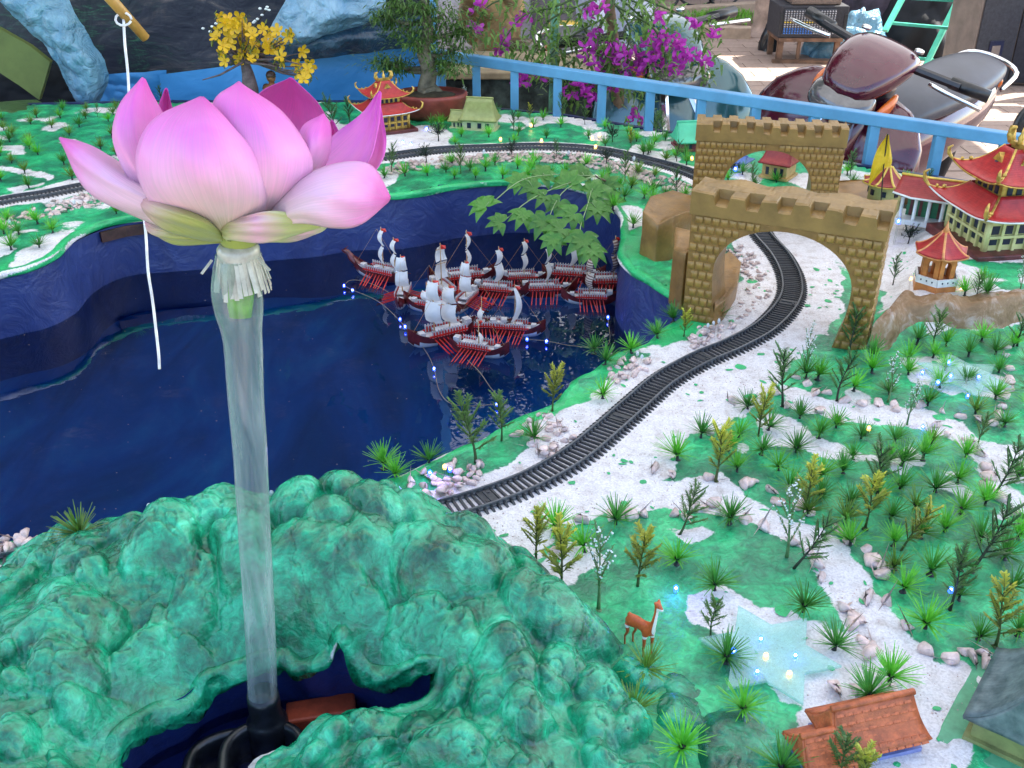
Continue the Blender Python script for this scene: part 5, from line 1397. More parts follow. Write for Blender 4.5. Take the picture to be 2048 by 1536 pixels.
M_OTRIM = mat('orange_trim', (.68, .28, .09), .4, 0, .15, 60)
M_YTRIM = mat('yellow_trim', (.72, .52, .09), .4, .1, .15, 60)

def curved_roof(t, n, r_out, r_in, z0, z1, lift, tile, trim, rot0=0.0, ax=1.0, horns=True, eave=None, tr=.0035, power=1.75):
    """one roof skirt: tiled slopes, hip ridges, eave edge and corner horns"""
    corner = lambda k: (math.cos(rot0 + 2 * math.pi * k / n), math.sin(rot0 + 2 * math.pi * k / n))
    def pt(k, u, s):
        c0, c1 = corner(k), corner(k + 1); r = r_in + (r_out - r_in) * s; tt = u * 2 - 1
        x, y = (c0[0] * (1 - u) + c1[0] * u) * r, (c0[1] * (1 - u) + c1[1] * u) * r
        pull = 1 - .06 * (1 - tt * tt) * s
        return (x * pull * ax, y * pull, z0 + (z1 - z0) * (1 - s) ** power + lift * abs(tt) ** 3 * s * s)
    for k in range(n):
        P = [[pt(k, u, s) for u in np.linspace(0, 1, 13)] for s in np.linspace(0, 1, 10)]
        o = MB().grid(P).build('roof_slope', tile, t, True); solid(o, .004, -1)
        rd = [Vector(pt(k, 0, s)) + Vector((0, 0, .0015)) for s in np.linspace(0, 1, 10)]
        tip = rd[-1]; d = Vector((tip.x, tip.y, 0)).normalized()
        if horns: rd += [tip + d * r_out * .07 + Vector((0, 0, r_out * .07)), tip + d * r_out * .09 + Vector((0, 0, r_out * .17)), tip + d * r_out * .03 + Vector((0, 0, r_out * .22))]
        rad = [tr] * 10 + ([tr * 1.5, tr * 1.2, tr * .5] if horns else [])
        mb = MB().tube(rd, rad, 8)
        if horns:
            q = Vector(pt(k, 0, .62)); mb.blob(q + Vector((0, 0, tr * 1.8)), tr * 1.6, k, .3, 1); q = Vector(pt(k, 0, .8)); mb.blob(q + Vector((0, 0, tr * 2)), tr * 1.3, k + 3, .3, 1)
        mb.build('hip_ridge', trim, t, True)
        MB().tube([pt(k, u, 1.0) for u in np.linspace(0, 1, 13)], tr * .62, 6).build('eave_edge', eave or trim, t, True)
def pagoda(name, label, loc, rot, s=1.0, wall=M_CREAM, win=True):
    t = thing(name, label, 'pagoda', loc, rot, None, s)
    bevel(MB().box((0, 0, .010), (.235, .235, .022)).build('plinth', M_MAROON, t), .003)
    a = .082
    bevel(MB().box((0, 0, .060), (2 * a, 2 * a, .082)).build('lower_wall', wall, t), .002)
    for k in range(4):
        th = k * math.pi / 2; d = Vector((math.cos(th), math.sin(th), 0)); e = Vector((-d.y, d.x, 0))
        for i in range(5):
            u = (i - 2) * .033
            for z, h in ((.070, .020), (.041, .013)):
                MB().box(d * (a + .0006) + e * u + Vector((0, 0, z)), (.003, .018, h), rz=th).build('window', M_DARKWIN, t)
            if i < 4: MB().box(d * (a + .004) + e * (u + .0165) + Vector((0, 0, .060)), (.006, .007, .078), rz=th).build('pillar', wall, t)
        MB().box(d * (a + .005) + Vector((0, 0, .055)), (.007, 2 * a, .006), rz=th).build('rail', wall, t)
        MB().lathe([(.008, .02), (.008, .1)], 8, d * (a + .002) + e * a).build('corner_pillar', wall, t, True)
    q = math.pi / 4
    curved_roof(t, 4, .178, .085, .098, .140, .014, M_RTILE, M_GOLD, q, eave=M_WHITEP)
    MB().box((0, 0, .152), (.108, .108, .034)).build('upper_wall', M_GOLD, t)
    for k in range(4):
        th = k * math.pi / 2; d = Vector((math.cos(th), math.sin(th), 0)); e = Vector((-d.y, d.x, 0))
        for i in range(4): MB().box(d * .0545 + e * ((i - 1.5) * .023) + Vector((0, 0, .151)), (.003, .013, .018), rz=th).build('window', M_DARKWIN, t)
        o = MB().add([d * .047 + e * .030 + Vector((0, 0, .196)), d * .047 - e * .030 + Vector((0, 0, .196)), d * .047 + Vector((0, 0, .228)), d * .030 + e * .030 + Vector((0, 0, .198)), d * .030 - e * .030 + Vector((0, 0, .198)), d * .026 + Vector((0, 0, .226))], [(0, 2, 1), (3, 4, 5), (0, 3, 5, 2), (1, 2, 5, 4), (0, 1, 4, 3)]).build('gable', M_GOLD, t)
        MB().lathe([(.005, 0), (.004, .002)][::1], 8, d * .0478 + Vector((0, 0, .206))).build('gable_eye', M_DARKWIN, t)
    curved_roof(t, 4, .138, .030, .170, .236, .016, M_RTILE, M_GOLD, q)
    mb = MB().box((0, 0, .240), (.062, .012, .014)); mb.build('top_ridge', M_GOLD, t)
    for x in (-.032, .032):
        MB().tube([(x, 0, .240), (x * 1.25, 0, .255), (x * 1.2, 0, .272), (x * .85, 0, .276)], [.009, .010, .008, .003], 8).build('ridge_dragon', M_GOLD, t, True)
    MB().lathe([(.010, .242), (.006, .250), (.008, .258), (.004, .266), (.001, .282)], 10).build('finial', M_GOLD, t, True)
    return t
c0 = G(1958, 520, .235); c1 = G(1882, 468, .235)
ld = (c1 - c0)[:2]; ld /= np.linalg.norm(ld); rd_ = np.array([-ld[1], ld[0]]); rd_ = rd_ if rd_[0] > 0 else -rd_
ctr = c0[:2] + (ld + rd_) * .112 * 1.05
pagoda('pagoda', 'large pagoda with two red tiled roofs, gold corner dragons and pale yellow walls', (ctr[0], ctr[1], .225), math.atan2(ld[1], ld[0]), 1.12)
p = G(770, 268)
pagoda('pagoda', 'small red and gold pagoda half hidden behind the lotus near the blue cloth', (p[0], p[1] + .06, HD), R(28), .80, M_GOLD)

# hexagonal kiosk
p = G(1868, 572, .235)
t = thing('garden_kiosk', 'orange six-sided kiosk with red roof and white balustrade on the rock ledge', 'kiosk', (p[0], p[1], .225), R(12))
ring = lambda r, z, n=6, a0=0: [(r * math.cos(a0 + 2 * math.pi * k / n), r * math.sin(a0 + 2 * math.pi * k / n), z) for k in range(n)]
mb = MB().lathe([(.050, 0), (.054, .004), (.052, .026), (.050, .028)], 6); mb.build('base', M_ORANGE, t)
for k in range(6):
    a, b_ = Vector(ring(.052, 0)[k]), Vector(ring(.052, 0)[(k + 1) % 6]); m_ = (a + b_) / 2; th = math.atan2(m_.y, m_.x)
    MB().box(m_ + Vector((0, 0, .036)), (.005, .052, .018), rz=th).build('balustrade', M_WHITEP, t)
    for i in (-1, 0, 1):
        e = (b_ - a).normalized(); MB().lathe([(.0022, -.002), (.0022, .002)], 6, m_ + e * i * .014 + m_.normalized() * .0016 + Vector((0, 0, .037))).build('balustrade_hole', M_DARKWIN, t)
    a, b_ = Vector(ring(.039, 0)[k]), Vector(ring(.039, 0)[(k + 1) % 6]); m_ = (a + b_) / 2; e = (b_ - a).normalized(); L = (b_ - a).length; th = math.atan2(m_.y, m_.x)
    for sg in (-1, 1): MB().box(m_ + e * sg * L * .36 + Vector((0, 0, .062)), (.007, L * .28, .070), rz=th).build('wall_pier', M_ORANGE, t)
    ar = []
    for q in np.linspace(0, math.pi, 9): ar.append((math.cos(q) * L * .22, .074 + math.sin(q) * .010))
    vs = [];  mm = MB()
    outl = [(-L * .5, .099), (L * .5, .099)]
    for (x, z) in ar: vs += [m_ + e * x + Vector((0, 0, z)), m_ + e * x * 1.3 + Vector((0, 0, .100))]
    mm.add(vs, [(2 * i, 2 * i + 1, 2 * i + 3, 2 * i + 2) for i in range(8)]); o = mm.build('arch_head', M_ORANGE, t); solid(o, .006)
    MB().box(m_ + m_.normalized() * .0035 + Vector((0, 0, .092)), (.002, L * .5, .006), rz=th).build('name_board', M_OTRIM, t)
curved_roof(t, 6, .066, .006, .096, .146, .006, M_RTILE, M_OTRIM, 0, horns=False, tr=.0036, power=1.45)
MB().lathe([(.008, .142), (.006, .150), (.007, .154), (.004, .160), (.002, .170), (.0005, .176)], 10).build('finial', M_OTRIM, t, True)

# flagged tower, pavilion
p = G(1762, 425, HD)
t = thing('round_tower', 'cream tower with a low red and yellow roof just behind the big arch', 'tower', p, 0)
MB().lathe([(.052, 0), (.050, .085), (.056, .092), (.056, .10)], 8).build('tower_wall', M_CREAM, t, True)
for k in range(8):
    a = 2 * math.pi * (k + .5) / 8; MB().box((.0475 * math.cos(a), .0475 * math.sin(a), .070), (.006, .012, .016), rz=a).build('window', M_DARKWIN, t)
curved_roof(t, 8, .072, .008, .094, .140, .004, M_RTILE2, M_YTRIM, 0, horns=False, tr=.004)
t = thing('yellow_pennant', 'yellow pennant on a thin dark pole standing by the cream tower', 'flag', V(1762, 400, p[1] - .09))
l0 = Vector(t.location); yy = l0.y
L_ = lambda u, v, d=0: Vector(V(u, v, yy + d)) - l0
MB().tube([L_(1762, 402), L_(1767, 335), L_(1775, 268)], .0018, 6).build('pole', M_TWIG['blackish'], t)
le = catmull([L_(1775, 268), L_(1752, 310), L_(1738, 368)], 14); ri = catmull([L_(1777, 270), L_(1786, 326, .01), L_(1768, 340), L_(1742, 366)], 14)
P = [[Vector(a).lerp(Vector(b), f) + Vector((0, .008 * math.sin(f * 7 + i * .2), 0)) for f in np.linspace(0, 1, 8)] for i, (a, b) in enumerate(zip(le, ri))]
o = MB().grid(P).build('flag_cloth', cloth_mat('yellow_cloth', (.85, .62, .02), (.75, .50, .015), 20, .5, .2), t, True)
p = G(1845, 447, .235)
t = thing('open_pavilion', 'small open pavilion with a red roof, white columns and green inside', 'pavilion', (p[0] + .03, p[1] + .04, .225), R(-28))
MB().box((0, 0, .006), (.17, .10, .014)).build('floor_slab', M_WHITEP, t)
MB().box((0, .02, .045), (.125, .045, .066)).build('green_wall', mat('green_plaster', (.03, .20, .09), .5), t)
for i in range(5): MB().box((-.05 + .025 * i, -.004, .045), (.008, .004, .06)).build('door', M_MAROON, t)
for x in (-.072, -.036, 0, .036, .072):
    MB().lathe([(.007, .012), (.005, .018), (.005, .07), (.007, .078)], 8, (x, -.042, 0)).build('column', M_WHITEP, t, True)
mb = MB(); P = [[(x * (1 - .10 * (1 - s)), y0 * s, .080 + .045 * (1 - s) ** 1.5 + .010 * abs(x / .1) ** 3 * s) for x in np.linspace(-.1, .1, 11)] for y0 in (-.066,) for s in np.linspace(0, 1, 7)]
solid(MB().grid(P).build('roof_slope', M_RTILE2, t, True), .004)
P = [[(x * (1 - .10 * (1 - s)), .066 * s, .080 + .045 * (1 - s) ** 1.5 + .010 * abs(x / .1) ** 3 * s) for x in np.linspace(-.1, .1, 11)] for s in np.linspace(0, 1, 7)]
solid(MB().grid(P).build('roof_slope', M_RTILE2, t, True), .004)
MB().tube([(-.1, -.066, .092), (-.05, -.066, .082), (.05, -.066, .082), (.1, -.066, .092)], .003, 6).build('eave_edge', M_WHITEP, t, True)
MB().tube([(-.092, 0, .128), (0, 0, .126), (.092, 0, .128)], .004, 6).build('ridge', M_YTRIM, t, True)

# houses
def house(name, label, loc, rot, L, W, hw, hr, roofm, wallm, ov=.012, hip=.25, wing=None, shingles=False, plate=None, s=1.0, drop=.0):
    t = thing(name, label, 'house', loc, rot, None, s)
    def block(cx, cy, L, W, hw, hr, hip, tag_=''):
        MB().box((cx, cy, hw / 2), (L, W, hw)).build('wall', wallm, t)
        MB().box((cx, cy, .004), (L + .014, W + .014, .008)).build('footing', wallm, t)
        for sx in (-.28, .05, .3):
            MB().box((cx + L * sx, cy - W / 2 - .0008, hw * .48), (L * .12, .003, hw * .45)).build('window', M_DARKWIN, t)
        x0, x1, y0, y1 = cx - L / 2 - ov, cx + L / 2 + ov, cy - W / 2 - ov, cy + W / 2 + ov; rx0, rx1 = x0 + hip * L, x1 - hip * L
        z0, z1 = hw - .004, hw + hr
        def slope(A, B, C, D_):   # eave A-B, ridge D-C
            P = []
            for f in np.linspace(0, 1, 8):
                z_ = lambda q, g: Vector(q)
                a = Vector(A).lerp(Vector(D_), f); b = Vector(B).lerp(Vector(C), f)
                row = [a.lerp(b, g) for g in np.linspace(0, 1, 12)]
                for r_ in row: r_.z -= .010 * math.sin(math.pi * f) * hr / .05
                P.append([(r_.x, r_.y, r_.z + .0010 * (vnoise(np.array([r_.x * 300.]), np.array([r_.y * 300.]), 9)[0] - .5)) for r_ in row])
            solid(MB().grid(P).build('roof_slope', roofm, t, True), .005)
            return P
        P = slope((x0, y0, z0), (x1, y0, z0), (rx1, cy, z1), (rx0, cy, z1)); slope((x1, y1, z0), (x0, y1, z0), (rx0, cy, z1), (rx1, cy, z1))
        slope((x0, y1, z0), (x0, y0, z0), (rx0, cy, z1 - .2 * hr * (hip < .1)), (rx0, cy, z1)); slope((x1, y0, z0), (x1, y1, z0), (rx1, cy, z1), (rx1, cy, z1))
        MB().tube([(rx0 - .004, cy, z1), (rx1 + .004, cy, z1)], .0045, 8).build('ridge', roofm, t, True)
        if shingles:
            me = shingle_me
            rows = 7; 
            for i in range(rows):
                f = (i + .35) / rows; a = Vector((x0, y0, z0)).lerp(Vector((rx0, cy, z1)), f); b = Vector((x1, y0, z0)).lerp(Vector((rx1, cy, z1)), f)
                n = int((b - a).length / .0115); ang = math.atan2(z1 - z0, cy - y0)
                for j in range(n):
                    q = a.lerp(b, (j + .5 + .25 * (i % 2)) / (n + .3)); q.z -= .010 * math.sin(math.pi * f) * hr / .05 - .0015
                    o = link_mesh('shingle', me, t); o.location = q; o.rotation_euler = (ang - .12, rng.uniform(-.05, .05), rng.uniform(-.06, .06)); o.scale = (1, 1, rng.uniform(.8, 1.3))
    block(0, 0, L, W, hw, hr, hip)
    if wing: block(*wing)
    if plate: bevel(MB().box((0, 0, -.002), (L + .06, W + .07, .008)).build('base_plate', plate, t), .003)
    return t
M_TERR = mat('terracotta_roof', (.52, .125, .040), .5, 0, .22, 70, .6, 140)
bm = bmesh.new(); bmesh.ops.create_cube(bm, size=1)
for v in bm.verts: v.co = Vector((v.co.x * (.0108 if v.co.y < 0 else .0095), v.co.y * .0125, v.co.z * .0022 * (1 if v.co.y < 0 else .4)))
bmesh.ops.bevel(bm, geom=[e for e in bm.edges], offset=.0006, segments=1, affect='EDGES')
shingle_me = bpy.data.meshes.new('shingle'); bm.to_mesh(shingle_me); bm.free(); shingle_me.materials.append(M_TERR)
a, b_ = G(1640, 1545, HD), G(1835, 1500, HD); th = math.atan2(b_[1] - a[1], b_[0] - a[0])
mid = (a + b_) / 2; nrm = np.array([-math.sin(th), math.cos(th)])
house('bungalow', 'bungalow with a bumpy terracotta tiled roof and lilac-blue walls beside the sandy path', (mid[0] + nrm[0] * .035 + .012, mid[1] + nrm[1] * .035, HD), th, .105, .058, .030, .040, M_TERR, mat('lilac_blue_wall', (.22, .25, .50), .5, 0, .15, 40), hip=.10,
      wing=(-.068, -.012, .05, .045, .022, .026, .12), shingles=True)
M_THATCH = tile_mat('grey_green_thatch', (.17, .22, .21), (.06, .09, .09), 160, 0)
p = G(2052, 1490, HD)
house('thatched_house', 'house with a grey-green ribbed thatch roof on a green base, cut by the picture edge', (p[0] + .01, p[1] + .03, HD), R(52), .13, .10, .045, .065, M_THATCH, mat('olive_wall', (.25, .27, .10), .5, 0, .15, 40), hip=.08, plate=mat('pale_green_base', (.10, .38, .20), .4))
M_OLROOF = tile_mat('yellow_green_thatch', (.36, .38, .13), (.27, .28, .09), 300)
p = G(960, 262, HD)
house('village_house', 'yellow-green thatched house with cream walls standing before the blue railing', (p[0], p[1] + .03, HD), R(-12), .125, .075, .045, .075, M_OLROOF, mat('cream_wall', (.52, .52, .28), .5, 0, .1, 40), hip=.20, wing=(-.085, .01, .05, .06, .035, .030, .1))
p = G(1556, 352, HD)
house('village_house', 'red-roofed hut with yellow walls seen through the rear castle arch', (p[0], p[1], HD), R(-35), .085, .085, .055, .065, M_RTILE2, mat('ochre_wall', (.50, .33, .12), .5), hip=.22)
house('village_house', 'low hut with a flat blue roof beside the red-roofed hut', (p[0] - .12, p[1] + .10, HD), R(-35), .07, .06, .03, .012, mat('blue_roof', (.08, .16, .42), .5), M_WHITEP, hip=.2)
p = G(1378, 300, HD)
house('village_house', 'house with a bright mint green roof and dark red base beside the rear arch', (p[0] + .03, p[1] + .04, HD), R(8), .14, .10, .035, .06, mat('mint_green_roof', (.07, .48, .27), .4, 0, .08, 20), mat('dark_red_wall', (.22, .03, .05), .5), hip=.06)

# ================================================================ light panels and little lamps
m = bpy.data.materials.new('frosted_acrylic'); m.use_nodes = True; nt = m.node_tree; b = nt.nodes['Principled BSDF']
b.inputs['Base Color'].default_value = (.62, .80, .76, 1); b.inputs['Roughness'].default_value = .22; b.inputs['Coat Weight'].default_value = .3
tr = nt.nodes.new('ShaderNodeBsdfTransparent'); tr.inputs[0].default_value = (.75, .95, .90, 1); mx = nt.nodes.new('ShaderNodeMixShader'); mx.inputs[0].default_value = .27
nt.links.new(tr.outputs[0], mx.inputs[1]); nt.links.new(b.outputs[0], mx.inputs[2]); nt.links.new(mx.outputs[0], nt.nodes['Material Output'].inputs[0]); M_ACR = m
def star(label, tips, z, cx=None):
    pts = [np.array(G(u, v, z)[:2]) for u, v in tips]; c = sum(pts) / 6
    r = sum(np.linalg.norm(p - c) for p in pts) / 6 * 1.08; a0 = math.atan2(*(pts[0] - c)[::-1])
    poly = []
    for k in range(12):
        rr = r * (1 if k % 2 == 0 else .577); a = a0 + math.pi * k / 6
        poly.append((rr * math.cos(a), rr * math.sin(a)))
    o = MB().prism(poly, 0, .005).build('star_panel', M_ACR); o.location = (c[0], c[1], z); bevel(o, .0008, 1)
    prop(o, label, 'light panel')
star('near star-shaped frosted panel with blue and amber lamps beside the deer', [(1671, 1334), (1611, 1255), (1470, 1216), (1399, 1284), (1464, 1370), (1615, 1404)], HD + .010)
star('farther star-shaped frosted panel with six blue lamps below the rock ledge', [(2018, 775), (1984, 733), (1895, 712), (1857, 729), (1857, 767), (1944, 798)], HD + .012)
E_W, E_B, E_Y = emit_mat('white_lamp_core', (.85, .92, 1.0), 7), emit_mat('blue_lamp_glow', (.10, .22, 1.0), 3), emit_mat('amber_lamp_core', (1.0, .78, .38), 6)
def lens_mat(name, c, s, f):
    m = bpy.data.materials.new(name); m.use_nodes = True; nt = m.node_tree; b = nt.nodes['Principled BSDF']
    b.inputs['Base Color'].default_value = rgba(c); b.inputs['Emission Color'].default_value = rgba(c); b.inputs['Emission Strength'].default_value = s; b.inputs['Roughness'].default_value = .05
    tr = nt.nodes.new('ShaderNodeBsdfTransparent'); mx = nt.nodes.new('ShaderNodeMixShader'); mx.inputs[0].default_value = f
    nt.links.new(tr.outputs[0], mx.inputs[1]); nt.links.new(b.outputs[0], mx.inputs[2]); nt.links.new(mx.outputs[0], nt.nodes['Material Output'].inputs[0]); return m
LN = {'blue': lens_mat('blue_lens', (.02, .07, 1.0), 1.8, .6), 'amber': lens_mat('amber_lens', (1, .55, .15), .7, .35), 'clear': lens_mat('clear_lens', (.8, .85, .9), .0, .45)}
CORE = {'blue': E_W, 'amber': E_Y, 'clear': M_WHITEP}
def ico(r, m, nm): mb = MB().blob((0, 0, 0), r, 0, 0, 2); return mb.mesh(nm, m, True)
LM = {k: (ico(.0019, CORE[k], 'core'), MB().lathe([(.0034, -.005), (.0036, 0), (.0033, .0025), (.0017, .0046), (.0003, .005)], 12).mesh('lens', LN[k], True)) for k in LN}
LEDS = [(688, 571, 'blue', .012, 'at the outer end of the wire behind the fleet'), (705, 580, 'blue', .012, 'second on the wire behind the fleet'), (800, 638, 'blue', .012, 'on the wire under the bow-on galley'), (810, 653, 'blue', .012, 'on the wire just below the bow-on galley'),
        (868, 737, 'blue', .012, 'midway down the submerged wire below the front ships'), (993, 808, 'blue', .012, 'at the wire end behind the mossy trees'), (1054, 678, 'blue', .012, 'on the water beside the tall curved sail ship'), (1093, 682, 'blue', .012, 'on the water between the ships and the gold reflection'), (1216, 634, 'blue', .012, 'on the water below the striped-sail galley'),
        (889, 933, 'amber', .2, 'on top of the pebble heap at the pond corner'), (860, 945, 'blue', .2, 'in the pebble heap beside the spiky tufts'), (900, 938, 'blue', .2, 'among the pebbles behind the near track'), (1352, 1176, 'blue', .195, 'shining on the lawn above the deer'), (1902, 1179, 'blue', .22, 'on the leaning dark tree of the lower lawn'),
        (1522, 1277, 'blue', .2, 'at the top of the near star panel'), (1467, 1301, 'blue', .2, 'at the deer side of the near star panel'), (1532, 1311, 'amber', .2, 'at the centre of the near star panel'), (1591, 1310, 'blue', .2, 'at the path side of the near star panel'), (1515, 1342, 'blue', .2, 'low on the near star panel'), (1579, 1347, 'amber', .2, 'in the low corner of the near star panel'),
        (1898, 724, 'blue', .2, 'in the top point of the farther star panel'), (1845, 744, 'blue', .19, 'on the lawn beside the farther star panel'), (1902, 751, 'blue', .2, 'at the centre of the farther star panel'), (1958, 753, 'blue', .2, 'in the path-side point of the farther star panel'), (1876, 764, 'blue', .2, 'in the low arch-side point of the farther star panel'), (1936, 791, 'blue', .2, 'in the lowest point of the farther star panel'),
        (1846, 853, 'blue', .19, 'beside the upper sandy footpath'), (1738, 856, 'amber', .21, 'in the grass tuft below the upper footpath'), (1797, 442, 'blue', .25, 'at the end wall of the big arch'), (853, 257, 'blue', .19, 'on the sand by the small pagoda'), (806, 284, 'blue', .19, 'in the sand between lotus and far track'), (822, 288, 'blue', .19, 'in the sand just above the far track'),
        (1062, 250, 'amber', .2, 'among the tufts beyond the thatched house'), (1001, 278, 'amber', .2, 'among the tufts in front of the thatched house'), (1083, 281, 'amber', .2, 'among tufts just above the far track bend'), (1184, 276, 'amber', .2, 'in the middle of the far planting'), (1199, 270, 'amber', .2, 'in the far planting beneath the railing'), (1191, 293, 'amber', .2, 'close above the far track, lone among tufts'),
        (1384, 316, 'amber', .2, 'at the edge of the rear arch'), (1471, 337, 'blue', .2, 'seen through the rear arch'), (1822, 557, 'amber', .25, 'at the left foot of the orange kiosk'), (1902, 595, 'amber', .23, 'at the front foot of the orange kiosk'), (1923, 577, 'amber', .24, 'at the pagoda side of the orange kiosk'),
        (298, 1012, 'clear', .30, 'on a stalk standing on the mound ridge beyond the pipe'), (543, 986, 'clear', .30, 'on the mound ridge just beside the pipe'), (1275, 706, 'clear', .20, 'unlit in the pebbles by the spiky tufts'), (1284, 713, 'clear', .20, 'unlit beside the track above the pebble heap'), (1416, 650, 'clear', .21, 'unlit, pond side of three at the arch foot'), (1427, 646, 'clear', .21, 'unlit, middle of three at the arch foot'), (1438, 641, 'clear', .21, 'unlit, track side of three at the arch foot'),
        (18, 443, 'clear', .2, 'unlit in the pebbles of the far left bank'), (148, 403, 'clear', .2, 'unlit by the far left track'), (968, 303, 'clear', .2, 'unlit on the far track near the thatched house'), (1137, 305, 'clear', .2, 'unlit on the far track above the big leaves'), (1268, 316, 'clear', .2, 'unlit on the far track before the rear arch')]
M_LEG = mat('lamp_wire', (.5, .5, .52), .3, .8)
for u, v, k, z, w in LEDS:
    p = G(u, v, z); t = thing('led_lamp', ('tiny %s lamp ' % {'blue': 'blue', 'amber': 'amber', 'clear': 'clear'}[k]) + w, 'lamp', p, 0, 'tiny lamps set about the landscape', 1.0 if v > 500 else 1.5)
    link_mesh('core', LM[k][0], t); link_mesh('lens', LM[k][1], t)
    if z > .1:
        mb = MB(); h = z - HD + .01 if z < .29 else .05
        for s in (-1, 1): mb.bar((s * .0012, 0, -.005), (s * .0016, 0, -max(.012, h)), .0006)
        mb.build('lamp_stalk', M_LEG, t)
for (u, v, z, c, e) in [(1352, 1170, .205, (.02, .08, 1), .022), (872, 940, .22, (.35, .3, 1), .035)]:
    ld_ = bpy.data.lights.new('blue_lamp_light', 'POINT'); ld_.energy = e * .5; ld_.color = c; ld_.shadow_soft_size = .003
    lo = bpy.data.objects.new('blue_lamp_light', ld_); col.objects.link(lo); lo.location = G(u, v, z)
M_WIRE = mat('beige_wire', (.22, .19, .14), .5)
for px, lab in [([(688, 571), (700, 561), (725, 562), (762, 576), (800, 600)], 'thin beige wire looping behind the bow-on galley'), ([(688, 571), (705, 580), (760, 605), (812, 655), (850, 700), (868, 737), (878, 780), (900, 806), (940, 812), (993, 808)], 'thin beige wire running from the fleet down to the mossy trees'),
                ([(935, 720), (960, 745), (985, 780), (1010, 800)], 'short wire trailing from the foremost galley'), ([(1020, 668), (1054, 678), (1093, 682), (1150, 692), (1215, 690), (1216, 634)], 'thin wire on the water between the fleet and the arch')]:
    o = MB().tube(catmull([G(u, v, .004) for u, v in px], 60), .0009, 5).build('lamp_wire', M_WIRE, None, True); prop(o, lab, 'wire', 'wires lying on the pond')

# ================================================================ deer
def deer():
    base = G(1277, 1302, HD)
    J = {'pel': (-.016, 0, .036), 'spine': (0, 0, .037), 'ch': (.015, 0, .037), 'nk0': (.0215, 0, .044), 'nk1': (.0245, 0, .057), 'nk2': (.026, 0, .068), 'hd': (.028, 0, .0745), 'mz': (.037, 0, .0715),
         'tail': (-.022, 0, .0415), 'tail2': (-.0255, 0, .038)}
    Rr = {'pel': .0078, 'spine': .0072, 'ch': .0078, 'nk0': .0052, 'nk1': .0036, 'nk2': .0031, 'hd': .0040, 'mz': .0019, 'tail': .0018, 'tail2': .001}
    E = [('pel', 'spine'), ('spine', 'ch'), ('ch', 'nk0'), ('nk0', 'nk1'), ('nk1', 'nk2'), ('nk2', 'hd'), ('hd', 'mz'), ('pel', 'tail'), ('tail', 'tail2')]
    for s, d in ((1, .002), (-1, -.003)):
        for nm, pts in (('h', [((-.018 + d), .0055 * s, .030), (-.0145 + d, .006 * s, .0215), (-.0195 + d, .006 * s, .013), (-.0185 + d, .006 * s, .001)]), ('f', [((.016 + d), .0055 * s, .030), (.0165 + d, .006 * s, .018), (.0160 + d, .006 * s, .009), (.0168 + d, .006 * s, .001)])):
            prev = 'pel' if nm == 'h' else 'ch'
            for i, q in enumerate(pts):
                k = f'{nm}{s}{i}'; J[k] = q; Rr[k] = [.0046 if nm == 'h' else .0036, .0024, .0016, .0014][i]; E.append((prev, k)); prev = k
        J[f'ear{s}'] = (.0245, .0055 * s, .0795); Rr[f'ear{s}'] = .0012; E.append(('hd', f'ear{s}'))
    ks = list(J); me = bpy.data.meshes.new('deer'); me.from_pydata([J[k] for k in ks], [(ks.index(a), ks.index(b)) for a, b in E], [])
    o = link_mesh('deer', me); o.location = base; o.rotation_euler = (0, 0, R(-48)); o.scale = (.98, .98, 1.36)
    sk = o.modifiers.new('skin', 'SKIN'); sub = o.modifiers.new('sub', 'SUBSURF'); sub.levels = sub.render_levels = 2
    for i, k in enumerate(ks): me.skin_vertices[0].data[i].radius = (Rr[k], Rr[k]); me.skin_vertices[0].data[i].use_root = (i == 0)
    sk.use_smooth_shade = True
    m, nt, b = new_mat('deer_coat'); oc = objcoord(nt); sp = nt.nodes.new('ShaderNodeSeparateXYZ'); nt.links.new(oc, sp.inputs[0])
    n = tex_noise(nt, 200, 3, .5, 0, oc)
    fr = math_n(nt, 'GREATER_THAN', math_n(nt, 'SUBTRACT', sp.outputs[0], math_n(nt, 'MULTIPLY', sp.outputs[2], .16)), .0168)
    up = math_n(nt, 'GREATER_THAN', sp.outputs[2], .028); hd = math_n(nt, 'LESS_THAN', sp.outputs[2], .0735)
    k = math_n(nt, 'MULTIPLY', math_n(nt, 'MULTIPLY', fr, up), hd)
    belly = math_n(nt, 'LESS_THAN', math_n(nt, 'ABSOLUTE', math_n(nt, 'SUBTRACT', sp.outputs[2], .0285)), .0016)
    k = math_n(nt, 'MAXIMUM', k, belly)
    nt.links.new(mixc(nt, k, ramp(nt, n.outputs[0], [(.3, (.38, .065, .015)), (.7, (.56, .11, .025))]).outputs[0], (.78, .74, .70)), b.inputs['Base Color']); b.inputs['Roughness'].default_value = .35
    me.materials.append(m)
    prop(o, 'small plastic deer, orange-brown with a white throat, standing on the lawn', 'toy deer')
    for s in (-1, 1):
        e = MB().blob((.0305, .0031 * s, .0752), .0007, 1, 0, 1).build('eye', M_BLACK, o, True)
deer()

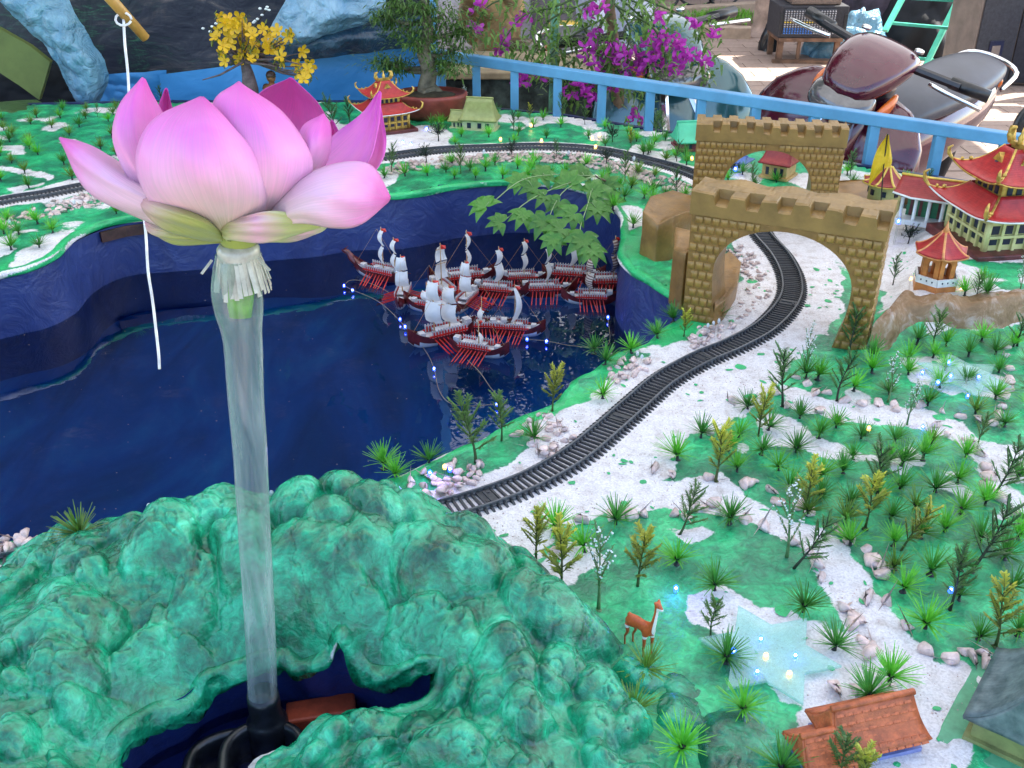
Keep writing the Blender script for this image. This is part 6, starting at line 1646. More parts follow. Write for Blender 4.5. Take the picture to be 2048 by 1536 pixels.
# ================================================================ trailing artificial vine with big palmate leaves
M_LEAF = leaf_mat('big_green_leaf', (.12, .33, .045), (.05, .18, .03), .36, rnd=.18, transl=.3)
def palm_leaf(seed, n=7):
    rr = random.Random(seed); mb = MB()
    for k in range(n):
        a = (k - (n - 1) / 2) * R(42); L = 1.0 - .10 * abs(k - (n - 1) / 2) + rr.uniform(-.06, .06)
        d = np.array([math.cos(a), math.sin(a)]); s = np.array([-d[1], d[0]])
        P = []
        for f in np.linspace(0, 1, 9):
            w = .235 * math.sin(math.pi * min(1, f ** .75)) ** .9 * (1 - .15 * f) + .004 * (f < 1)
            zc = .10 * math.sin(f * 2.4) - .32 * f * f + rr.uniform(-.01, .01)
            P.append([(*(d * L * f + s * w * t), zc - .10 * abs(t) * 0 + .07 * abs(t) ** 1.0 * math.sin(math.pi * f)) for t in (-1, -.5, 0, .5, 1)])
        mb.grid(P)
    return mb.mesh('leaf', M_LEAF, True)
PL = [palm_leaf(k, 7 if k % 3 else 6) for k in range(4)]
root = on_ground(1232, 384)
vine = thing('artificial_vine', 'artificial vine with big seven-lobed green leaves trailing over the pond rim', 'artificial plant', root)
M_STEM = mat('pale_green_stem', (.24, .36, .14), .4)
crown = Vector(V(1190, 352, root[1] - .06)); r0 = Vector(root)
MB().tube([(0, 0, -.01), (crown - r0) * .5 + Vector((0, 0, .01)), crown - r0], [.004, .0035, .003], 6).build('main_stem', mat('brown_stem', (.13, .08, .05), .6), vine, True)
STR = []
for a in ([(1190, 352, -.06), (1120, 372, -.15), (1060, 400, -.26), (1010, 440, -.40)], [(1190, 352, -.06), (1130, 380, -.16), (1100, 430, -.34), (1095, 470, -.48)], [(1190, 352, -.06), (1175, 410, -.22), (1160, 460, -.42), (1170, 500, -.54)], [(1190, 352, -.06), (1100, 350, -.10), (1040, 362, -.18), (985, 405, -.32)]):
    st_ = catmull([Vector(V(u, v, root[1] + dy)) - r0 for u, v, dy in a], 14); STR.append(st_); MB().tube(st_, .0016, 5).build('stem', M_STEM, vine, True)
LV = [(971, 413, -.34, 1.05, 150), (1040, 366, -.16, .9, 120), (1084, 352, -.10, .95, 60), (1090, 392, -.22, .85, 200), (1136, 368, -.12, 1.1, 90), (1185, 384, -.14, 1.1, 20), (1192, 416, -.22, 1.0, -60), (1119, 404, -.24, .85, 240), (1002, 445, -.44, .75, 170), (1048, 430, -.38, .9, 230), (1087, 442, -.42, .95, 250),
      (1148, 428, -.34, .95, 200), (1125, 458, -.46, 1.0, 190), (1107, 478, -.50, .8, 260), (1166, 480, -.52, 1.1, 260), (1183, 500, -.56, .85, 290), (1216, 400, -.10, 1.0, -20), (1066, 375, -.18, .8, 160), (1160, 348, -.05, .95, 80), (1212, 372, -.04, .9, 30)]
for k, (u, v, dy, s, az) in enumerate(LV):
    p = Vector(V(u, v, root[1] + dy)); p.z = max(p.z, .05)
    o = link_mesh('leaf', PL[k % 4], vine); o.location = p - r0; L = .066 * s
    o.scale = (L, L, L); o.rotation_mode = 'ZYX'
    q = Matrix.Rotation(R(26 + (k * 37) % 22), 3, 'X') @ Matrix.Rotation(R(az), 3, 'Z')
    q = Matrix.Rotation(R((k * 53) % 40 - 20), 3, 'Z') @ q
    o.rotation_euler = q.to_euler('ZYX')
    near = min((q_ for st in STR for q_ in st), key=lambda q_: (Vector(q_) - (p - r0)).length + .4 * max(0, p.z - r0.z - q_[2]))
    n_ = Vector(near); e_ = p - r0
    MB().tube([e_, e_.lerp(n_, .5) + Vector((0, 0, .008)), n_], .0011, 5).build('leaf_stalk', M_STEM, vine, True)
# ================================================================ railing behind the display
M_RAILB = mat('light_blue_paint', (.11, .32, .55), .40, 0, .10, 8, .1, 60)
RPX = [(872, 108), (930, 119), (1111, 144), (1350, 177), (1600, 216), (1757, 241), (1990, 273), (2200, 305)]
fu = [p_ for p_ in [0, 300, 830, 1120, 1400, 1750, 2048, 2400]]
FARp = FAR[1:]
def rail_pt(u, v):
    vd = np.interp(u, [0, 300, 830, 1120, 1400, 1750, 2048, 2400], [212, 205, 205, 231, 277, 338, 385, 440])
    q = G(u, vd); return V(u, v, q[1] + .05)
rail = thing('metal_railing', 'light blue metal railing running behind the miniature landscape', 'railing', rail_pt(1111, 144))
r0 = Vector(rail.location)
pts = [Vector(rail_pt(u, v)) - r0 for u, v in RPX]
for k, (a, b_) in enumerate(zip(pts[:-1], pts[1:])):
    pass
# straight top rail through the end points
A_, B_ = pts[0], pts[-1]
P = np.array([list(p) for p in pts]); d = P[:, 0]; cz_ = np.polyfit(d, P[:, 2], 1); cy_ = np.polyfit(d, P[:, 1], 1)
f_ = lambda x: Vector((x, np.polyval(cy_, x), np.polyval(cz_, x)))
o = MB().bar(f_(P[0, 0]), f_(P[-1, 0]), .042, .040).build('top_rail', M_RAILB, rail); bevel(o, .004)
for u, v in [(880, 109), (952, 122), (1029, 133), (1114, 145), (1202, 158), (1298, 171), (1400, 186), (1510, 203), (1630, 221), (1753, 240), (1886, 260), (2020, 279)]:
    x = (rail_pt(u, v)[0] - r0.x); p = f_(x)
    o = MB().bar((p.x, p.y, p.z - .02), (p.x, p.y, p.z - .75), .034, .034).build('post', M_RAILB, rail); bevel(o, .003)
    o = MB().bar((p.x + .012, p.y + .03, p.z - .02), (p.x + .012, p.y + .03, p.z - .75), .006, .006).build('post_strap', M_WHITEP, rail) if u in (1400, 1753) else None
mb = MB(); p = V(866, 100, 4.75); mb.bar((p[0], p[1], -.85), (p[0] - .01, p[1], 2.9), .05); bevel(mb.build('awning_pole', M_RAILB), .004)
prop(bpy.data.objects['awning_pole'], 'upright light blue pole rising behind the bonsai tree', 'pole')

# ================================================================ painted canvas and plastic film at the far left
m, nt, b = new_mat('painted_canvas'); oc = objcoord(nt)
mp = nt.nodes.new('ShaderNodeMapping'); mp.inputs['Rotation'].default_value = (0, R(38), 0); mp.inputs['Scale'].default_value = (1.2, 1, 5.5); nt.links.new(oc, mp.inputs[0])
n1 = tex_noise(nt, 2.6, 8, .7, 1.6, mp.outputs[0]); n2 = tex_noise(nt, .9, 4, .6, .6, oc); n3 = tex_noise(nt, 5.5, 6, .7, 2.5, mp.outputs[0])
r1 = ramp(nt, n1.outputs[0], [(.40, (.006, .009, .026)), (.52, (.020, .024, .042)), (.60, (.055, .048, .058)), (.68, (.20, .17, .16))])
r2 = ramp(nt, n3.outputs[0], [(.5, (.004, .012, .020)), (.60, (.010, .060, .040)), (.68, (.05, .20, .09))])
k = ramp(nt, n2.outputs[0], [(.42, (0, 0, 0)), (.56, (1, 1, 1))])
nt.links.new(mixc(nt, k.outputs[0], r1.outputs[0], r2.outputs[0]), b.inputs['Base Color']); b.inputs['Roughness'].default_value = .55
n4 = tex_noise(nt, 6, 4, .6, 1, oc); bump(nt, b, n4.outputs[0], .4, .03)
x0, x1 = -6.5, V(862, 60, 5.0)[0]
gx = np.linspace(x0, x1, 90); gz = np.linspace(-.3, 3.1, 40); AX, AZ = np.meshgrid(gx, gz)
AY = 5.0 + .10 * (fbm(AX * 1.1, AZ * 1.1, 500, 3) - .5) * 2
o = MB().grid(np.stack([AX, AY, AZ], 2)).build('painted_canvas', m, None, True); prop(o, 'dark painted canvas with roots and leaves hanging behind the left side of the landscape', 'painted canvas')

def sheet(name, label, cat, px_left, px_right, y, m, bulge=.05, crump=.02, seed=1, rows=60, cols=40, fr=5):
    L_ = catmull(px_left, rows); R_ = catmull(px_right, rows); P = np.zeros((rows, cols, 3))
    for i in range(rows):
        for j in range(cols):
            f = j / (cols - 1); u, v = L_[i] * (1 - f) + R_[i] * f
            g = i / (rows - 1)
            P[i, j] = V(u, v, y - bulge * math.sin(math.pi * f) * (.4 + .6 * math.sin(math.pi * g)))
    nz = 1 - np.abs(fbm(P[:, :, 0] * fr, P[:, :, 2] * fr, seed, 4) - .5) * 2
    P[:, :, 1] += crump * (nz - .6) * 2
    o = MB().grid(P).build(name, m, None, True)
    return prop(o, label, cat)
M_FILM = cloth_mat('pale_blue_film', (.24, .48, .62), (.09, .26, .42), 3.5, .22, .15, 1.0, .05, .6)
M_FILM2 = cloth_mat('sky_blue_film', (.34, .56, .72), (.14, .34, .54), 4, .2, .15, 1.0, .05, .7)
M_BLUE = cloth_mat('bright_blue_sheet', (.04, .27, .62), (.03, .20, .48), 1.2, .5, 0, .3, .03)
M_TEAL = cloth_mat('dark_teal_film', (.03, .09, .15), (.006, .02, .05), 3, .35, 0, .8, .05, .3)
M_OLIVE = mat('olive_board', (.13, .17, .04), .6, 0, .15, 6, .2)
M_SHADE = mat('shade_black', (.004, .006, .010), .8)  # near-black colour that stands in for deep shade
sheet('blue_sheet', 'bright blue sheet stretched low behind the yellow-flowered tree', 'sheet', [(195, 150), (192, 185), (190, 240)], [(330, 142), (330, 190), (330, 240)], 4.80, M_BLUE, .05, .05, 2, fr=4)
sheet('blue_sheet', 'smooth bright blue sheet stretched behind the small pagoda and bonsai', 'sheet', [(318, 150), (320, 190), (322, 240)], [(846, 82), (850, 150), (856, 240)], 4.76, M_BLUE, .02, .012, 4, cols=60, fr=2)
sheet('plastic_film', 'crumpled pale blue plastic film hanging at the far left over the green boards', 'plastic film', [(-80, -40), (0, 8), (55, 62), (100, 110), (126, 165), (160, 225), (172, 238)], [(120, -30), (150, 25), (178, 80), (206, 125), (213, 165), (196, 205), (176, 238)], 4.45, M_FILM, .10, .035, 6, fr=9)
sheet('plastic_film', 'wide crumpled sky-blue film sloping down behind the yellow blossom tree', 'plastic film', [(590, -60), (570, 0), (548, 40), (532, 75), (528, 88)], [(800, -60), (772, 0), (768, 25), (700, 62), (600, 92)], 4.60, M_FILM2, .10, .03, 8, fr=10)
sheet('plastic_film', 'dark teal rolled film sagging between the sky-blue film and the bright blue sheet', 'plastic film', [(520, 78), (518, 100), (525, 132)], [(850, 30), (858, 60), (850, 92)], 4.66, M_TEAL, .12, .03, 10, fr=6)
sheet('shade_sheet', 'black sheet painting the shade under the film and boards at the far left', 'dark sheet', [(-100, 120), (-100, 180), (-100, 240)], [(112, 130), (140, 180), (170, 240)], 4.72, M_SHADE, .0, .02, 12)  # black sheet put where only shade lies behind the film and boards
def board_px(name, label, px, y, m, th=.03):
    q = [V(u, v, y) for u, v in px]; n = len(q); mb = MB(); vs = list(q) + [p + np.array([0, th, 0]) for p in q]
    mb.add(vs, [tuple(range(n)), tuple(range(2 * n - 1, n - 1, -1))] + [(i, n + i, n + (i + 1) % n, (i + 1) % n) for i in range(n)])
    return prop(mb.build(name, m), label, 'board')
board_px('green_board', 'flat olive green board jutting out below the plastic film', [(-40, 40), (0, 58), (60, 92), (100, 124), (90, 160), (78, 200), (40, 172), (0, 146), (-40, 128)], 4.50, M_OLIVE)
sheet('green_cloth', 'dark green cloth mound lying at the far left edge of the landscape', 'cloth', [(-90, 215), (-80, 240), (-60, 262)], [(72, 200), (105, 222), (118, 246)], 4.35, cloth_mat('dark_green_cloth', (.05, .11, .02), (.02, .055, .015), 4, .7, 0, .6, .03), .25, .04, 14)
# sprig with white buds by the canvas
t = thing('budded_sprig', 'thin dark sprig dotted with pinkish white buds beside the yellow blossom tree', 'sprig', V(470, 130, 4.55)); l0 = Vector(t.location)
for (u, v) in [(424, 53), (432, 47), (420, 63), (406, 57), (520, 17), (532, 18), (538, 20), (524, 30), (510, 42), (515, 38), (507, 45), (534, 14)]:
    p = Vector(V(u, v, 4.5)) - l0; MB().blob(p, .0065, u, .1, 1, sc3=(1.3, 1, .9)).build('bud', M_BUD, t, True)
for q in ([(470, 130), (440, 85), (418, 55)], [(470, 130), (500, 70), (532, 18)]):
    MB().tube([Vector(V(u, v, 4.52)) - l0 for u, v in q], .004, 5).build('stalk', M_TWIG['blackish'], t)

# ================================================================ yellow blossom tree
M_YEL = leaf_mat('yellow_petal', (.80, .52, .015), (.68, .38, .01), .45, rnd=.12, transl=.25)
M_BARK = mat('purple_brown_bark', (.13, .085, .09), .7, 0, .3, 40, .6)
def blossom(name, m, n=5, cup=.35, seed=0):
    rr = random.Random(seed); mb = MB()
    for k in range(n):
        a = 2 * math.pi * k / n + rr.uniform(-.1, .1); d = np.array([math.cos(a), math.sin(a)]); s = np.array([-d[1], d[0]]); P = []
        for f in np.linspace(0, 1, 5):
            w = .42 * math.sin(math.pi * (.12 + .76 * f)) ** .8 * (.25 + f * .9 if f < .6 else 1 - (f - .6) * .8)
            P.append([(*(d * f + s * w * t), cup * f * f + .10 * t * t + rr.uniform(-.03, .03)) for t in (-1, 0, 1)])
        mb.grid(P)
    mb.blob((0, 0, .08), .12, 1, .2, 1)
    return mb.mesh(name, m, True)
YB = [blossom('blossom', M_YEL, 5, .3, k) for k in range(3)]
p = G(500, 236); zt = p[1]
t = thing('blossom_tree', 'small tree covered in yellow blossoms standing behind the lotus', 'tree', p); l0 = Vector(p)
Lc = lambda u, v, d=0: Vector(V(u, v, zt + d)) - l0
MB().tube(catmull([(0, 0, -.01), Lc(500, 180), Lc(494, 140), Lc(478, 100), Lc(470, 70)], 12), [.034] * 4 + [.028, .024, .02, .016, .012, .010, .008, .006], 8).build('trunk', M_BARK, t, True)
FL = [(458, 40), (472, 46), (488, 66), (458, 72), (480, 92), (446, 92), (500, 100), (536, 72), (562, 88), (441, 37), (478, 36), (450, 48), (437, 62), (466, 54), (497, 57), (505, 70), (485, 48), (432, 74), (468, 62), (494, 90), (506, 88), (512, 105), (520, 98), (484, 108), (478, 118), (441, 108), (450, 122), (527, 58), (545, 70), (555, 62), (533, 84), (541, 100), (550, 100), (578, 72), (583, 68), (562, 112), (566, 124), (604, 102), (592, 128), (598, 138), (611, 145), (620, 130), (608, 158), (600, 150), (616, 140), (460, 88), (474, 78), (516, 118), (535, 95), (500, 118)]
rr = random.Random(3)
for k, (u, v) in enumerate(FL):
    o = link_mesh('blossom', YB[k % 3], t); o.location = Lc(u, v, rr.uniform(-.10, .04)); s_ = rr.uniform(.022, .030); o.scale = (s_, s_, s_)
    o.rotation_euler = (R(rr.uniform(40, 100)), R(rr.uniform(-30, 30)), rr.uniform(-.8, .8))
mb = MB(); lf = MB()
for k in range(46):
    u, v = FL[k % len(FL)]; q = Lc(u + rr.uniform(-8, 8), v + rr.uniform(-6, 8), rr.uniform(-.08, .08)); b0 = Lc(485 + (u - 485) * .25, 118 - (118 - v) * .25)
    mb.tube([b0, b0.lerp(q, .5) + Vector((0, 0, -.01)), q], [.004, .003, .0015], 4)
    for i in range(9): blade(lf, q + Vector([rr.uniform(-.02, .02) for _ in range(3)]), Vector([rr.uniform(-1, 1) for _ in range(3)]), .022, .005, .1, k)
for a in [[(485, 125), (440, 150), (405, 160)], [(490, 125), (540, 130), (575, 142)], [(495, 120), (560, 118), (604, 130)]]: mb.tube([Lc(u, v, -.04) for u, v in a], [.005, .004, .002], 5)
mb.build('branches', M_BARK, t, True)
prop(lf.build('leaves', leaf_mat('olive_leaf', (.22, .26, .03), (.10, .13, .02)), t), None, None, None, 'stuff')

# ================================================================ figurines
M_COP = mat('copper_brown', (.30, .12, .05), .35, .2, .25, 80)
for u, v, s_, lab in [(549, 196, 1.0, 'taller copper-brown seated figurine peeping over the lotus petals'), (538, 204, .72, 'shorter round copper-brown figurine beside the taller one')]:
    p = G(u + 4, 232); z_ = V(u, v, p[1] - .02)[2]
    t = thing('figurine', lab, 'figurine', (V(u, v, p[1])[0], p[1] - .02 * s_, HD), 0, None, s_)
    h = .19
    MB().lathe([(.05, 0), (.052, .03), (.038, .06), (.034, .09), (.040, .118), (.030, .128), (.012, .134), (.011, .142)], 14, sy=.8).build('body', M_COP, t, True)
    MB().blob((0, 0, .158), .019, 2, .03, 2, sc3=(1, 1.05, 1.15)).build('head', M_COP, t, True)
    MB().lathe([(.0195, .160), (.020, .168), (.016, .178), (.006, .184)], 14).build('cap', mat('dark_brown_paint', (.06, .025, .015), .4), t, True)

# ================================================================ bonsai in its pot
p = G(862, 232); zt = p[1] + .02
t = thing('bonsai_pot', 'oval red-brown clay pot holding the bonsai beside the small pagoda', 'plant pot', p); bp = Vector(p)
MB().lathe([(.115, 0), (.13, .02), (.145, .07), (.150, .082), (.150, .095), (.138, .097), (.135, .086)], 28, sy=.75).build('bowl', mat('red_clay', (.26, .05, .035), .5, 0, .2, 20, .2), t, True)
MB().lathe([(.136, .080), (.05, .096), (.01, .10)], 20, sy=.75).build('soil', mat('dark_soil', (.05, .04, .02), .9, 0, .3, 60, .8), t, True)
t = thing('bonsai_tree', 'bonsai tree with dark green foliage pads and a gnarled trunk', 'bonsai tree', p + np.array([0, 0, .09])); l0 = bp + Vector((0, 0, .09)); Lc = lambda u, v, d=0: Vector(V(u, v, zt + d)) - l0
M_BB = mat('grey_green_bark', (.17, .15, .10), .75, 0, .3, 30, .7)
MB().tube(catmull([(0, 0, -.01), Lc(852, 178), Lc(858, 140), Lc(846, 100), Lc(856, 60), Lc(850, 10), Lc(852, -40)], 20), np.linspace(.042, .012, 20), 9).build('trunk', M_BB, t, True)
for k, a in enumerate([[(0, 0, 0), Lc(842, 190), Lc(838, 198)], [Lc(852, 170), Lc(880, 190), Lc(884, 200)]]): MB().tube(a, [.03, .02, .01], 7).build('root', M_BB, t, True)
M_BL = leaf_mat('bonsai_leaf', (.10, .20, .035), (.035, .09, .02), .35, rnd=.0, transl=.2)
PADS = [(770, 35, 36, 24), (800, 52, 42, 28), (845, 40, 50, 34), (890, 28, 44, 30), (880, 70, 46, 26), (830, 82, 44, 22), (905, 100, 44, 18), (868, 118, 38, 20), (768, 125, 40, 16), (795, 132, 34, 14), (900, 135, 34, 14), (848, 12, 46, 26), (795, 8, 34, 18), (925, 60, 26, 18)]
for k, (u, v, a, b__) in enumerate(PADS):
    mb = MB(); c = Lc(u, v, rr.uniform(-.08, .08)); sc_ = 4.4 / FPX * 1.15
    for i in range(330):
        q = Vector([rr.gauss(0, .42), rr.gauss(0, .42), rr.gauss(0, .40)])
        w = c + Vector((q.x * a * sc_, q.y * a * sc_ * .8, q.z * b__ * sc_))
        blade(mb, w, Vector((q.x * 1.2 + rr.uniform(-.6, .6), q.y + rr.uniform(-.8, .4), rr.uniform(-.7, .8))), rr.uniform(.016, .028), .0042, .25, i)
    prop(mb.build('foliage_pad', M_BL, t), None, None, None, 'stuff')
    tw = MB(); j = Lc(852, min(150, v + 12)); tw.tube([j, j.lerp(c, .5) + Vector((0, 0, -.012)), c], [.011, .008, .004], 6); tw.build('branch', M_BB, t, True)

# ================================================================ bougainvillea
M_BR = leaf_mat('magenta_bract', (.62, .06, .55), (.45, .03, .38), .5, rnd=.15, transl=.35)
BRm = [blossom('bract', M_BR, 3, .8, 20 + k) for k in range(3)]
M_BGL = leaf_mat('bougainvillea_leaf', (.16, .30, .05), (.07, .15, .03), .4, rnd=.1)
base = V(1236, 300, 4.9); 
t = thing('bougainvillea', 'bougainvillea with magenta bracts arching over the blue railing', 'flowering shrub', (base[0], base[1], FLOOR)); l0 = Vector(t.location)
Lc = lambda u, v, y: Vector(V(u, v, y)) - l0
MB().tube(catmull([(0, 0, 0), (.02, 0, .5), Lc(1238, 250, 4.9), Lc(1230, 120, 4.8), Lc(1220, 20, 4.75), Lc(1215, -60, 4.7)], 20), np.linspace(.045, .018, 20), 8).build('trunk', mat('tan_bark', (.26, .17, .10), .7, 0, .3, 20, .5), t, True)
ARCS = [[(1215, -40), (1120, 10), (1050, 30), (1008, 80), (1000, 100)], [(1220, -20), (1290, 40), (1350, 90), (1400, 130), (1420, 140)], [(1225, 0), (1260, 60), (1240, 120), (1190, 150), (1160, 200)], [(1230, 10), (1310, 60), (1330, 130), (1290, 170), (1272, 236)], [(1210, -30), (1160, 30), (1180, 90), (1130, 130), (1070, 152)],
        [(1200, -40), (1050, -10), (980, 10), (950, 60), (948, 120)], [(1230, 0), (1200, 60), (1210, 110), (1240, 150), (1250, 180)], [(1240, -20), (1340, 20), (1400, 50), (1430, 70)], [(1220, 30), (1130, 80), (1100, 110), (1045, 150)], [(1230, 60), (1205, 140), (1140, 170), (1135, 190)], [(1210, -10), (1100, 40), (1075, 90), (1060, 130)], [(1225, -10), (1280, 10), (1310, 60), (1290, 110)]]
mb = MB(); lf = MB()
for k, a in enumerate(ARCS):
    y = 4.45 + .35 * ((k * 37) % 10) / 10
    q = catmull([Lc(u, v, y) for u, v in a], 26); mb.tube(q, np.linspace(.0055, .002, 26), 5)
    for i in range(3, 26):
        for j in range(7):
            c = Vector(q[i]) + Vector([rr.gauss(0, .038) for _ in range(3)])
            d_ = Vector([rr.uniform(-1, 1), rr.uniform(-1, .3), rr.uniform(-1, .6)])
            blade(lf, c, d_, rr.uniform(.025, .042), .0095, .3, i)
mb.build('branches', M_TWIG['mossy green'], t, True)
prop(lf.build('leaves', M_BGL, t), None, None, None, 'stuff')
CL = [(953, 15), (955, 50), (1043, 40), (1011, 76), (1002, 90), (1202, 25), (1181, 88), (1190, 67), (1210, 111), (1234, 120), (1193, 135), (1254, 144), (1287, 141), (1269, 117), (1319, 29), (1310, 70), (1325, 85), (1298, 94), (1348, 97), (1366, 100), (1386, 117), (1389, 50), (1424, 66), (1330, 135), (1348, 138), (1410, 120), (1043, 152), (1040, 160), (1070, 149), (1137, 182), (1166, 173), (1172, 187), (1187, 202), (1225, 179), (1272, 234), (1220, 125), (1245, 108), (1312, 105), (1340, 70), (1355, 120), (1375, 105), (1310, 120), (1225, 98), (1280, 130), (1160, 165), (1176, 20), (1182, 105)]
nb = 0
for k, (u, v) in enumerate(CL):
    for i in range(5):
        if nb >= 240: break
        o = link_mesh('bract', BRm[(k + i) % 3], t); o.location = Lc(u + rr.uniform(-13, 13), v + rr.uniform(-11, 11), 4.5 + rr.uniform(-.06, .10)); s_ = rr.uniform(.022, .032); o.scale = (s_,) * 3
        o.rotation_euler = (R(rr.uniform(30, 130)), R(rr.uniform(-40, 40)), rr.uniform(0, 6.28)); nb += 1

# ================================================================ things standing about the yard
def FP(u, v): return G(u, v, FLOOR)
def quad_box(name, label, cat, u0, u1, vbase, vtop, depth, m, rz=0.0, h=None, parent_extra=None):
    a, c = FP(u0, vbase), FP(u1, vbase); w = abs(c[0] - a[0]); y = a[1]
    zt = V((u0 + u1) / 2, vtop, y)[2] if h is None else FLOOR + h
    t = thing(name, label, cat, ((a[0] + c[0]) / 2, y + depth / 2, FLOOR), rz)
    return t, w, zt - FLOOR
M_SPK = mat('black_speaker_cloth', (.030, .030, .038), .75, 0, .2, 40, .3, 300)
M_SPK2 = mat('grey_brown_cabinet', (.20, .155, .13), .6, 0, .12, 10)
def speaker(u0, u1, vb, vt, rz, label):
    t, w, h = quad_box('loudspeaker', label, 'loudspeaker', u0, u1, vb, vt, .5, M_SPK, rz)
    w *= .95
    body = MB().prism([(-w * .5, -.22), (w * .5, -.22), (w * .38, .26), (-w * .38, .26)], 0.02, h); bevel(body.build('cabinet', M_SPK2, t), .012)
    bevel(MB().box((0, -.232, h * .5), (w * .94, .016, h * .92)).build('front_cloth', M_SPK, t), .006)
    MB().box((0, -.243, h * .34), (w * .34, .008, .16)).build('horn_recess', M_DARKWIN, t)
    MB().box((0, -.247, h * .34), (w * .20, .006, .08)).build('socket_plate', M_SPK2, t)
    for s in (-1, 1): MB().box((s * w * .36, 0, .01), (.05, .34, .02)).build('foot', M_BLACK, t)
speaker(1912, 2010, 180, -60, R(14), 'tall black loudspeaker cabinet standing beside the green ladder')
speaker(2018, 2110, 176, -60, R(-8), 'loudspeaker cabinet at the picture edge behind the taller one')
prop(bevel(MB().box(FP(2036, 176) + np.array([.12, -.35, .35]), (.30, .06, .70)).build('blue_board', mat('blue_board', (.02, .09, .36), .5)), .004), 'blue board leaning against the loudspeaker at the edge', 'board')
# mixing desk on a wooden stand
t, w, h = quad_box('amplifier_case', 'black mixing desk case with rows of coloured knobs on a wooden stand', 'mixing desk', 1548, 1682, 128, 70, .5, M_SPK)
z0 = V(1615, 76, t.location.y - .25)[2] - FLOOR; z1 = V(1615, 12, t.location.y - .25)[2] - FLOOR; t.location.z = FLOOR + z0
hh = z1 - z0; bevel(MB().box((0, 0, hh / 2), (w, .5, hh)).build('case', M_SPK, t), .01)
pan = MB().box((-.04, -.256, hh * .5), (w * .76, .012, hh * .80)).build('control_panel', mat('dark_grey_panel', (.045, .05, .065), .45), t)
me_k = {}
for nm, c in (('grey', (.35, .35, .38)), ('yellow', (.75, .55, .05)), ('blue', (.03, .18, .62))): me_k[nm] = MB().lathe([(.0075, 0), (.0075, .012), (.004, .014)], 6).mesh('knob', mat(nm + '_knob', c, .4))
for i in range(19):
    for j in range(11):
        o = link_mesh('knob', me_k['blue' if j < 3 and i < 11 else ('yellow' if j == 5 else 'grey')], t)
        o.location = (-.04 + w * .76 * ((i + .5) / 19 - .5), -.262, hh * (.16 + .068 * j)); o.rotation_euler = (R(90), 0, 0)
for s in (-1, 1): MB().box((s * (w / 2 - .02), -.22, hh * .5), (.03, .08, hh * .5)).build('side_handle', M_BLACK, t)
prop(bevel(MB().box((t.location.x + .02, t.location.y, FLOOR + z1 + .10), (w * .72, .42, .19)).build('amplifier', mat('brown_fronted_amp', (.19, .13, .10), .5)), .01), 'brown-fronted amplifier box on top of the mixing desk case', 'amplifier')
st = thing('wooden_stand', 'rough wooden stand under the mixing desk case', 'wooden stand', (t.location.x, t.location.y, FLOOR))
M_WD = mat('rough_brown_wood', (.16, .085, .05), .65, 0, .3, 12, .4)
for sx in (-1, 1):
    for sy in (-1, 1): MB().box((sx * w * .42, sy * .2, z0 / 2), (.05, .05, z0)).build('leg', M_WD, st)
MB().box((0, 0, z0 - .02), (w * .95, .5, .035)).build('stand_top', M_WD, st)
for sx in (-.45, -.15): MB().box((sx * w, -.21, z0 / 2 - .01), (.035, .02, z0 - .04)).build('slat', M_WD, st)
MB().box((-.02, -.26, .02), (w * 1.0, .07, .04), rz=-.08).build('bottom_plank', M_WD, st)
# crumpled blue plastic beside the stand
def heap(name, label, cat, u, v, sx, sy, sz, m, seed):
    p = FP(u, v); mb = MB(); a = np.linspace(0, 2 * math.pi, 49)[:-1]; rows = 18; P = np.zeros((rows, 49, 3))
    for i in range(rows):
        f = i / (rows - 1); rad = math.sin(f * math.pi / 2); hz = math.cos(f * math.pi / 2)
        for j in range(49):
            th = a[j % 48]; x, y = rad * math.cos(th), rad * math.sin(th)
            k = 1 + .35 * (fbm(np.array([x * 2.5 + seed]), np.array([y * 2.5 + hz * 2]), seed, 4)[0] - .5) * 2
            P[i, j] = (p[0] + x * sx * k, p[1] + sy + y * sy * k, FLOOR + max(0.0, hz * sz * k))
    return prop(MB().grid(P[:, ::-1]).build(name, m, None, True), label, cat)
heap('plastic_heap', 'crumpled pale blue plastic sheet heaped beside the wooden stand', 'plastic sheet', 1705, 122, .42, .25, .42, M_FILM, 3)
heap('dark_bundle', 'dark bundle of cloth lying behind the maroon scooter handlebar', 'cloth bundle', 1765, 100, .65, .5, .85, mat('dark_purple_cloth', (.045, .03, .05), .7, 0, .3, 8, .5), 5)
heap('black_bag', 'small black bag dumped at the foot of the mixing desk stand', 'bag', 1545, 106, .13, .12, .30, M_BLACK, 7)
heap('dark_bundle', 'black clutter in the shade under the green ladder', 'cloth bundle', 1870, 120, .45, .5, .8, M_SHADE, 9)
t, w, h = quad_box('grey_bin', 'upright grey barrel standing in the shade behind the green ladder', 'barrel', 1828, 1880, 104, 40, .4, M_SPK)
MB().lathe([(w * .42, 0), (w * .46, .04), (w * .47, h * .5), (w * .46, h - .02), (w * .40, h)], 20).build('barrel_body', mat('grey_barrel', (.13, .12, .12), .5, 0, .2, 8), t, True)
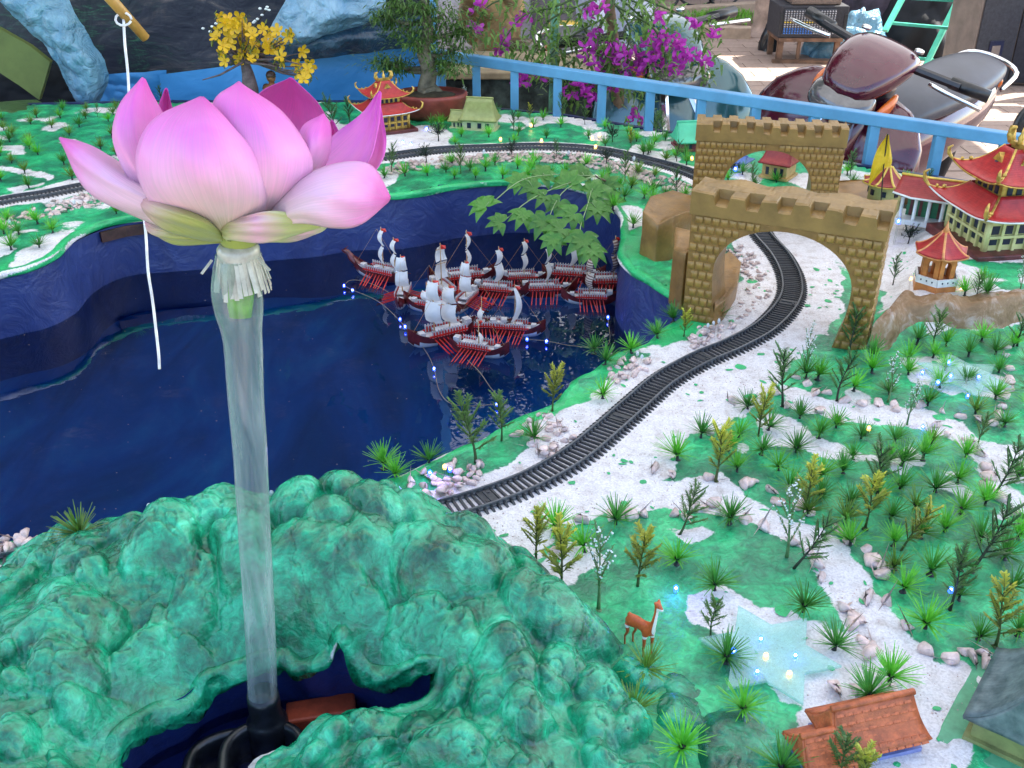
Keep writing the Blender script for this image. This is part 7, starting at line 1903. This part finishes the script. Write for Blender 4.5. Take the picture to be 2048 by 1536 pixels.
# green ladder
M_LAD = mat('sea_green_paint', (.07, .48, .34), .4, 0, .1, 10)
lad = thing('green_ladder', 'sea-green metal ladder leaning behind the maroon scooter', 'ladder', FP(1852, 150)); l0 = Vector(lad.location); yl = l0.y
q = lambda u, v, d=0: Vector(V(u, v, yl + d)) - l0
MB().bar(q(1851, 132), q(1945, -60, .5), .05, .03).build('side_rail', M_LAD, lad); MB().bar(q(1770, 62), q(1835, -60, .4), .05, .03).build('side_rail', M_LAD, lad)
for (a, b__) in [((1798, 112), (1866, 120)), ((1782, 46), (1895, 56)), ((1822, -4), (1925, 2))]: MB().bar(q(*a, .12), q(*b__, .12), .045, .025).build('rung', M_LAD, lad)
for u, n_ in ((1744, 'slim sea-green post beside the ladder foot'), (1688, 'sea-green post rising behind the mixing desk'), (1776, 'thin dark green post between ladder and bundle')):
    p = FP(u, 66); prop(MB().bar((p[0], p[1], FLOOR), (p[0] + .02, p[1], FLOOR + 2.4), .05).build('green_post', M_LAD), n_, 'post')
heap('yellow_tarp', 'yellow tarpaulin bundle behind the green ladder rungs', 'tarpaulin', 1835, 40, .4, .3, .8, mat('yellow_tarp_cloth', (.62, .40, .04), .6), 11)
# tree with a pale trunk, its planting bed and kerb
p = FP(1530, 62); tr_ = thing('yard_tree', 'pale-barked tree at the edge of the planting bed across the yard', 'tree', p)
MB().tube(catmull([(0, 0, -.02), (.01, 0, .12), (.02, 0, .5), (.06, 0, 1.4), (.0, .1, 2.6)], 18), [.30, .22, .18] + [.165] * 15, 12).build('trunk', mat('pale_pink_bark', (.46, .33, .26), .75, 0, .25, 7, .8, 12), tr_, True)
kerb_m = mat('sandstone_kerb', (.46, .34, .25), .7, 0, .15, 8, .3)
kp = [FP(1290, 74), FP(1500, 62), FP(1500, 90)]
for a, b__, lab in ((FP(1300, 40), FP(1520, 24), 'far kerb of the planting bed'), (FP(1300, 72), FP(1500, 78), 'near kerb of the planting bed')):
    prop(bevel(MB().bar(a + np.array([0, 0, .06]), b__ + np.array([0, 0, .06]), .16, .14).build('kerb', kerb_m), .01), 'low sandstone kerb, ' + lab, None, None, 'structure')
c = FP(1440, 48); prop(MB().box(c + np.array([0, 0, .03]), (2.2, .9, .06)).build('planting_bed', mat('bed_soil', (.17, .11, .08), .9, 0, .3, 6, .5)), 'earth of the planting bed', None, None, 'structure')
mb = MB()
for i in range(700):
    q_ = FP(1446, 42) + np.array([rr.gauss(0, .22), rr.gauss(0, .25), .06]); blade(mb, q_, (rr.uniform(-.4, .4), rr.uniform(-.4, .4), 1), .07, .008, .2, i)
prop(mb.build('grass', leaf_mat('lime_grass', (.25, .60, .05), (.12, .38, .03), .5, rnd=.05)), 'patch of bright green grass in the planting bed', None, None, 'stuff')
# twisted sunlit trunk and clutter behind the railing
p = FP(1000, 150); tw = thing('twisted_tree', 'gnarled golden-brown tree trunk standing behind the railing', 'tree', (p[0], 6.2, FLOOR)); l0 = Vector(tw.location); q = lambda u, v, d=0: Vector(V(u, v, 6.2 + d)) - l0
M_TWB = mat('golden_brown_bark', (.42, .26, .10), .6, 0, .35, 9, .9, 14)
MB().tube(catmull([(0, 0, 0), q(985, 140), q(992, 90), q(1000, 40), q(960, 0), q(940, -60)], 20), np.linspace(.16, .10, 20), 10).build('trunk', M_TWB, tw, True)
MB().tube(catmull([q(995, 70), q(1020, 20), q(1010, -30)], 10), np.linspace(.11, .07, 10), 9).build('limb', M_TWB, tw, True)
MB().tube(catmull([q(990, 90), q(950, 70), q(935, 30), q(945, -10)], 10), np.linspace(.07, .05, 10), 8).build('limb', M_TWB, tw, True)
mb = MB(); cr_ = random.Random(9)  # leaf crown added out of view to darken the pond's reflection
lobes = [(cr_.uniform(-1.0, 1.3), cr_.uniform(-.9, .5), cr_.uniform(1.9, 3.4), cr_.uniform(.25, .5)) for _ in range(26)]
for i in range(6500):
    a = lobes[i % 26]; q_ = Vector([cr_.gauss(0, .5) for _ in range(3)]) * a[3] + Vector(a[:3])
    blade(mb, q_, [cr_.uniform(-1, 1) for _ in range(3)], .11, .022, .2, i)
prop(mb.build('crown', leaf_mat('added_crown_leaf', (.07, .15, .03), (.03, .08, .02)), tw), None, None, None, 'stuff')
heap('grey_tarp', 'grey tarpaulin mound sagging behind the twisted tree', 'tarpaulin', 1080, 95, 1.3, .6, 1.1, mat('grey_tarp_cloth', (.10, .10, .13), .6, 0, .25, 3, .4), 13)
heap('grey_tarp', 'light grey tarpaulin bundle at the top behind the bonsai', 'tarpaulin', 905, 110, .8, .5, 1.5, mat('light_grey_cloth', (.24, .24, .30), .6, 0, .2, 3, .4), 15)
M_CLOTH = cloth_mat('white_shirt_cloth', (.68, .70, .82), (.55, .57, .72), 4, .7, .2, .5, .03)
def shirt(px_l, px_r, y, lab, seed):
    return sheet('white_shirt', lab, 'shirt', px_l, px_r, y, M_CLOTH, .08, .03, seed, fr=4)
shirt([(1150, -60), (1152, 20), (1160, 60), (1172, 100)], [(1218, -60), (1220, 20), (1222, 60), (1222, 98)], 6.3, 'white shirt hanging behind the bougainvillea, near the twisted tree', 21)
shirt([(1222, -60), (1222, 20), (1225, 60), (1232, 98)], [(1306, -60), (1306, 20), (1300, 55), (1272, 96)], 6.4, 'longer white shirt hanging between bougainvillea and teal scooter', 23)
pl = thing('stone_planter', 'mossy dark stone trough behind the railing posts', 'planter', (V(1000, 190, 5.3)[0], 5.4, FLOOR)); wz = V(1000, 142, 5.3)[2] - FLOOR
M_MOSS = mat('dark_mossy_stone', (.055, .075, .065), .8, 0, .5, 14, .8, 30)
MB().box((0, 0, wz / 2), (.95, .5, wz)).build('trough', M_MOSS, pl); bevel(MB().box((0, 0, wz + .012), (1.02, .56, .035)).build('rim_slab', mat('beige_stone', (.40, .30, .18), .6, 0, .2, 10), pl), .006)
p = V(1104, 205, 5.0); prop(MB().tube([(p[0], 5.0, FLOOR), (p[0] + .01, 5.0, 1.0)], .022, 8).build('green_pole', mat('mottled_green_pole', (.10, .26, .17), .5, 0, .4, 12)), 'mottled green pole standing behind the railing', 'pole')
for u, v, s_, lab in [(1040, 128, .20, 'round brown clay jar behind the railing near the twisted tree')]:
    p = V(u, v, 5.9); t = thing('clay_jar', lab, 'jar', (p[0], 5.9, p[2] - .08)); MB().lathe([(.07, -.3), (.11, -.05), (.13, .08), (.11, .16), (.08, .19), (.085, .21)], 18).build('jar_body', mat('brown_glaze', (.14, .10, .06), .3, 0, .3, 12), t, True)
p = V(1136, 62, 7.4); t = thing('yellow_bucket', 'yellow bucket standing in the dark behind the white shirts', 'bucket', (p[0], 7.4, p[2] - .12)); MB().lathe([(.10, -.1), (.13, .16), (.138, .17)], 18).build('bucket_body', mat('yellow_plastic', (.70, .46, .03), .4), t, True)
MB().tube([(-.13, 0, .16), (-.08, 0, .27), (.08, 0, .27), (.13, 0, .16)], .005, 5).build('bucket_handle', M_BLACK, t)
# parked bicycles far off, and a dark wall of foliage and stalls closing the yard
M_CHR = mat('chrome', (.75, .76, .78), .12, 1.0, .05, 10)
def bicycle(u, v, lab, rz):
    p = FP(u, v); t = thing('bicycle', lab, 'bicycle', p, rz)
    for x in (-.52, .52):
        w = MB(); w.tube([(x + .33 * math.cos(a), 0, .34 + .33 * math.sin(a)) for a in np.linspace(0, 2 * math.pi, 25)[:-1]], .018, 6, closed=True); wo = w.build('wheel', M_BLACK, t, True)
        sp = MB(); [sp.bar((x, 0, .34), (x + .32 * math.cos(a), 0, .34 + .32 * math.sin(a)), .004) for a in np.linspace(0, 6.28, 15)]; sp.build('spokes', M_CHR, wo)
    f = MB(); [f.tube([a, b__], .016, 6) for a, b__ in (((-.52, 0, .34), (-.08, 0, .32)), ((-.08, 0, .32), (-.2, 0, .85)), ((-.2, 0, .8), (.38, 0, .82)), ((-.08, 0, .32), (.38, 0, .76)), ((-.52, 0, .34), (-.2, 0, .8)), ((.52, 0, .34), (.36, 0, .98)))]
    f.build('frame', M_BLACK, t); MB().box((-.22, 0, .9), (.26, .12, .05)).build('saddle', M_BLACK, t); MB().tube([(.34, -.28, 1.0), (.37, 0, .98), (.34, .28, 1.0)], .013, 6).build('handlebar', M_CHR, t)
bicycle(1385, 22, 'dark bicycle parked beyond the planting bed above the teal scooter', R(30))
bicycle(1470, 18, 'dark bicycle parked beyond the bed next to the pale-barked tree', R(-20))
mb = MB(); P = [[(x, 15.2 + .5 * math.sin(x * 1.3), z) for x in np.linspace(-9, 12, 60)] for z in np.linspace(FLOOR, 4.2, 16)]
m, nt, b = new_mat('dark_stall_wall'); oc = objcoord(nt); n1 = tex_noise(nt, 1.1, 8, .7, .8, oc); rm_ = ramp(nt, n1.outputs[0], [(.35, (.012, .014, .018)), (.5, (.05, .04, .045)), (.62, (.16, .10, .07)), (.72, (.10, .16, .10))]); nt.links.new(rm_.outputs[0], b.inputs['Base Color'])
prop(mb.grid(P).build('stall_wall', m, None, True), 'dark stalls and walls closing the far side of the yard', 'wall')

# ================================================================ scooters
def loft(secs, m, name, parent, n=20, pw=2.6, capped=True):
    """secs: (centre, half width vector, half height vector); superelliptic cross-sections"""
    mb = MB(); S = []
    for c, a, b__ in secs:
        c, a, b__ = map(Vector, (c, a, b__)); row = []
        for k in range(n):
            th = 2 * math.pi * k / n; x, y = math.cos(th), math.sin(th)
            row.append(c + a * (math.copysign(abs(x) ** (2 / pw), x)) + b__ * (math.copysign(abs(y) ** (2 / pw), y)))
        S.append(row)
    vs = [p for r in S for p in r]; fs = [(i * n + k, i * n + (k + 1) % n, (i + 1) * n + (k + 1) % n, (i + 1) * n + k) for i in range(len(S) - 1) for k in range(n)]
    if capped: fs += [tuple(range(n - 1, -1, -1)), tuple((len(S) - 1) * n + k for k in range(n))]
    mb.add(vs, fs); o = mb.build(name, m, parent, True); subsurf(o, 1); return o
M_SEAT = mat('grey_vinyl', (.055, .06, .078), .36, 0, .12, 6, .1, 30)
M_DPLA = mat('dark_plastic', (.022, .020, .024), .32, 0, .2, 20, coat=.3)
M_LENS = mat('headlamp_glass', (.16, .15, .15), .06, .35, .2, 12, coat=1.0)
M_ORL = mat('orange_lens', (.75, .16, .02), .15, 0, .1, 20, coat=.8)
def scooter(label, loc, rz, body, roll=0.0, pal=None, tail=None):
    """x points forward; about 1.85 long, 1.05 high at the bars"""
    t = thing('motor_scooter', label, 'motor scooter', loc, rz); t.rotation_euler = (roll, 0, rz)
    X_, Z_ = Vector((1, 0, 0)), Vector((0, 0, 1)); Y_2 = Vector((0, 1, 0))
    for nm, x, r_ in (('front_wheel', .68, .27), ('rear_wheel', -.60, .27)):
        w = MB(); w.tube([(x + (r_ - .05) * math.cos(a), 0, r_ + (r_ - .05) * math.sin(a)) for a in np.linspace(0, 2 * math.pi, 33)[:-1]], .05, 10, closed=True); wo = w.build('tyre', M_BLACK, t, True)
        h = MB(); h.tube([(x, -.05, r_), (x, .05, r_)], .05, 14); [h.bar((x, 0, r_), (x + (r_ - .07) * math.cos(a), 0, r_ + (r_ - .07) * math.sin(a)), .03, .02) for a in np.linspace(0, 6.28, 6)[:-1]]; h.build('hub', M_CHR, wo)
    # front mudguard, leg shield, apron
    loft([((.93, 0, .50), Y_2 * .03, Z_ * .015), ((.86, 0, .57), Y_2 * .075, Z_ * .03), ((.70, 0, .60), Y_2 * .085, Z_ * .035), ((.52, 0, .54), Y_2 * .075, Z_ * .03), ((.46, 0, .44), Y_2 * .06, Z_ * .02)], body, 'front_mudguard', t)
    MB().tube([(.68, .09, .27), (.60, .09, .62), (.50, .05, .80)], .022, 8).build('fork', M_CHR, t); MB().tube([(.68, -.09, .27), (.60, -.09, .62), (.50, -.05, .80)], .022, 8).build('fork', M_CHR, t)
    for s in (-1, 1):   # two wings of the leg shield with a groove between
        loft([((.54, s * .08, .28), Y_2 * .05, X_ * .03), ((.53, s * .18, .45), Y_2 * .13, X_ * .04), ((.51, s * .22, .64), Y_2 * .165, X_ * .05), ((.46, s * .21, .80), Y_2 * .14, X_ * .045), ((.40, s * .13, .90), Y_2 * .07, X_ * .03)], body, 'leg_shield', t)
    loft([((.60, 0, .40), Y_2 * .05, X_ * .05), ((.56, 0, .60), Y_2 * .10, X_ * .06), ((.47, 0, .80), Y_2 * .12, X_ * .06), ((.38, 0, .90), Y_2 * .08, X_ * .05)], body, 'front_panel', t)
    for k in range(3): MB().box((.605 - .03 * k, 0, .52 + .07 * k), (.03, .13 + .02 * k, .028)).build('grille_slat', M_DPLA, t)
    # handlebar cowl with the headlamp
    loft([((.26, 0, 1.0), Y_2 * .10, Z_ * .03), ((.31, 0, 1.015), Y_2 * .145, Z_ * .05), ((.42, 0, .985), Y_2 * .15, Z_ * .075), ((.53, 0, .935), Y_2 * .125, Z_ * .07), ((.60, 0, .89), Y_2 * .08, Z_ * .035)], body, 'handlebar_cowl', t)
    loft([((.36, 0, .80), Y_2 * .085, X_ * .07), ((.38, 0, .88), Y_2 * .11, X_ * .09), ((.41, 0, .96), Y_2 * .12, X_ * .10)], M_DPLA, 'steering_cover', t)
    loft([((.48, 0, .89), Y_2 * .135, Z_ * .06), ((.57, 0, .855), Y_2 * .135, Z_ * .062), ((.625, 0, .83), Y_2 * .10, Z_ * .04)], M_LENS, 'headlamp', t)
    for s in (-1, 1):
        loft([((.40, s * .135, .90), Y_2 * .012, Z_ * .03), ((.46, s * .150, .875), Y_2 * .018, Z_ * .034), ((.53, s * .14, .85), Y_2 * .012, Z_ * .018)], M_ORL, 'turn_signal', t)
        MB().tube([(.34, s * .12, 1.0), (.30, s * .30, 1.0)], .017, 8).build('handlebar', M_DPLA, t); MB().tube([(.30, s * .26, 1.0), (.26, s * .40, 1.0)], [.022, .024], 10).build('grip', M_BLACK, t, True)
        MB().tube(catmull([(.38, s * .22, .99), (.38, s * .30, .985), (.35, s * .42, .975)], 8), .009, 6).build('brake_lever', M_CHR, t, True)
        MB().lathe([(.018, 0), (.018, .012), (.008, .016)], 10, (.33, s * .115, 1.055)).build('cowl_bolt', M_CHR, t, True)
    # floor, body, seat, tail
    loft([((.40, 0, .34), Y_2 * .16, Z_ * .05), ((.20, 0, .30), Y_2 * .15, Z_ * .05), ((.0, 0, .32), Y_2 * .14, Z_ * .06)], M_DPLA, 'footboard', t)
    loft([((.12, 0, .42), Y_2 * .09, Z_ * .12), ((-.05, 0, .50), Y_2 * .14, Z_ * .17), ((-.35, 0, .55), Y_2 * .17, Z_ * .18), ((-.65, 0, .60), Y_2 * .15, Z_ * .14), ((-.92, 0, .68), Y_2 * .08, Z_ * .07)], body, 'side_panels', t)
    loft([((.10, 0, .66), Y_2 * .07, Z_ * .03), ((-.05, 0, .725), Y_2 * .12, Z_ * .055), ((-.30, 0, .745), Y_2 * .15, Z_ * .06), ((-.50, 0, .775), Y_2 * .155, Z_ * .06), ((-.75, 0, .80), Y_2 * .12, Z_ * .045), ((-.84, 0, .80), Y_2 * .07, Z_ * .025)], M_SEAT, 'seat', t)
    MB().tube(catmull([(-.66, .15, .76), (-.84, .12, .80), (-.89, 0, .81), (-.84, -.12, .80), (-.66, -.15, .76)], 18), .011, 8).build('grab_rail', M_CHR, t, True)
    loft([((-.93, 0, .70), Y_2 * .06, Z_ * .04), ((-.98, 0, .69), Y_2 * .05, Z_ * .03)], M_ORL, 'tail_lamp', t)
    loft([((-.10, -.20, .28), Y_2 * .04, Z_ * .04), ((-.70, -.21, .34), Y_2 * .055, Z_ * .055), ((-.85, -.21, .36), Y_2 * .04, Z_ * .04)], M_CHR, 'exhaust', t)
    return t
M_MAR = mat('maroon_scooter_paint', (.085, .007, .022), .14, .1, .12, 5, coat=1.0)
M_TEA = mat('teal_scooter_paint', (.03, .12, .14), .16, .2, .12, 5, coat=1.0)
hp = G(1782, 112, FLOOR + .98 * 1.20)
scooter('maroon motor scooter parked leaning behind the railing near the green ladder', (hp[0] + .45 * 1.2 * math.cos(R(50)) - .26, hp[1] + .45 * 1.2 * math.sin(R(50)) + .20, FLOOR), R(-136), M_MAR, R(-15)).scale = (1.20,) * 3
hp = G(1375, 62, FLOOR + 1.0 * 1.2)
scooter('teal motor scooter parked behind the bougainvillea and railing', (hp[0] - .15, hp[1] + .50, FLOOR), R(-72), M_TEA, R(6)).scale = (1.2,) * 3
p = FP(2075, 330); t = thing('spare_tyre', 'black tyre edge just showing behind the large pagoda', 'tyre', (p[0] + .12, p[1] + .3, FLOOR), 0, None, .5); MB().tube([(.32 * math.cos(a), 0, .36 + .32 * math.sin(a)) for a in np.linspace(0, 2 * math.pi, 33)[:-1]], .10, 12, closed=True).build('tyre_ring', M_BLACK, t, True)

mb = MB(); dr_ = np.random.RandomState(3)
for i in range(260):
    x_, y_ = dr_.uniform(-2, .6), dr_.uniform(1.4, 2.9)
    if inpoly(np.array([x_]), np.array([y_]), POND_C)[0]:
        s_ = dr_.uniform(.0008, .0022); mb.add([(x_ + s_, y_, .0008), (x_, y_ + s_ * .7, .0010), (x_ - s_, y_, .0008), (x_, y_ - s_ * .6, .0010)], [(0, 1, 2, 3)])
prop(mb.build('pond_dust', mat('dust_specks', (.30, .28, .22), .8)), 'dust specks floating on the pond', None, None, 'stuff')
# ================================================================ loose grains on the sand and flecks of green paint
mb = MB(); fl = MB(); gr_ = np.random.RandomState(12); n_ = 0
ax_ = gr_.uniform(-.2, 1.3, 60000); ay_ = gr_.uniform(.75, 2.6, 60000)
ins = np.zeros(60000, bool)
for P_ in SAND[:9]: ins |= inpoly(ax_, ay_, P_)
dt_ = pdist(ax_, ay_, TRACK[::12]); ok_ = ins & (dt_ > .045); zz_ = deck_z(ax_, ay_) + .0005
sx_, sy_, sz_ = ax_[ok_], ay_[ok_], zz_[ok_]
for i in range(min(2400, len(sx_))):
    s_ = gr_.uniform(.0008, .0019); c_ = (sx_[i], sy_[i], sz_[i] + s_ * .4); j = gr_.uniform(.6, 1.3, 6)
    vs = [(c_[0] + s_ * j[0], c_[1], c_[2]), (c_[0] - s_ * j[1], c_[1], c_[2]), (c_[0], c_[1] + s_ * j[2], c_[2]), (c_[0], c_[1] - s_ * j[3], c_[2]), (c_[0], c_[1], c_[2] + s_ * j[4]), (c_[0], c_[1], c_[2] - s_)]
    mb.add(vs, [(0, 2, 4), (2, 1, 4), (1, 3, 4), (3, 0, 4), (2, 0, 5), (1, 2, 5), (3, 1, 5), (0, 3, 5)])
prop(mb.build('gravel', M_PEB), 'loose pale grains scattered over the sandy ground', None, None, 'stuff')
for i in range(2400, min(2540, len(sx_))):
    s_ = gr_.uniform(.003, .009) * (1 if gr_.rand() < .8 else 1.8); a0 = gr_.uniform(0, 6.28); el = gr_.uniform(.35, .9); pts_ = []
    for k in range(9):
        a = a0 + 2 * math.pi * k / 9; r_ = s_ * gr_.uniform(.7, 1.2); x_, y_ = r_ * math.cos(a), r_ * math.sin(a) * el
        pts_.append((sx_[i] + x_ * math.cos(a0) - y_ * math.sin(a0), sy_[i] + x_ * math.sin(a0) + y_ * math.cos(a0), sz_[i] + .002))
    fl.add(pts_ + [(sx_[i], sy_[i], sz_[i] + .0035)], [(k, (k + 1) % 9, 9) for k in range(9)])
fl.att['sand'] = [0] * len(fl.v); fl.att['bright'] = [.5] * len(fl.v)
prop(fl.build('paint_flecks', M_GREEN, None, True), 'splashes of green paint dropped on the sand', None, None, 'stuff')

# ================================================================ labels of the many small plants: each told by its look and its rank from a landmark
LM_ = [('the toy deer', G(1277, 1302)), ('the near star panel', G(1535, 1315)), ('the farther star panel', G(1930, 755)), ('the terracotta bungalow', G(1740, 1520)), ('the thatched house', G(2040, 1480)), ('the big arch', G(1560, 680)), ('the rear arch', G(1520, 455)),
       ('the orange kiosk', G(1868, 580)), ('the large pagoda', G(2000, 500)), ('the small pagoda', G(770, 268)), ('the yellow-green village house', G(955, 262)), ('the mint-roofed house', G(1378, 300)), ('the low bronze tower', G(1320, 510)), ('the red-roofed hut', G(1556, 352)),
       ('the nearest track end', G(860, 1030)), ('the blossom tree', G(500, 236)), ('the green cloth mound', G(60, 250)), ('the upper path bend', G(1960, 905)), ('the white-budded bush by the arch', G(1611, 757)), ('the long flat pebble', G(1497, 968)), ('the lower path bend', G(1700, 1100)), ('the brown bank board', G(270, 436)), ('the foremost galley', G(958, 720)), ('the pale string', G(140, 1080))]
ORD = ['closest', 'second closest', 'third closest', 'fourth closest', 'fifth closest', 'sixth closest', 'seventh closest', 'eighth closest', 'ninth closest', 'tenth closest', 'eleventh closest', 'twelfth closest', 'thirteenth closest', 'fourteenth closest', 'fifteenth closest', 'sixteenth closest', 'seventeenth closest', 'eighteenth closest', 'nineteenth closest', 'twentieth closest']
def rank_labels(items, fall):
    """items: (object, phrase, x, y)"""
    kinds = {}
    for it in items: kinds.setdefault(it[1], []).append(it)
    for ph, L_ in kinds.items():
        ranks = {}
        for nm, q in LM_:
            for r_, it in enumerate(sorted(L_, key=lambda i: math.hypot(i[2] - q[0], i[3] - q[1]))): ranks[(it[0].name, nm)] = r_
        for it in L_:
            best = sorted(LM_, key=lambda l: (ranks[(it[0].name, l[0])] + 2.0 * math.hypot(it[2] - l[1][0], it[3] - l[1][1]) * 2))
            for nm, q in best:
                r_ = ranks[(it[0].name, nm)]
                if r_ < len(ORD):
                    it[0]['label'] = f"{ph}, {ORD[r_]} such to {nm}"; break
            else: it[0]['label'] = fall or it[0]['label']
rank_labels(PLANTS, 'plastic plant deep in the far planting')
_st = [(o, 'pink-white edging pebble', o.location.x, o.location.y) for o in bpy.data.objects if o.name.startswith('pebble') and o.get('group', '').startswith('pebbles edging')]
rank_labels(_st, None)
for o in bpy.data.objects:
    if o.name.startswith('pebble') and 'heaped' in (o.get('group') or ''): o['label'] = 'pale pink pebble heaped ' + ' '.join((o['group'][len('pebbles heaped '):]).split()[:11])

rank_labels([(o, 'heaped pink pebble', o.location.x, o.location.y) for o in bpy.data.objects if o.name.startswith('pebble') and 'heaped' in (o.get('group') or '')], None)
bpy.context.view_layer.update()
